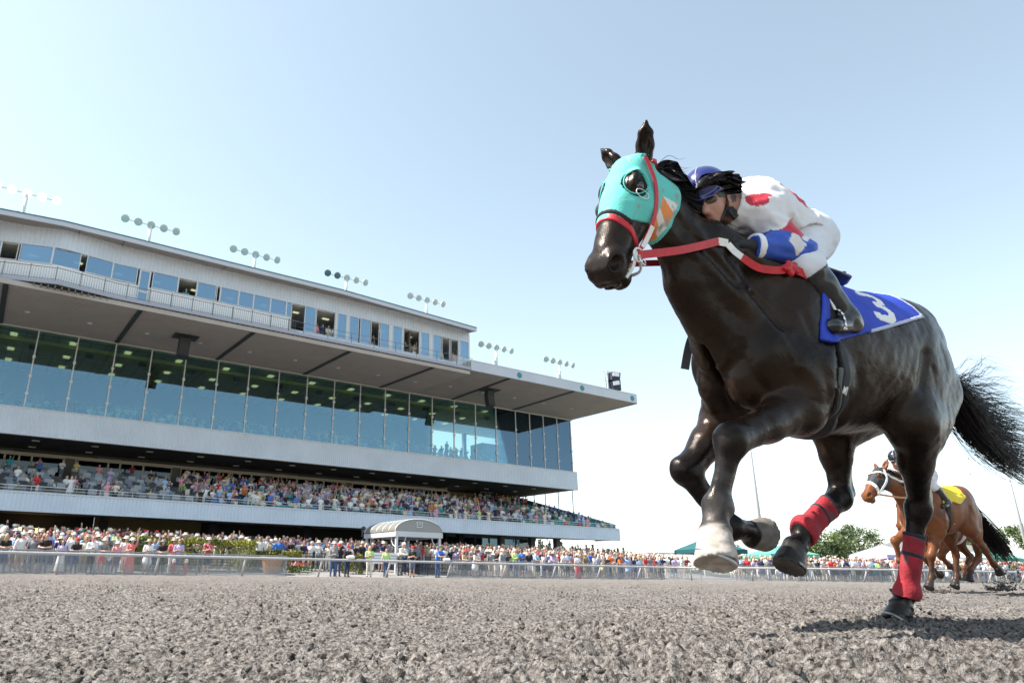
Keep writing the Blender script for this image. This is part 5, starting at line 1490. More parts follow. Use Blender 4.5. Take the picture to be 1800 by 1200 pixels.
# reins: red from the bit, white grip, red again down to the knot
rn = np.array([.35, 1, -.2])
r0, r1 = bit, np.array([.905, .125, 1.622])
strap('rein', [r0, r0 + (r1 - r0) * .5 + np.array([0, .01, -.012]), r1], .036, .006, RED_L, horse, nrmv=rn, label='red rein from bit to hand')
strap('rein_grip', [r1, np.array([.845, .125, 1.628])], .036, .008, WHITE_L, horse, nrmv=rn, n=6, label='white rubber grip of the rein')
strap('rein_grip', [(.845, .125, 1.625), (.815, .14, 1.59), (.78, .155, 1.565)], .030, .007, WHITE_L, horse, nrmv=rn, n=10, label='white rubber grip of the rein')
strap('rein', [(.785, .155, 1.565), (.70, .175, 1.53), (.60, .20, 1.535), (.54, .215, 1.555)], .036, .006, RED_L, horse, nrmv=rn)
strap('rein', [(.54, .215, 1.555), (.45, .225, 1.545), (.36, .235, 1.51)], .036, .008, RED_L, horse, nrmv=rn)
knot = Shape()
kc = np.array([.535, .205, 1.555])
for q in range(5):
    t = q * 1.25
    knot.cap(kc + np.array([math.cos(t) * .035, .012 * math.sin(q * 2), math.sin(t) * .022]), kc + np.array([math.cos(t + 2.2) * .035, .014, math.sin(t + 2.2) * .028]), .013, .013, .008)
D_, o_, ax_ = knot.sample(.004); V_, Q_ = nets(D_, o_, .004)
mesh_from('rein_knot', V_, Q_, [RED_L], horse, True)
ring('buckle', (.405, .238, 1.532), nrm((-.8, .1, -.35)), nrm((.3, 0, -.9)), .026, .020, .004, mat('brass', (.75, .62, .35), rough=.25, metal=1), horse)
strap('rein', [S1.hp(.455, -.092, -.105), (1.05, -.14, 1.55), (.80, -.16, 1.62)], .03, .006, RED_L, horse, nrmv=rn)
strap('rein_end', [(.62, -.25, 1.36), (.635, -.295, 1.25), (.655, -.305, 1.11)], .042, .008, BLACK_L, horse, nrmv=(.7, .7, -.2), label='black strap end hanging at the right shoulder')
# saddle cloth, its white border and numeral
CLO, CHI = np.array([-.62, -.40, 1.05]), np.array([.48, .40, 1.80])
def cloth_edges(X, Y, Z):
    t = np.clip((.36 - X) / .80, 0, 1)
    low = 1.215 + .30 * t 
    front = X - (.33 + .10 * np.clip((1.62 - Z) / .4, 0, 1))
    back = -(X + .355 + .10 * np.clip((1.66 - Z) / .16, 0, 1))
    return low, front, back
def cloth_region(X, Y, Z):
    low, front, back = cloth_edges(X, Y, Z)
    return np.maximum(np.maximum(low - Z, front), back)
shell('saddle_cloth', S1, CLO, CHI, .0075, .016, cloth_region, [BLUE_C], horse, wr=.0035, label='blue saddle cloth')
def border_region(X, Y, Z):
    low, front, back = cloth_edges(X, Y, Z)
    inn = np.maximum(np.maximum(low + .016 - Z, front), back + .022)
    return np.maximum(np.maximum(np.maximum(low - .004 - Z, front - .0), back - .003), -inn)
shell('cloth_border', S1, CLO, CHI, .0065, .0185, lambda X, Y, Z: np.maximum(border_region(X, Y, Z), X - .06), [mat('cloth_border', (.45, .48, .62), rough=.7)], horse, wr=.004)
def digit3(u, v):      # u to the right, v up, glyph about 1 wide, 1.5 high: block lettering of a blocky three
    def seg(ax, ay, bx, by, w):
        dx, dy = bx - ax, by - ay; L = math.hypot(dx, dy); dx /= L; dy /= L
        s_ = (u - ax) * dx + (v - ay) * dy; p_ = -(u - ax) * dy + (v - ay) * dx
        return np.maximum(np.abs(s_ - L / 2) - L / 2, np.abs(p_) - w)
    w = .16
    d = seg(-.42, .66, .30, .66, w)
    for q in [(.25, .70, .38, .45), (.38, .50, .30, .12), (.30, .05, -.12, .05), (.25, -.02, .42, -.25), (.42, -.2, .36, -.55), (.42, -.48, .12, -.68), (.2, -.66, -.42, -.62), (-.36, -.70, -.36, -.40), (-.36, .70, -.36, .48)]:
        d = np.minimum(d, seg(*q, w))
    return d
def num_region(side):
    def rg(X, Y, Z):
        sc, su = .127, .150
        xr = X + .075
        # the sheet curves over the back: measure height along the cloth
        v = (.80 * Z - .60 * Y * side - 1.060) / sc
        u = -xr * side / su + .10 * v
        return np.maximum(np.maximum(digit3(u, v) * sc, -Y * side + .03), np.abs(xr) - .16)
    return rg
shell('number', S1, CLO, CHI, .0045, .0195, num_region(1), [WHITE_C], horse, wr=.004, label='white number 3 on the saddle cloth')
shell('number', S1, CLO, CHI, .0075, .0195, num_region(-1), [WHITE_C], horse, wr=.004)
# girth, pad, overgirth
GLO, GHI = np.array([.0, -.42, .74]), np.array([.45, .42, 1.75])
def girth_line(z): return .305 - .17 * np.clip((1.02 - z) / .22, 0, 1)
shell('girth', S1, GLO, GHI, .007, .016, lambda X, Y, Z: np.maximum(np.abs(X - girth_line(Z)) - .038, Z - 1.50), [mat('girth_web', (.008, .008, .010), rough=.75)], horse)
shell('girth_pad', S1, GLO, GHI, .007, .012, lambda X, Y, Z: np.maximum(np.abs(X - girth_line(Z)) - .056, Z - 1.10), [PAD], horse, label='grey girth pad')
shell('overgirth', S1, GLO - np.array([.0, 0, 0]), GHI, .007, .012, lambda X, Y, Z: np.maximum(np.abs(X - girth_line(Z) - .085) - .012, Z - 1.0), [BLACK_L], horse)
def letters(X, Y, Z):
    def seg(ax, az, bx, bz, w=.0035):
        dx, dz = bx - ax, bz - az; L = math.hypot(dx, dz); dx /= L; dz /= L
        s_ = (X - ax) * dx + (Z - az) * dz; p_ = -(X - ax) * dz + (Z - az) * dx
        return np.maximum(np.abs(s_ - L / 2) - L / 2, np.abs(p_) - w)
    d = None
    x0, z0, h = .325, .985, .034
    for q in [(0, h, -.006, 0), (-.006, 0, -.012, h * .8), (-.012, h * .8, -.018, 0), (-.018, 0, -.024, h), (-.036, h, -.036, 0), (-.031, h, -.041, h), (-.031, 0, -.041, 0)]:
        e = seg(x0 + q[0], z0 + q[1], x0 + q[2], z0 + q[3]); d = e if d is None else np.minimum(d, e)
    return np.maximum(d, .1 - Y)
shell('lettering', S1, (.2, .1, .9), (.4, .4, 1.1), .0028, .0185, letters, [WHITE_L], horse)
sd_ = Shape()
sd_.loft([(-.14, .05, 0, .06), (-.08, .045, 0, .12), (.05, .03, -.01, .15), (.22, .035, -.01, .14), (.30, .06, 0, .08), (.34, .05, .01, .03)], org=(0.02, 0, 1.655), k=.02)
for s in (1, -1): sd_.cap((.16, s * .11, 1.655), (.30, s * .245, 1.42), .020, .012, .03, (.8, 0, .5), .09, .07)
D_, o_, ax_ = sd_.sample(.008); V_, Q_ = nets(D_, o_, .008)
mesh_from('saddle', relax(V_, Q_, 2), Q_, [BLACK_L], horse, True)
# bandages on the hind legs
for p in ('RH', 'LH'):
    kn, fe, co = [np.array(J1[p + q]) for q in 'kfc']
    d = nrm(fe - kn); L = np.linalg.norm(fe - kn)
    t0, t1 = (.36 * L, L + .035) if p == 'RH' else (.36 * L, L + .03)
    lo, hi = np.minimum(kn, fe) - .12, np.maximum(kn, fe) + .12
    shell('leg_bandage', S1, lo, hi, .0055, .007, slab(kn, d, t0, t1, .13), [RED_B], horse, wr=.002)
    shell('bandage_tape', S1, lo, hi, .0045, .009, slab(kn, d, t0 + .085, t0 + .105, .13), [NAVY_B], horse, wr=.002)
    shell('bandage_tape', S1, lo, hi, .0045, .0085, slab(kn, d, t0 - .012, t0 + .008, .13), [NAVY_B], horse, wr=.002)
# racing plates
for (co, to, h, f2, sdv, g) in S1.hoof:
    n = 22; V, F_ = [], []
    c = to + h * (-.004)
    for i in range(n):
        t = math.radians(-140 + 280 * i / (n - 1))
        o = f2 * math.cos(t) + sdv * math.sin(t)
        for (r, z) in ((.064, -.002), (.064, .008), (.046, .008), (.046, -.002)):
            V.append(c + o * r * g + h * z)
    for i in range(n - 1):
        for k in range(4): F_.append((i * 4 + k, i * 4 + (k + 1) % 4, i * 4 + 4 + (k + 1) % 4, i * 4 + 4 + k))
    mesh_from('horseshoe', V, F_, [HORN], horse)
# mane and tail
HAIR = mat('horse_hair', (.010, .008, .009), rough=.45, spec=.22)
rg = np.random.default_rng(5)
R_ = []
locks = [(rg.random(), rg.normal(0, .028), rg.normal(0, .03), .15 + .13 * rg.random()) for _ in range(46)]
for i in range(560):
    t, sl, ul, L = locks[i % 46]
    t = np.clip(t + rg.normal(0, .018), 0, 1) ** 1.35
    root = np.array([1.24 - .50 * t, rg.normal(0, .012), 1.905 - .225 * t])
    L = L * (.8 + .4 * rg.random())
    sid = sl + rg.normal(0, .012); up = ul * .7 + rg.normal(0, .010)
    R_.append(curve([root + (0.01, 0, -.03), root + (-.02, sid * .25, .020 + up * .2), root + (-L * .5, sid * .7, .026 + up), root + (-L * .85, sid, .012 + up * 1.1 + rg.normal(0, .008)), root + (-L, sid * 1.2 + rg.normal(0, .012), -.006 + up * 1.2 + rg.normal(0, .016))], 11))
for i in range(60):
    root = np.array([1.33 + rg.normal(0, .012), rg.normal(0, .02), 1.93]); L = .08 + .08 * rg.random()
    R_.append(curve([root, root + (-.04, rg.normal(0, .02), .02), root + (-L, rg.normal(0, .03), rg.normal(.01, .02))], 7))
strands('mane', R_, HAIR, horse, .0017)
R_ = []
for i in range(120):
    j = rg.normal(0, .013, (5, 3)); k_ = rg.random()
    R_.append(curve([np.array([1.00 - .06 * k_, .02, 1.86]) + j[0] * .5, np.array([.955, .085, 1.905 + .03 * k_]) + j[1] * .6, np.array([.885, .130, 1.925 + .045 * k_]) + j[2] * .7, np.array([.80, .128, 1.935 + .06 * k_]) + j[3], np.array([.73 + .05 * k_, .115, 1.930 + .055 * k_]) + j[4] * 1.2], 16)[:rg.integers(8, 17)])
strands('mane', R_, HAIR, horse, .0012, label='wisps of mane blown across the helmet')
R_ = []
locks = []
for i in range(44):
    up = rg.random() ** 2.6
    locks.append((up, .66 + .44 * rg.random(), rg.normal(0, 1), rg.normal(0, .013, (3, 3)), rg.random() * 6.28))
for i in range(1350):
    up, L, spread, wv, ph = locks[i % 44]
    a, b = rg.normal(0, .018), rg.normal(0, .020)
    fr = rg.normal(0, .0030, (4, 3)) * (1 + 3.0 * (rg.random() > .985))
    L = L * (.62 + .52 * rg.random())
    root = np.array([-1.01 + rg.normal(0, .015), a, 1.30 + b])
    p1 = root + np.array([-.12, a * 1.0 - .01, -.08 + .05 * up])
    p2 = root + np.array([-.30 * L - .05, a * 1.3 - .03, -.27 * L + .20 * up + spread * .017]) + wv[0] + fr[0]
    p3 = root + np.array([-.62 * L - .05, a * 1.4 - .05, -.40 * L + .34 * up + spread * .032]) + wv[1] * 1.2 + fr[1] * 1.4
    p4 = root + np.array([-.86 * L - .05, a * 1.2 - .06, -.44 * L + .42 * up + spread * .042]) + wv[2] * 1.4 + fr[2] * 2
    p5 = p4 + np.array([-.24 * L, math.sin(ph) * .03, math.cos(ph) * .03 + .01]) + fr[3] * 3
    R_.append(curve([root + (.03, 0, .03), p1, p2, p3, p4, p5], 18))
strands('tail', R_, HAIR, horse, .0019)
# ------------------------------------------------------------------ the jockey
SKIN = mat('skin', (.42, .21, .15), rough=.5, attr=True, bump=.03, bscale=120)
SILK = mat('silks', (.8, .8, .8), rough=.5, attr=True, sheen=.1, bump=.08, bscale=30)
BREECH = mat('breeches', (.66, .67, .70), rough=.6, bump=.08, bscale=25)
GLOVE = mat('glove', (.014, .014, .016), rough=.7)
BOOT = mat('boot', (.009, .010, .012), rough=.24, coat=.3, bump=.04, bscale=14)
HELM = mat('helmet_blue', (.010, .013, .12), rough=.22, coat=.6)
def jockey_shape(J):
    S = Shape()
    N_, H = J['neck'], J['head']
    g, u = nrm(J['look']), None
    up = nrm(np.array(J['up']) - g * (np.array(J['up']) @ g)); l = np.cross(up, g)
    hp = lambda x, y, z: np.array(H) + g * x + l * y + up * z
    S.ell(H, (.095, .074, .105), (g, l, up), .03)                                  # skull
    S.cap(hp(.035, 0, -.055), hp(.068, 0, -.105), .056, .034, .03, l, .056, .036)    # jaw, chin
    S.ell(hp(.055, 0, -.05), (.045, .062, .06), (g, l, up), .03)                    # cheeks
    S.cap(hp(.094, 0, -.018), hp(.113, 0, -.055), .012, .017, .015)                  # nose
    for s in (1, -1):
        S.ell(hp(.080, s * .030, -.018), (.014, .018, .012), (g, l, up), .01, 's')
        S.ell(hp(.072, s * .030, -.018), (.013, .013, .011), (g, l, up), .004)
        S.cap(hp(.092, s * .012, .002), hp(.074, s * .052, -.002), .010, .008, .012)  # brow
        S.ell(hp(-.012, s * .076, -.030), (.020, .010, .032), (g, l, up), .010)
    S.cap(hp(.100, -.020, -.078), hp(.100, .020, -.078), .007, .007, .008)
    S.cap(hp(.098, -.018, -.091), hp(.098, .018, -.091), .008, .008, .008)
    S.cap(hp(.106, -.024, -.084), hp(.106, .024, -.084), .003, .003, .004, op='s')
    S.cap(hp(-.02, 0, -.08), N_, .052, .060, .04)
    C, P = np.array(J['chest']), np.array(J['pelvis'])
    S.cap(N_, C, .08, .15, .08, (0, 1, 0), .11, .185)
    S.cap(C, (C + P) / 2 + np.array([0, 0, .03]), .15, .125, .08, (0, 1, 0), .185, .15)
    S.cap((C + P) / 2 + np.array([0, 0, .03]), P, .125, .135, .08, (0, 1, 0), .15, .165)
    for q, s in (('L', 1), ('R', -1)):
        sh, el, wr, hd = [np.array(J[q + k]) for k in ('sh', 'el', 'wr', 'hd')]
        S.ell(sh, (.078, .07, .078), k=.05)
        S.cap(sh, el, .066, .050, .03); S.cap(el, el + (wr - el) * .35, .048, .052, .03); S.cap(el + (wr - el) * .35, wr, .052, .034, .03)
        d = nrm(hd - wr); sdv = nrm(np.cross(d, (0, 0, 1.0))) ; nv = np.cross(sdv, d)
        S.cap(wr, wr + d * .085, .026, .024, .015, sdv, .034, .042)                    # palm
        for f in range(4):                                                            # fingers curled round the rein
            b = wr + d * .088 + sdv * (.030 - .0205 * f)
            ln = (.040, .045, .043, .034)[f]
            S.cap(b, b + d * ln * .8 - nv * .012, .0105, .010, .004)
            k1 = b + d * ln * .8 - nv * .012
            S.cap(k1, k1 - nv * ln * .75 - d * .010, .010, .0092, .004)
            S.cap(k1 - nv * ln * .75 - d * .010, k1 - nv * ln * .75 - d * .036, .0092, .0085, .004)
        tb = wr + d * .035 + sdv * .036
        S.cap(tb, tb + d * .035 + sdv * .014 - nv * .014, .0135, .0115, .008)
        S.cap(tb + d * .035 + sdv * .014 - nv * .014, tb + d * .058 - nv * .028, .0115, .010, .005)
        hip, kn, an, te = [np.array(J[q + k]) for k in ('hip', 'kn', 'an', 'toe')]
        S.cap(hip, kn, .105, .068, .06)
        S.ell(hip + np.array([-.04, 0, .03]), (.12, .115, .12), k=.08)
        S.cap(kn, kn + (an - kn) * .35, .062, .060, .04); S.cap(kn + (an - kn) * .35, an, .060, .040, .03)
        fd = nrm(te - an)
        hl_ = an - fd * .045 + np.array([0, 0, -.045])
        S.cap(hl_, te, .036, .030, .03, (0, 1, 0), .034, .042)
        S.cap(an, hl_, .042, .034, .03)
    S.hp, S.ax = hp, (g, l, up)
    return S
def build_jockey(J, Bm, Om, label, group, res, silk_col, helm, face_detail=True, hair=(.10, .07, .05), breech=None, boot=None):
    S = jockey_shape(J)
    root = empty('person', label=label, cat='jockey', group=group)
    place(root, Bm, Om)
    D, o, ax = S.sample(res); V, Q = nets(D, o, res); V = relax(V, Q, 1)
    skin = np.tile(np.array([.44, .22, .155]), (len(V), 1)) * (1 + .12 * fbm(V * 12, 3, 2)[:, None])
    lp = (V - S.hp(.105, 0, -.084)); m = np.exp(-(lp @ S.ax[0]) ** 2 / .0006 - (lp @ S.ax[1]) ** 2 / .0006 - (lp @ S.ax[2]) ** 2 / .00015)[:, None]
    skin = skin * (1 - m * .6) + np.array([.32, .10, .09]) * m * .6
    hd = V - np.array(J['head']); hm = ((hd @ S.ax[2] > -.0) & (hd @ S.ax[0] < .05) & (np.linalg.norm(hd, axis=1) < .14)) | ((hd @ S.ax[0] < -.02) & (hd @ S.ax[2] > -.07) & (np.linalg.norm(hd, axis=1) < .13))
    skin[hm] = hair
    body = mesh_from('body', V, Q, [SKIN], root, True, col=skin)
    C, P, N_ = np.array(J['chest']), np.array(J['pelvis']), np.array(J['neck'])
    lo, hi = S.bounds()
    ax_t = nrm(N_ - P)
    H = np.array(J['head'])
    def arms(X, Y, Z, q, off0, off1, r=.10):
        el, wr = np.array(J[q + 'el']), np.array(J[q + 'wr']); d = wr - el; L = np.linalg.norm(d); return slab(el, d, -.09 + off0, L + off1, r)(X, Y, Z)
    def legs_below(X, Y, Z):
        r = None
        for q in 'LR':
            kn, an, te = [np.array(J[q + k]) for k in ('kn', 'an', 'toe')]
            d = an - kn; L = np.linalg.norm(d)
            a = slab(kn, d, .035, L + .18, .16)(X, Y, Z)
            r = a if r is None else np.minimum(r, a)
        return r
    def sleeves(X, Y, Z, pad=0.0):
        r = None
        for q in 'LR':
            sh, el, wr, hd = [np.array(J[q + k]) for k in ('sh', 'el', 'wr', 'hd')]
            for (p0, p1, rr) in ((sh, el, .088), (el, wr, .080)):
                d = p1 - p0; L2 = d @ d
                t = np.clip(((X - p0[0]) * d[0] + (Y - p0[1]) * d[1] + (Z - p0[2]) * d[2]) / L2, 0, 1)
                c = np.sqrt((X - p0[0] - t * d[0]) ** 2 + (Y - p0[1] - t * d[1]) ** 2 + (Z - p0[2] - t * d[2]) ** 2) - rr - pad
                r = c if r is None else np.minimum(r, c)
        for q in 'LR':
            wr, hd = np.array(J[q + 'wr']), np.array(J[q + 'hd'])
            r = np.maximum(r, -slab(wr, hd - wr, -.005, .25, .12)(X, Y, Z))
        return r
    def jack(X, Y, Z):
        # everything ahead of the waist, without head, hands and legs
        t = (X - P[0]) * ax_t[0] + (Y - P[1]) * ax_t[1] + (Z - P[2]) * ax_t[2]
        r = np.maximum(.045 - t, np.sqrt((X - C[0]) ** 2 + (Y - C[1]) ** 2 + (Z - C[2]) ** 2) - .44)
        H2 = S.hp(.045, 0, -.05); head = np.minimum(np.sqrt((X - H[0]) ** 2 + (Y - H[1]) ** 2 + (Z - H[2]) ** 2) - .150, np.sqrt((X - H2[0]) ** 2 + (Y - H2[1]) ** 2 + (Z - H2[2]) ** 2) - .135)
        r = np.maximum(r, -head)
        for q in 'LR':
            wr, hd = np.array(J[q + 'wr']), np.array(J[q + 'hd'])
            r = np.maximum(r, -slab(wr, hd - wr, -.005, .25, .12)(X, Y, Z))
            hip, kn = np.array(J[q + 'hip']), np.array(J[q + 'kn'])
            r = np.maximum(r, -slab(hip, kn - hip, .06, 1.0, .13)(X, Y, Z))
        r = np.maximum(r, -legs_below(X, Y, Z))
        return np.minimum(r, sleeves(X, Y, Z))
    def clothes(name, off, reg, m, wr=0, col=None, lab=None, hres=res, lo_=lo, hi_=hi):
        return shell(name, S, lo_, hi_, hres, off, reg, [m], root, wr=wr, col=col, label=lab)
    clothes('jacket', .018, jack, SILK, .013, lambda V: silk_col(V, J, S))
    def bre(X, Y, Z):
        t = (X - P[0]) * ax_t[0] + (Y - P[1]) * ax_t[1] + (Z - P[2]) * ax_t[2]
        r = np.maximum(t - .06, np.sqrt((X - P[0]) ** 2 + (Y - P[1]) ** 2 + (Z - P[2]) ** 2) - .27)
        for q in 'LR':
            hip, kn = np.array(J[q + 'hip']), np.array(J[q + 'kn'])
            r = np.minimum(r, slab(hip, kn - hip, -.05, np.linalg.norm(kn - hip) + .05, .13)(X, Y, Z))
            r = np.minimum(r, np.sqrt((X - kn[0]) ** 2 + (Y - kn[1]) ** 2 + (Z - kn[2]) ** 2) - .105)
        r = np.maximum(r, -legs_below(X, Y, Z))
        r = np.maximum(r, -sleeves(X, Y, Z, -.006))
        return r
    clothes('breeches', .009, bre, breech or BREECH, .005)
    for q in 'LR':
        kn, an, te = [np.array(J[q + k]) for k in ('kn', 'an', 'toe')]
        d = an - kn
        reg = slab(kn, d, .030, np.linalg.norm(d) + .30, .26)
        lo2, hi2 = np.minimum(np.minimum(kn, an), te) - .12, np.maximum(np.maximum(kn, an), te) + .12
        clothes('boot', .009, reg, boot or BOOT, .0018, lo_=lo2, hi_=hi2)
        wr, hd = np.array(J[q + 'wr']), np.array(J[q + 'hd'])
        dd = nrm(hd - wr)
        lo2, hi2 = np.minimum(wr, hd) - .13, np.maximum(wr, hd) + .13
        clothes('glove', .0035, slab(wr, dd, -.012, .25, .12), GLOVE, 0, hres=min(res, .005), lo_=lo2, hi_=hi2)
        clothes('cuff', .030, slab(wr, dd, -.040, -.008, .07), WHITE_C, 0, lo_=lo2, hi_=hi2)
    g, l, u = S.ax
    # helmet: shell, peak, band, chin strap; goggles
    hs = Shape()
    hs.ell(S.hp(-.012, 0, .042), (.128, .106, .112), (g, l, u), .0)
    hs.ell(S.hp(.03, 0, -.075), (.30, .30, .085), (g, l, u), .008, 's')
    hs.cap(S.hp(.075, 0, .018), S.hp(.118, 0, .004), .012, .007, .02, l, .085, .060)
    D, o, ax = hs.sample(.006); V, Q = nets(D, o, .006)
    hl_ = mesh_from('helmet', relax(V, Q, 2), Q, [helm], root, True)
    sm = MB()
    pts = [S.hp(-.012 + .1295 * math.cos(t), .004, .042 + .1135 * math.sin(t)) for t in np.linspace(.1, 2.6, 14)]
    sm.path([tuple(p) for p in pts], .0022, 5)
    sm.build('seam', mat('seam_light', (.45, .45, .55), rough=.6), hl_)
    gb = Shape()
    gb.ell(S.hp(.078, 0, -.016), (.028, .062, .026), (g, l, u), .0)
    D, o, ax = gb.sample(.005); V, Q = nets(D, o, .005)
    gg = mesh_from('goggles', V, Q, [mat('goggle_lens', (.05, .045, .02), rough=.08, coat=.6)], root, True)
    th = np.linspace(0, 2 * np.pi, 29)
    ringp = [S.hp(-.008 + .098 * math.cos(t), .084 * math.sin(t), -.014 + .01 * math.cos(t)) for t in th]
    nvv = np.array([g * math.cos(t) + l * math.sin(t) for t in th]); 
    strap('goggle_strap', ringp, .022, .005, BLACK_L, root, nrmv=curve(nvv, 40), n=40)
    strap('chin_strap', [S.hp(-.005, .083, .0), S.hp(.01, .078, -.06), S.hp(.045, .045, -.115), S.hp(.058, 0, -.142), S.hp(.045, -.045, -.115), S.hp(.01, -.078, -.06), S.hp(-.005, -.083, .0)], .018, .005, BLACK_L, root,
          nrmv=curve(np.array([l, l, l * .7 - u * .6, -u, -l * .7 - u * .6, -l, -l]), 40), n=40)
    return root, S
K1 = dict(head=(.852, .008, 1.898), neck=(.690, .003, 1.880), look=(.78, .40, -.52), up=(.48, .0, .88), chest=(.52, -.04, 1.915), pelvis=(.205, -.07, 1.875),
  Lsh=(.60, .095, 1.865), Lel=(.435, .175, 1.690), Lwr=(.690, .125, 1.648), Lhd=(.79, .105, 1.638),
  Rsh=(.57, -.20, 1.89), Rel=(.46, -.32, 1.71), Rwr=(.70, -.18, 1.69), Rhd=(.79, -.13, 1.67),
  Lhip=(.175, .03, 1.835), Lkn=(.400, .195, 1.595), Lan=(.205, .262, 1.375), Ltoe=(.345, .275, 1.300),
  Rhip=(.175, -.17, 1.835), Rkn=(.40, -.245, 1.60), Ran=(.205, -.285, 1.39), Rtoe=(.345, -.31, 1.32))
def segdist(V, a, b):
    d = b - a; t = np.clip(((V - a) @ d) / (d @ d), 0, 1); return np.linalg.norm(V - a - t[:, None] * d, axis=1), t * np.linalg.norm(d)
def silk1(V, J, S):
    c = np.tile(np.array([.70, .69, .69]), (len(V), 1))
    red, blue = np.array([.50, .014, .035]), np.array([.018, .075, .42])
    back = (V[:, 0] < .50) & (V[:, 0] > .12) & (V[:, 2] > 1.91) & (np.abs(V[:, 1] - .085 - .10 * (V[:, 0] - .3)) < .035)
    c[back] = red
    for q, s in (('L', 1), ('R', -1)):
        sh, el, wr = [np.array(J[q + k]) for k in ('sh', 'el', 'wr')]
        dU, tU = segdist(V, sh, el); dF, tF = segdist(V, el, wr); LU = np.linalg.norm(el - sh)
        wav = .008 * vnoise(V * 25, 3)
        arm = (dU < .11) & (dU < dF)
        c[arm & (tU + wav > LU * .50) & (tU + wav < LU * .90)] = red
        fore = (dF < .10) & (dF <= dU)
        c[fore] = blue
        c[fore & (np.abs(tF - .065) + np.abs(V[:, 2] - el[2] + .005) * .8 < .050)] = (.66, .62, .62)
        c[(dU < .11) & (tU + wav >= LU * .90) & ~fore] = (.70, .69, .69)
        yc = np.array([.680, s * .148 - (.02 if s < 0 else 0), 1.888])
        c[np.linalg.norm((V - yc) * np.array([.62, 1.15, 1.25]), axis=1) < .045] = red
        c[np.linalg.norm((V - np.array([.62, s * .145, 1.915])) * np.array([.8, 1., 1.5]), axis=1) < .030] = red
    return c
jock, SJ = build_jockey(K1, B1, O1, 'jockey in white and red silks with a blue helmet crouched on the dark horse', None, .0065, silk1, HELM)
sc_ = strap('collar', [SJ.hp(.02, .075, -.12), SJ.hp(-.05, .09, -.10), SJ.hp(-.10, .05, -.075), SJ.hp(-.11, 0, -.07)], .055, .012, GLOVE, jock, nrmv=(.3, .9, -.2), n=16)
# stirrups
for s in (1, -1):
    te = np.array(K1['Ltoe' if s > 0 else 'Rtoe']); an = np.array(K1['Lan' if s > 0 else 'Ran'])
    c = an + (te - an) * .72 + np.array([0, 0, -.028])
    sb = MB()
    arc = [tuple(c + np.array([0, s * .052 * math.cos(t), .0 + .10 * math.sin(t)])) for t in np.linspace(0, math.pi, 10)]
    sb.path(arc, .005, 6); sb.bar(arc[0], arc[-1], .010, 6)
    sb.build('stirrup', STEEL, horse, True)
    strap('stirrup_leather', [c + (0, 0, .10), c + (.03, -s * .02, .2), (.26, s * .20, 1.55)], .016, .004, WHITE_L, horse, nrmv=(0, 1, 0), n=12)
# whip carried in the left hand along the flank
wp = MB()
wp.bar((-.135, .015, 1.738), (.02, .06, 1.672), .0065, 8, r2=.0075)
wp.bar((.02, .06, 1.672), (.55, .17, 1.665), .0075, 8, r2=.009)
wp.bar((-.135, .015, 1.738), (-.165, .006, 1.750), .010, 6, r2=.011)
wh = wp.build('whip', BLACK_L, None, True, label='thin black riding whip behind the boot of the jockey in front', cat='whip')
place(wh, B1, O1)
# ------------------------------------------------------------------ the two horses following behind
def basis(yaw, roll=0.0, pit=0.0):
    u = np.array([math.cos(yaw) * math.cos(pit), math.sin(yaw) * math.cos(pit), math.sin(pit)]); v = np.array([-math.sin(yaw), math.cos(yaw), 0]); w = np.cross(u, v)
    return np.stack([u, v * math.cos(roll) + w * math.sin(roll), np.cross(u, v * math.cos(roll) + w * math.sin(roll))])
J2 = dict(poll=(1.44, 0, 1.80), muz=(1.80, -.02, 1.40), roll=.30, ear=.35, earw=(.34, .5), hs=1.0, LFr=1.1, RFr=1.1, RHr=1.1, LHr=1.1,
  LFe=(.42, .18, .90), LFk=(.62, .16, .52), LFf=(.62, .14, .22), LFc=(.70, .14, .12), LFt=(.74, .14, .05),
  RFe=(.52, -.17, .90), RFk=(.92, -.19, .72), RFf=(.86, -.17, .42), RFc=(.76, -.17, .36), RFt=(.69, -.17, .38),
  RHs=(-.38, -.18, .97), RHk=(-.60, -.14, .56), RHf=(-.52, -.12, .20), RHc=(-.46, -.12, .11), RHt=(-.42, -.12, .04),
  LHs=(-.46, .19, .98), LHk=(-.92, .13, .66), LHf=(-1.18, .11, .42), LHc=(-1.28, .11, .36), LHt=(-1.33, .11, .27))
O2 = (8.48, 11.75, .06)
B2 = basis(math.radians(-155), -.10)
def follower(J, Bm, Om, label, kind, res):
    S = horse_shape(J); D, o, ax = S.sample(res); V, Q = nets(D, o, res); V = relax(V, Q, 2)
    root = empty('racehorse', label=label, cat='horse'); place(root, Bm, Om)
    mesh_from('body', V, Q, [coat_mat('coat_bay', .42)], root, True, col=horse_tint(V, J, S, kind))
    for s in (1, -1): ball('eye', S.hp(.155, s * .090, .0), (.026, .026, .026), GLASSY, root)
    q = np.random.default_rng(17); R = []
    for i in range(260):
        t = q.random(); P = np.array(J['poll']); r = P + np.array([-.06 - .52 * t, q.normal(0, .012), .0 - .18 * t]); L = .12 + .1 * q.random()
        R.append(curve([r + (0, 0, -.03), r + (-L * .5, q.normal(.02, .03), .03), r + (-L, q.normal(.03, .05), q.normal(0, .04))], 6))
    strands('mane', R, HAIR, root, .004)
    R = []
    for i in range(260):
        a = q.normal(0, .03); L = .5 + .35 * q.random(); r = np.array([-1.0, a, 1.28 + q.normal(0, .03)])
        R.append(curve([r, r + (-.12, a, -.14), r + (-.3 * L - .08, 2 * a, -.5 * L), r + (-.62 * L - .08, 3 * a, -.85 * L), r + (-.9 * L, 3 * a, -.95 * L)], 9))
    strands('tail', R, HAIR, root, .006)
    return root, S
h2, S2 = follower(J2, B2, O2, 'bay chestnut racehorse with a black hood and yellow saddle cloth, further back', 'bay', .014)
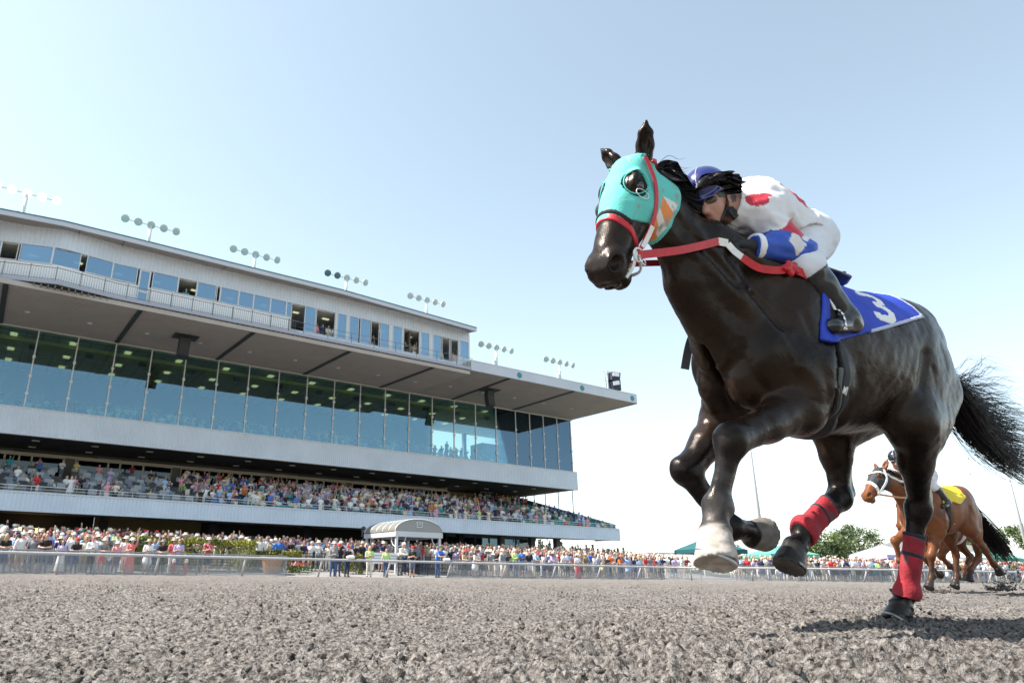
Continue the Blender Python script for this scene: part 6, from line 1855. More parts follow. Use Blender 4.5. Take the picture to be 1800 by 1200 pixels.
hP2, (ha2, hl2, hf2), hk2 = np.array(J2['poll']), S2.ax, S2.hk
def hc2(X, Y, Z):
    x, y, z = X - hP2[0], Y - hP2[1], Z - hP2[2]
    return [(x * v[0] + y * v[1] + z * v[2]) / hk2 for v in (ha2, hl2, hf2)]
def hood2(X, Y, Z):
    a, l, f = hc2(X, Y, Z)
    r = np.maximum(a - .33, -(a + .02)); r = np.maximum(r, -(f + .20))
    for s in (1, -1):
        r = np.maximum(r, -(np.sqrt((a - .15) ** 2 + (f - .01) ** 2 + ((l - s * .10) * .75) ** 2) - .052))
        r = np.maximum(r, -(np.sqrt((a + .03) ** 2 + (f + .02) ** 2 + (l - s * .062) ** 2) - .050))
    return r
lo2, hi2 = hP2 + np.array([-.38, -.25, -.70]), hP2 + np.array([.45, .3, .15])
shell('hood', S2, lo2, hi2, .010, .012, hood2, [mat('hood_black', (.016, .017, .02), rough=.7)], h2, label='black hood with eye holes')
shell('noseband', S2, lo2, hi2, .010, .024, lambda X, Y, Z: (lambda a, l, f: np.abs(a + .3 * f - .36) - .020)(*hc2(X, Y, Z)), [WHITE_L], h2, label='white noseband')
shell('throat_strap', S2, lo2, hi2, .010, .024, lambda X, Y, Z: (lambda a, l, f: np.abs(a - .6 * f - .09) - .018)(*hc2(X, Y, Z)), [WHITE_L], h2, label='white bridle strap')
strap('cheek_strap', [S2.hp(.02, .112, .01), S2.hp(.16, .135, -.09), S2.hp(.34, .108, -.11), S2.hp(.45, .095, -.10)], .03, .008, WHITE_L, h2, nrmv=hl2)
strap('rein', [S2.hp(.455, .095, -.10), (1.05, .16, 1.40), (.72, .16, 1.56)], .03, .008, mat('tan_leather', (.45, .20, .08), rough=.5), h2, nrmv=(.3, 1, 0))
def cl2(X, Y, Z):
    t = np.clip((.30 - X) / .8, 0, 1)
    return np.maximum(np.maximum(1.32 + .14 * t + .03 * np.sin(X * 14) - Z, X - .30), -(X + .36))
shell('saddle_cloth', S2, CLO, CHI, .013, .024, cl2, [mat('yellow_cloth', (.70, .52, .02), rough=.6)], h2, wr=.012, label='yellow saddle cloth')
shell('girth', S2, GLO, GHI, .012, .018, lambda X, Y, Z: np.maximum(np.abs(X - .20) - .045, Z - 1.5), [MATS['girth_web']], h2)
K2 = dict(K1)
for k_ in ('head', 'neck', 'chest', 'Lsh', 'Lel', 'Lwr', 'Lhd', 'Rsh', 'Rel', 'Rwr', 'Rhd'): K2[k_] = (K2[k_][0] + .22, K2[k_][1], K2[k_][2])
K2['pelvis'] = (.30, -.05, 1.82); K2['Lhip'] = (.27, .04, 1.78); K2['Rhip'] = (.27, -.16, 1.78)
K2.update(head=(1.03, .03, 2.0), look=(.85, .30, -.30))
def silk2(V, J, S):
    c = np.tile(np.array([.74, .74, .76]), (len(V), 1))
    c[vnoise(V * 7, 12) > .15] = (.02, .02, .024)
    return c
jock2, SJ2 = build_jockey(K2, B2, O2, 'jockey in black and white silks with a black helmet on the bay horse', None, .013, silk2, mat('helmet_black', (.012, .012, .014), rough=.2, coat=.5), breech=mat('breeches_b', (.60, .58, .60), rough=.7))
J3 = dict(J2)
J3.update(LFk=(.72, .17, .62), LFf=(.46, .15, .46), LFc=(.34, .15, .42), LFt=(.25, .15, .44), RFk=(.62, -.17, .58), RFf=(.40, -.17, .36), RFc=(.30, -.17, .30), RFt=(.22, -.17, .30),
  LHk=(-.52, .12, .60), LHf=(-.22, .11, .38), LHc=(-.16, .11, .29), LHt=(-.14, .11, .20), RHk=(-.74, -.13, .62), RHf=(-.50, -.13, .38), RHc=(-.44, -.13, .30), RHt=(-.42, -.13, .21),
  poll=(1.28, 0, 1.60), muz=(1.50, .0, 1.07))
O3 = (9.75, 13.2, .0)
h3, S3 = follower(J3, basis(math.radians(-155), -.06), O3, 'third racehorse almost hidden behind the bay horse, only legs and belly showing', 'bay', .02)
shell('girth', S3, GLO, GHI, .014, .02, lambda X, Y, Z: np.maximum(np.abs(X - .02) - .05, Z - 1.15), [WHITE_L], h3, label='white girth')
shell('girth_edge', S3, GLO - .1, GHI, .014, .024, lambda X, Y, Z: np.maximum(np.abs(X + .05) - .016, Z - 1.15), [RED_L], h3, label='red edge of the girth')
# dirt thrown up by the hooves
def spray(name, c, n, sp, up, seed, label, r=(.004, .02)):
    q = np.random.default_rng(seed); t = q.random(n) ** 1.6
    p = np.array(c) + np.stack([q.normal(0, 1, n) * sp[0] * (.3 + t) + t * sp[2], q.normal(0, 1, n) * sp[1] * (.3 + t), np.abs(q.normal(0, 1, n)) * up * t + .01], 1)
    clods(name, p, r[0] + (r[1] - r[0]) * q.random(n) ** 3, seed, kind='stuff')
hw = l2w((-1.05, .1, .02), B2, O2)
spray('kicked_dirt', hw + np.array([.05, 0, -.02]), 650, (.20, .18, .45), .30, 41, '', (.004, .022))
hw = l2w((-.45, -.1, .0), B2, O2); spray('kicked_dirt', (hw[0] - .3, hw[1], 0), 380, (.20, .14, .0), .06, 42, '', (.006, .022))
hw = l2w((-.42, .07, -.02)); spray('kicked_dirt', (hw[0], hw[1], -.02), 420, (.10, .08, .10), .05, 43, '', (.003, .012))
q = np.random.default_rng(44); n = 90
clods('flying_dirt', np.stack([q.uniform(3.2, 9.5, n), q.uniform(5, 11, n), q.uniform(.3, 4.2, n) * q.random(n)], 1), .003 + .008 * q.random(n) ** 2, 44, kind='stuff')
# ------------------------------------------------------------------ people
PEOPLE = {}
def person_parts(pose, bottom, sleeve, hair):
    """solids by material: 0 skin, 1 top, 2 bottom, 3 hair and glasses, 4 shoes; faces +x, feet at the origin"""
    G = {k: Shape() for k in range(5)}
    sit = pose == 'sit'
    lean = {'lean': .22, 'sit': .05}.get(pose, .02)
    hipz = .50 if sit else .92
    hip = np.array([0, 0, hipz]); ch = hip + np.array([lean * .75, 0, .37]); nk = hip + np.array([lean, 0, .53]); hd = nk + np.array([.035 + lean * .12, 0, .165])
    G[1].cap(hip + (0, 0, .06), ch, .105, .12, .05, (0, 1, 0), .145, .165); G[1].cap(ch, nk - (0, 0, .04), .11, .06, .05, (0, 1, 0), .165, .10)
    G[0].cap(nk - (0, 0, .05), hd - (0, 0, .06), .052, .050, .02)
    G[0].ell(hd, (.092, .075, .115), k=.02); G[0].ell(hd + (.045, 0, -.065), (.05, .05, .05), k=.03); G[0].cap(hd + (.085, 0, .0), hd + (.105, 0, -.03), .014, .018, .01)
    G[3].ell(hd + (-.022, 0, .030), (.090, .082, .105), k=.01)
    if hair == 'long': G[3].cap(hd + (-.055, 0, .02), hd + (-.075, 0, -.23), .085, .075, .03, (0, 1, 0), .095, .11)
    G[3].cap(hd + (.082, -.045, .012), hd + (.082, .045, .012), .017, .017, .005)
    for s in (1, -1):
        hp = hip + (0, s * .085, 0)
        if sit: kn, an = hip + np.array([.42, s * .11, .02]), hip + np.array([.44, s * .11, -.42])
        else: kn, an = np.array([.02, s * .10, .48]), np.array([-.01, s * .11, .08])
        if bottom == 'dress':
            G[2].cap(hip + (0, 0, .02), (hip + kn) / 2 - (0, 0, .12) if not sit else kn, .14, .19, .04, (0, 1, 0), .16, .21)
            G[0].cap(kn, an, .052, .036, .03)
        elif bottom == 'skirt':
            G[2].cap(hip + (0, 0, .02), np.array([0, 0, .16]) if not sit else kn, .14, .24, .04, (0, 1, 0), .16, .25); G[0].cap(kn, an, .05, .036, .03)
        elif bottom == 'shorts':
            G[2].cap(hp, kn + (0, 0, .04), .098, .078, .04); G[0].cap(kn + (0, 0, .04), an, .055, .036, .03)
        else:
            G[2].cap(hp, kn, .098, .066, .04); G[2].cap(kn, an, .066, .050, .03)
        G[4].cap(an + (-.03, 0, -.04), an + (.13, 0, -.05), .042, .034, .02)
        sh = nk + np.array([-.01, s * .175, -.075])
        u, f = {'stand': ((.02, s * .09, -.29), (.05, s * .00, -.25)), 'lean': ((.17, s * .08, -.25), (.20, -s * .22, -.03)), 'fold': ((.05, s * .07, -.27), (.17, -s * .24, .06)),
                'hips': ((-.03, s * .20, -.22), (.05, -s * .16, -.18)), 'phone': ((.16, s * .06, -.20), (.12, -s * .12, .20)), 'clap': ((.12, s * .08, -.25), (.18, -s * .18, .10)),
                'shade': ((.13, s * .17, .03), (.02, -s * .20, .17)) if s > 0 else ((.02, s * .09, -.29), (.10, s * .0, -.22)), 'wave': ((.03, s * .07, .27), (.02, -s * .02, .25)) if s > 0 else ((.12, s * .06, -.25), (.2, -s * .15, .03)),
                'sit': ((.12, s * .07, -.26), (.22, -s * .10, -.02))}[pose]
        el = sh + np.array(u); wr = el + np.array(f)
        a = sh + (el - sh) * (1.0 if sleeve == 'long' else .62)
        G[1].cap(sh, a, .066, .056, .03); G[1].ell(sh, (.068, .06, .066), k=.04)
        if sleeve == 'long': G[1].cap(el, wr - (wr - el) * .1, .05, .042, .02)
        else: G[0].cap(a, el, .046, .042, .02)
        if sleeve == 'none': pass
        G[0].cap(el, wr, .042, .032, .02)
        d = nrm(wr - el); G[0].cap(wr, wr + d * .085, .034, .026, .015, (0, 0, 1) if abs(d[2]) < .8 else (0, 1, 0), .042, .036)
    return G, hd
def person_mesh(pose, bottom, sleeve, hair, res):
    key = (pose, bottom, sleeve, hair, res)
    if key in PEOPLE: return PEOPLE[key]
    G, hd = person_parts(pose, bottom, sleeve, hair)
    A = Shape()
    for k in (1, 2, 0, 4, 3): A.p += G[k].p
    D, o, ax = A.sample(res); V, Q = nets(D, o, res)
    c = V[Q].mean(1)
    X, Y, Z = [c[:, i].astype(np.float32) for i in range(3)]
    best = np.full(len(Q), 9.0); mi = np.zeros(len(Q), dtype=int)
    for k in (0, 1, 2, 4, 3):
        for p in G[k].p:
            d = p[2](X, Y, Z) - (.008 if k in (1, 2) else .002 if k == 3 else 0)
            m = d < best; best[m] = d[m]; mi[m] = k
    face = (c[:, 0] > hd[0] + .03) & (c[:, 2] > hd[2] - .02) & (c[:, 2] < hd[2] + .035) & (np.abs(c[:, 1]) < .065)
    me = bpy.data.meshes.new('person_body')
    me.vertices.add(len(V)); me.vertices.foreach_set('co', V.astype(np.float32).ravel())
    me.loops.add(len(Q) * 4); me.loops.foreach_set('vertex_index', Q.astype(np.int32).ravel())
    me.polygons.add(len(Q)); me.polygons.foreach_set('loop_start', np.arange(0, len(Q) * 4, 4, dtype=np.int32))
    me.update(calc_edges=True)
    for k in range(5): me.materials.append(None)
    me.polygons.foreach_set('material_index', mi.astype(np.int32)); me.polygons.foreach_set('use_smooth', np.ones(len(Q), dtype=bool)); me.update()
    PEOPLE[key] = (me, hd, V, Q, mi)
    return PEOPLE[key]
CC = dict(white=(.78, .77, .76), black=(.016, .016, .018), navy=(.02, .03, .09), grey=(.22, .22, .23), red=(.55, .03, .04), pink=(.72, .30, .36), orange=(.75, .16, .03), lime=(.45, .66, .24), teal=(.03, .30, .33), purple=(.16, .05, .26),
          yellow=(.72, .62, .25), maroon=(.22, .025, .05), tan=(.46, .36, .24), blue=(.05, .16, .55), skyblue=(.34, .50, .74), olive=(.16, .16, .07), coral=(.72, .17, .16), cream=(.70, .64, .52), khaki=(.42, .35, .25), denim=(.05, .09, .20), lilac=(.45, .38, .62), slate=(.14, .17, .24))
NAME = dict(skyblue='sky blue')
def cmat(c): return mat('cloth_' + c, CC[c], rough=.85)
SKINS = [mat('skin_tone_%s' % n, c, rough=.6) for n, c in (('fair', (.55, .33, .24)), ('tan', (.42, .23, .15)), ('brown', (.20, .10, .06)), ('rosy', (.56, .29, .22)))]
HAIRS = [mat('hair_%s' % n, c, rough=.6) for n, c in (('dark', (.02, .015, .012)), ('brown', (.07, .04, .02)), ('blond', (.40, .28, .12)), ('greyed', (.38, .37, .36)), ('black', (.01, .01, .01)))]
SHOES = [cmat('black'), cmat('white'), cmat('khaki')]
def hat_mesh(kind):
    b = MB()
    if kind == 'cap':
        b.lathe([(.102, -.01), (.104, .03), (.085, .075), (.04, .098), (0, .102)], n=12)
        b.add([(.06, -.075, 0), (.15, -.062, -.006), (.19, -.03, -.012), (.19, .03, -.012), (.15, .062, -.006), (.06, .075, 0), (.06, -.075, -.012), (.15, -.062, -.018), (.19, -.03, -.024), (.19, .03, -.024), (.15, .062, -.018), (.06, .075, -.012)],
              [(0, 1, 2, 3, 4, 5), (11, 10, 9, 8, 7, 6), (0, 6, 7, 1), (1, 7, 8, 2), (2, 8, 9, 3), (3, 9, 10, 4), (4, 10, 11, 5)])
    else:
        R = .205 if kind == 'wide' else .175
        b.lathe([(R, -.018), (R, -.008), (.115, .004), (.108, .07), (.085, .105), (0, .098)], n=14); b.lathe([(R, -.018), (.10, -.008)], n=14)
    me = bpy.data.meshes.new(kind); me.from_pydata(b.v, [], b.f); me.polygons.foreach_set('use_smooth', np.ones(len(me.polygons), dtype=bool)); me.materials.append(None); me.update()
    return me
HATM = {k: hat_mesh(k) for k in ('cap', 'wide', 'brim')}
CROWD = []
def person(loc, rz, label, group, pose='stand', bottom='long', sleeve='short', hair='short', top='white', bot='denim', skin=0, hairc=0, hat=None, hatc='white', h=1.0, res=.026, shoe=0):
    me, hd, *_ = person_mesh(pose, bottom, sleeve, hair, res)
    o = bpy.data.objects.new('person', me); COL.objects.link(o)
    o.location = loc; o.rotation_euler = (0, 0, rz); o.scale = (h, h, h)
    for i, m in enumerate((SKINS[skin], cmat(top), cmat(bot), HAIRS[hairc], SHOES[shoe])):
        o.material_slots[i].link = 'OBJECT'; o.material_slots[i].material = m
    tag(o, label, 'person', group)
    if hat:
        ho = bpy.data.objects.new({'cap': 'cap', 'wide': 'wide_hat', 'brim': 'hat'}[hat], HATM[hat]); COL.objects.link(ho); ho.parent = o
        ho.location = (hd[0] - .012, 0, hd[2] + .055); ho.rotation_euler = (0, .06, 0)
        ho.material_slots[0].link = 'OBJECT'; ho.material_slots[0].material = cmat(hatc)
    return o
FACE = ST_ROT - math.pi / 2          # facing the track
pq = random.Random(12)
def sx(px, n=37.75):                   # place along the fence read from the photograph
    return float(np.interp(px, SXT[0], SXT[1]))
SXT = ([0, 53, 112, 207, 273, 419, 552, 645, 729, 809, 905, 992, 1071, 1142, 1210], [1.2, 2.6, 4.02, 6.38, 8.13, 12.36, 16.7, 20.07, 23.37, 26.79, 31.29, 35.79, 40.29, 44.7, 49.3])
NF = 38.0
front = [  # photo x, distance n, pose, bottom, sleeve, hair, top, bottom colour, skin, hair colour, hat, hat colour, height, label
 (8, NF, 'lean', 'long', 'short', 'long', 'black', 'denim', 0, 2, None, '', .98, 'woman in a black top leaning on the fence at the left edge'),
 (32, NF + .3, 'shade', 'shorts', 'long', 'short', 'white', 'khaki', 0, 0, 'cap', 'white', 1.02, 'man in a white shirt, khaki shorts and white cap shading his eyes'),
 (48, NF + .8, 'stand', 'long', 'short', 'long', 'black', 'denim', 0, 0, 'wide', 'black', .96, 'woman in a black top and wide black hat at the left of the fence'),
 (73, NF - .1, 'lean', 'long', 'short', 'short', 'black', 'slate', 0, 1, None, '', 1.02, 'heavy man in a black shirt folding his arms on the fence'),
 (101, NF, 'fold', 'skirt', 'short', 'short', 'lilac', 'white', 0, 1, None, '', .86, 'person in a lilac top and long white skirt at the fence'),
 (117, NF + .7, 'stand', 'long', 'long', 'short', 'white', 'slate', 0, 0, 'cap', 'white', 1.04, 'tall man in a white shirt and white cap behind the woman in a red cap'),
 (126, NF - .1, 'lean', 'long', 'short', 'long', 'black', 'denim', 1, 0, 'cap', 'red', .92, 'woman in a black top and red cap leaning on the fence'),
 (139, NF + .4, 'stand', 'long', 'short', 'long', 'cream', 'khaki', 0, 1, None, '', .95, 'woman in a cream top and khaki trousers at the fence'),
 (153, NF, 'fold', 'long', 'long', 'short', 'white', 'black', 0, 0, None, '', 1.0, 'man in a white shirt and black trousers with sunglasses at the fence'),
 (173, NF + .1, 'lean', 'shorts', 'short', 'long', 'grey', 'coral', 0, 2, 'brim', 'cream', .93, 'woman in a grey top, coral shorts and cream hat leaning on the fence'),
 (186, NF - .15, 'stand', 'long', 'short', 'short', 'white', 'slate', 1, 0, None, '', .66, 'child in a white jersey with number 31 behind the fence'),
 (198, NF + .1, 'stand', 'long', 'short', 'long', 'pink', 'slate', 0, 2, 'brim', 'white', .86, 'person in a pink top and white hat beside the woman in a red dress'),
 (213, NF + .5, 'stand', 'long', 'long', 'short', 'white', 'white', 0, 3, 'wide', 'cream', 1.0, 'man all in white with a cream hat beside the woman in a red dress'),
 (224, NF, 'wave', 'skirt', 'short', 'long', 'coral', 'coral', 0, 0, 'wide', 'white', .97, 'woman in a long coral red dress and wide white hat raising an arm'),
 (254, NF, 'fold', 'dress', 'short', 'long', 'white', 'white', 0, 0, 'wide', 'tan', .95, 'woman in a white dress and tan sun hat in front of the hedge'),
 (263, NF + .4, 'wave', 'long', 'none', 'short', 'skyblue', 'denim', 0, 1, None, '', .98, 'person raising a fist in front of the tall hedge'),
 (280, NF, 'lean', 'long', 'short', 'long', 'black', 'black', 0, 0, 'wide', 'grey', .95, 'woman in black with a grey cowboy hat leaning on the fence'),
 (297, NF + .3, 'stand', 'long', 'short', 'long', 'coral', 'white', 0, 1, 'wide', 'tan', .99, 'woman in a coral top, white trousers and tan hat'),
 (307, NF, 'fold', 'shorts', 'short', 'short', 'lilac', 'slate', 0, 0, None, '', 1.0, 'bearded man in a pale lilac shirt and slate shorts'),
 (358, NF + .1, 'fold', 'shorts', 'short', 'short', 'red', 'navy', 0, 1, 'brim', 'cream', 1.06, 'heavy man in a red and white patterned shirt and cream straw hat'),
 (583, 37.0, 'fold', 'long', 'long', 'short', 'grey', 'denim', 0, 1, None, '', 1.0, 'man in a dark grey sweater and jeans at the gap in the fence'),
 (592, 37.7, 'stand', 'long', 'short', 'short', 'black', 'denim', 0, 0, 'cap', 'red', 1.02, 'man in black with a red cap behind the grey sweater'),
 (608, 37.0, 'fold', 'long', 'long', 'short', 'black', 'navy', 0, 0, 'cap', 'red', .97, 'man in a black jacket, navy trousers and red cap at the gap'),
 (648, 37.0, 'fold', 'long', 'short', 'long', 'lime', 'cream', 0, 2, None, '', .99, 'woman in a lime shirt and pale trousers with sunglasses'),
 (677, 37.0, 'stand', 'long', 'short', 'short', 'lime', 'denim', 0, 1, None, '', .92, 'shorter woman in a lime shirt and blue jeans'),
 (701, 38.9, 'lean', 'long', 'long', 'short', 'cream', 'grey', 0, 3, None, '', 1.10, 'grey haired man in a cream pink shirt leaning on the black railing'),
 (708, 39.5, 'stand', 'long', 'long', 'short', 'skyblue', 'navy', 0, 1, 'cap', 'white', 1.10, 'man in a sky blue shirt behind the grey haired man'),
 (724, 37.1, 'fold', 'shorts', 'short', 'short', 'black', 'slate', 0, 0, 'cap', 'red', 1.02, 'man in a black shirt, dark shorts and red cap below the shelter'),
 (733, 39.9, 'stand', 'long', 'short', 'short', 'slate', 'black', 1, 0, None, '', 1.08, 'man in a dark slate shirt standing under the arched shelter'),
 (768, 37.6, 'lean', 'long', 'short', 'short', 'blue', 'denim', 0, 1, 'cap', 'olive', 1.10, 'man in a blue shirt, jeans and green cap right of the shelter'),
 (816, NF, 'lean', 'long', 'short', 'long', 'tan', 'black', 0, 0, 'wide', 'red', .95, 'woman in a tan top and wide red hat leaning on the fence'),
 (834, NF, 'lean', 'dress', 'short', 'long', 'cream', 'white', 0, 0, 'brim', 'black', .95, 'woman in a pale dress and black hat next to the wide red hat'),
 (862, NF, 'stand', 'shorts', 'short', 'short', 'grey', 'khaki', 0, 1, 'brim', 'cream', 1.0, 'man in a grey shirt and khaki shorts with a cream hat'),
 (1016, NF, 'stand', 'skirt', 'short', 'long', 'white', 'red', 0, 0, 'wide', 'cream', .97, 'woman in a white top, red skirt and wide cream hat'),
 (1030, NF, 'stand', 'dress', 'none', 'long', 'olive', 'olive', 0, 2, 'brim', 'tan', .98, 'woman in an olive dress and tan hat beside the red skirt'),
 (1073, NF, 'lean', 'long', 'short', 'short', 'orange', 'denim', 0, 1, None, '', 1.02, 'man in an orange shirt leaning on the fence'),
 (1088, NF, 'lean', 'long', 'short', 'long', 'orange', 'slate', 1, 0, 'cap', 'orange', .95, 'person in an orange shirt and orange cap beside the other orange shirt'),
]
taken = []
for (px, n, pose, bo, sl, ha_, top, bc, sk, hcx, hat, hatc, h, lab) in front:
    s = sx(px) * (n / 37.75)
    o = person(W(s, n, az_(n)), FACE + pq.uniform(-.35, .25), lab, 'spectators at the rail', pose, bo, sl, ha_, top, bc, sk, hcx, hat, hatc or 'white', h)
    taken.append((s, n))
    if 'number 31' in lab:
        t = MB(); 
        def sg_(a, b_): t.bar(a, b_, .012, 4)
        y0 = .055; x = .128; z = 1.18
        for q_s in (((x, y0 - .0, z + .12), (x, y0 - .07, z + .12)), ((x, y0 - .07, z + .12), (x, y0 - .07, z - .08)), ((x, y0 - .01, z + .02), (x, y0 - .07, z + .02)), ((x, y0, z - .08), (x, y0 - .07, z - .08)), ((x, y0 - .13, z + .12), (x, y0 - .13, z - .08))): sg_((q_s[0][0], -q_s[0][1] + .09 - .06, q_s[0][2]), (q_s[1][0], -q_s[1][1] + .09 - .06, q_s[1][2]))
        t.v = [(p[0], -p[1], p[2]) for p in t.v]
        t.build('jersey_number', cmat('navy'), o)
    if 'patterned' in lab:
        m = mat('patterned_shirt', CC['red'], rough=.85); tt = m.node_tree; v = tt.nodes.new('ShaderNodeTexVoronoi'); v.inputs['Scale'].default_value = 16
        tc = tt.nodes.new('ShaderNodeTexCoord'); tt.links.new(tc.outputs['Object'], v.inputs['Vector']); r = tt.nodes.new('ShaderNodeValToRGB'); r.color_ramp.interpolation = 'CONSTANT'
        r.color_ramp.elements[0].color = (.8, .75, .73, 1); r.color_ramp.elements[1].position = .36; r.color_ramp.elements[1].color = (.42, .03, .05, 1)
        tt.links.new(v.outputs['Distance'], r.inputs['Fac']); tt.links.new(r.outputs['Color'], tt.nodes['Principled BSDF'].inputs['Base Color']); o.material_slots[1].material = m
# ---- everyone else: places first, then the largest in view as single people and the rest as one mass
TOPS = ['white'] * 15 + ['cream'] * 4 + ['skyblue'] * 6 + ['lilac'] * 2 + ['blue'] * 3 + ['navy'] * 5 + ['black'] * 8 + ['grey'] * 4 + ['red'] * 2 + ['pink'] * 2 + ['coral'] * 1 + ['tan'] * 2 + ['purple', 'maroon', 'teal', 'yellow', 'orange', 'olive', 'lime']
HATS = [(None, '')] * 15 + [('cap', 'white')] * 3 + [('cap', 'navy'), ('cap', 'red'), ('cap', 'black')] + [('brim', 'cream')] * 3 + [('wide', 'cream')] * 2 + [('wide', 'white'), ('brim', 'tan'), ('wide', 'black')]
BOTS = ['denim', 'khaki', 'slate', 'black', 'white', 'navy', 'grey', 'cream']
spots = []       # (x, y, z, facing, priority, place, poses)
def clear_of(s, n):
    if 6.0 < s < 17.1 and n < 41.6: return False
    if 16.6 < s < 27.6 and n < 40.8: return False
    if 22.9 < s < 27.4 and n < 44.6: return pq.random() < .25
    return all((s - a) ** 2 + (n - c) ** 2 > .16 for a, c in taken)
n = 38.05; k = 0
while n < 49.5:
    s = -2.5 + pq.random() * .4
    while s < 50:
        ss, nn = s + pq.uniform(-.12, .12), n + pq.uniform(-.2, .2)
        dens = .93 if n < 46 else .6
        if pq.random() < dens and clear_of(ss, nn):
            place_ = 'left of the hedge' if ss < 6.8 else 'behind the hedge' if ss < 17 else 'by the arched shelter' if ss < 28 else 'right of the shelter' if ss < 36 else 'near the stand end'
            spots.append((*W(ss, nn, az_(nn)), FACE + pq.uniform(-.4, .3), nn * 1.2 + ss * .35 + (0 if ss > 27 or nn > 41 else -4), place_, 'front' if nn < 38.5 else 'apron'))
        s += .62
    n += .82; k += 1
t = 50.0
while t < T_END - 4:
    for off in (1.75, 2.45, 3.2, 4.0, 4.8, 5.6):
        if pq.random() < .9 - .05 * off:
            p, a = rail_at(t + pq.uniform(-.2, .2), off + pq.uniform(-.2, .2)); spots.append((p.x, p.y, max(0, (off - 1.75)) * .05, a - math.pi / 2 + pq.uniform(-.4, .4), 62 + off * 3 + t * .2, 'round the turn', 'front' if off < 1.8 else 'apron'))
    t += .58
def seat_z(i): return 4.62 + .215 * i
for i, (nr, z) in enumerate(ROWS[:15]):
    s = -3.5
    while s < 59.4:
        d = .16 if s < 15 else .80 if s < 46 else .42 if s < 52 else .30
        if i == 14: d *= .6
        if (s - 17.6) % 8.7 > .9 and pq.random() < d:
            st = pq.random() < (.55 if 14 < s < 47 else .35)
            spots.append((*W(s, nr + (.18 if st else .34), z if st else z - .06), FACE + pq.uniform(-.3, .3), 96 + i * 1.5 + s * .3, 'in covered seats', 'stand' if st else 'sit'))
        s += .56
for i, (nr, z) in enumerate(ROWS[15:23]):
    s = 52.5
    while s < 59.5:
        if pq.random() < .45: spots.append((*W(s, nr + .2, z), FACE + pq.uniform(-.3, .3), 130, 'at the open end of the seats', 'stand'))
        s += .6
for i in range(11):                  # behind the glass
    s = -3.0
    while s < 57:
        d = .75 if 8 < s < 44 else .35
        if pq.random() < d * (.8 if i < 8 else .4): spots.append((*W(s, 61.5 + i, 11.7 + i * .2), FACE + pq.uniform(-.4, .4), 200, 'behind the glass', 'stand' if pq.random() < .5 else 'sit'))
        s += .72
spots.sort(key=lambda q: q[4])
N_SINGLE = 300 - len(front) - 24
used = set()
PHR = dict(stand='standing', lean='leaning forward', fold='with folded arms', hips='hands on hips', phone='filming', clap='clapping', shade='shading eyes', wave='raising an arm', sit='sitting')
FLAT = {}
mass_v, mass_f, mass_m, mass_n = [], [], [], 0
palette = ['skin_tone_fair', 'skin_tone_tan', 'skin_tone_brown', 'skin_tone_rosy', 'hair_dark', 'hair_brown', 'hair_blond', 'hair_greyed', 'hair_black'] + ['cloth_' + c for c in CC]
for c in CC: cmat(c)
PI_ = {n: i for i, n in enumerate(palette)}
HATN = {(None, ''): 'bare head'}
for idx, (x, y, z, rz, pri, where, kind) in enumerate(spots):
    single = idx < N_SINGLE
    for tries in range(400):
        pose = 'sit' if kind == 'sit' else pq.choice(['lean', 'lean', 'fold', 'stand', 'shade', 'phone']) if kind == 'front' else pq.choice(['stand', 'stand', 'fold', 'hips', 'phone', 'clap', 'shade', 'wave', 'lean'])
        top, (hat, hatc) = pq.choice(TOPS), pq.choice(HATS)
        key = (where, pose, top, hat, hatc)
        if not single or key not in used: break
    if single: used.add(key)
    female = pq.random() < .45
    bottom = pq.choice(['long', 'long', 'dress', 'shorts']) if female else pq.choice(['long', 'long', 'shorts'])
    sleeve = pq.choice(['short', 'short', 'long'] if not female else ['short'])
    bot = top if bottom == 'dress' else pq.choice(BOTS)
    h = pq.uniform(.92, 1.0) if female else pq.uniform(.98, 1.07)
    sk, hcx = pq.choices(range(4), (5, 3, 1, 3))[0], pq.choices(range(5), (4, 4, 2, 2, 2))[0]
    if single:
        hn = {None: ', bareheaded', 'cap': ' and %s cap' % hatc, 'brim': ' and %s brimmed hat' % hatc, 'wide': ' and wide %s hat' % hatc}[hat]
        lab = 'person in %s top%s, %s, %s' % (NAME.get(top, top), hn, PHR[pose], where)
        person((x, y, z), rz, lab, 'spectators crowding the apron' if kind != 'sit' else 'spectators in the seats', pose, bottom, sleeve, 'long' if female else 'short', top, bot, sk, hcx, hat, hatc or 'white', h)
    else:
        far = where in ('behind the glass', 'round the turn') 
        me, hd, V, Q, mi = person_mesh(pose, bottom, 'short', 'long' if female else 'short', .068)
        cth, sth = math.cos(rz), math.sin(rz)
        P = V * h; P = np.stack([P[:, 0] * cth - P[:, 1] * sth + x, P[:, 0] * sth + P[:, 1] * cth + y, P[:, 2] + z], 1)
        lut = np.array([PI_[SKINS[sk].name], PI_['cloth_' + top], PI_['cloth_' + bot], PI_[HAIRS[hcx].name], PI_['cloth_black']])
        if hat: lut[3] = PI_['cloth_' + hatc]
        mass_v.append(P); mass_f.append(Q + mass_n); mass_m.append(lut[mi]); mass_n += len(P)
mesh_from('spectator_crowd', np.concatenate(mass_v), np.concatenate(mass_f), [MATS[n_] for n_ in palette], None, True, np.concatenate(mass_m), kind='stuff')
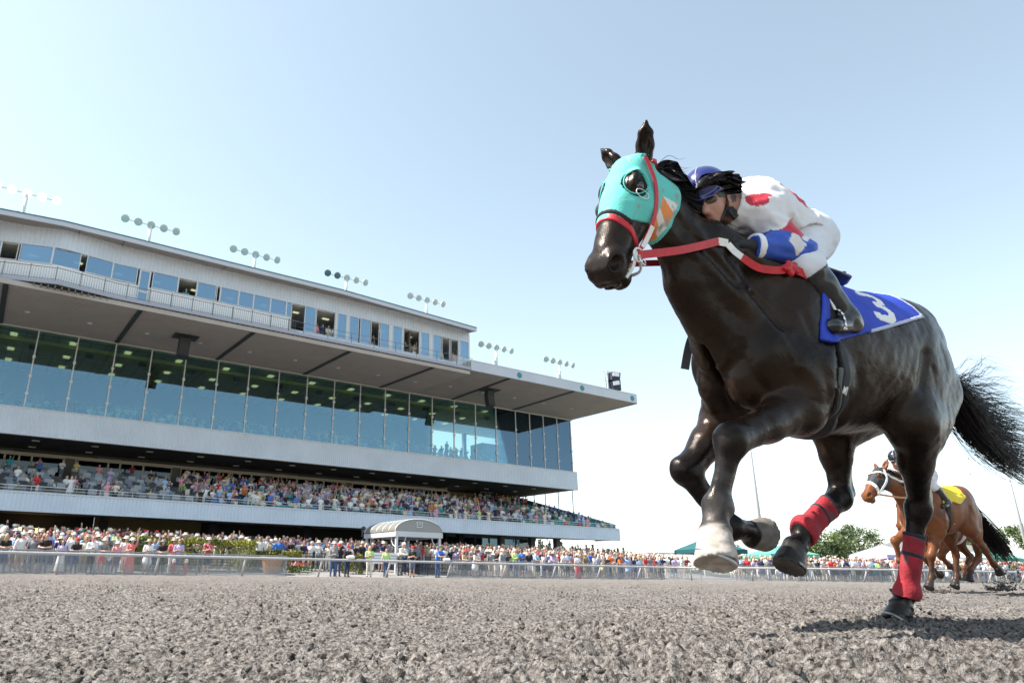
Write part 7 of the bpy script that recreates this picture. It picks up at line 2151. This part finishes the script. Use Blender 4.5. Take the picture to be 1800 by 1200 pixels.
# people in the press box windows and at the glass end
wq = random.Random(3)
box_people = [(10.75, 51.95, 'stand', 'teal', 'man in a teal shirt at the open window at the left of the press box'),
  (21.9, 0, 'stand', 'pink', 'person in a pink top at the large open window of the press box'), (22.5, 0, 'stand', 'navy', 'man in a navy jacket at the large open window of the press box'), (23.05, 0, 'stand', 'cream', 'person in cream at the large open window of the press box'), (23.6, 0, 'clap', 'white', 'person in white clapping at the large open window of the press box'),
  (27.0, 0, 'stand', 'purple', 'person in purple at the narrow open window of the press box'), (27.5, 0, 'stand', 'black', 'person in black at the narrow open window of the press box'),
  (30.4, 0, 'stand', 'white', 'person in white at the second large open press box window'), (30.9, 0, 'clap', 'black', 'person in black clapping at the second large open press box window'), (31.4, 0, 'stand', 'grey', 'person in grey at the second large open press box window'), (31.9, 0, 'wave', 'tan', 'person in tan raising an arm at the second large open press box window'),
  (34.9, 0, 'stand', 'cream', 'person in pale clothes at the open window near the end of the press box'), (36.3, 0, 'stand', 'red', 'person in a red top at the last open window of the press box'),
  (2.6, 0, 'stand', 'white', 'man in a white shirt and dark tie behind the press box glass, further left'), (4.3, 0, 'stand', 'white', 'man in a white shirt and dark tie behind the press box glass in the bend')]
for (s, nn, pose, top, lab) in box_people:
    n0 = nb(s) + 1.95
    person(W(s, n0, 19.0 if s > 19.4 else 19.55), FACE + wq.uniform(-.2, .2), lab, 'people at the press box windows', pose, 'long', 'long', 'short', top, wq.choice(['black', 'khaki', 'white', 'slate']), 0, wq.randrange(3))
for (s, n, z, top, lab) in [(55.6, 61.6, 11.75, 'slate', 'silhouetted person behind the end glass, left one of a close pair'), (56.1, 61.7, 11.75, 'navy', 'silhouetted person behind the end glass, right one of a close pair'), (57.6, 61.6, 11.75, 'black', 'person with a hat silhouetted behind the second last glass pane'), (58.8, 61.6, 11.75, 'slate', 'person with a hat silhouetted behind the last glass pane'), (45.4, 66.6, 13.4, 'navy', 'person standing high on the steps behind the glass')]:
    person(W(s, n, z), FACE, lab, 'people behind the glass at the end of the stand', 'stand', 'long', 'short', 'short', top, 'black', 1, 0, 'brim' if 'hat' in lab else None, 'tan')
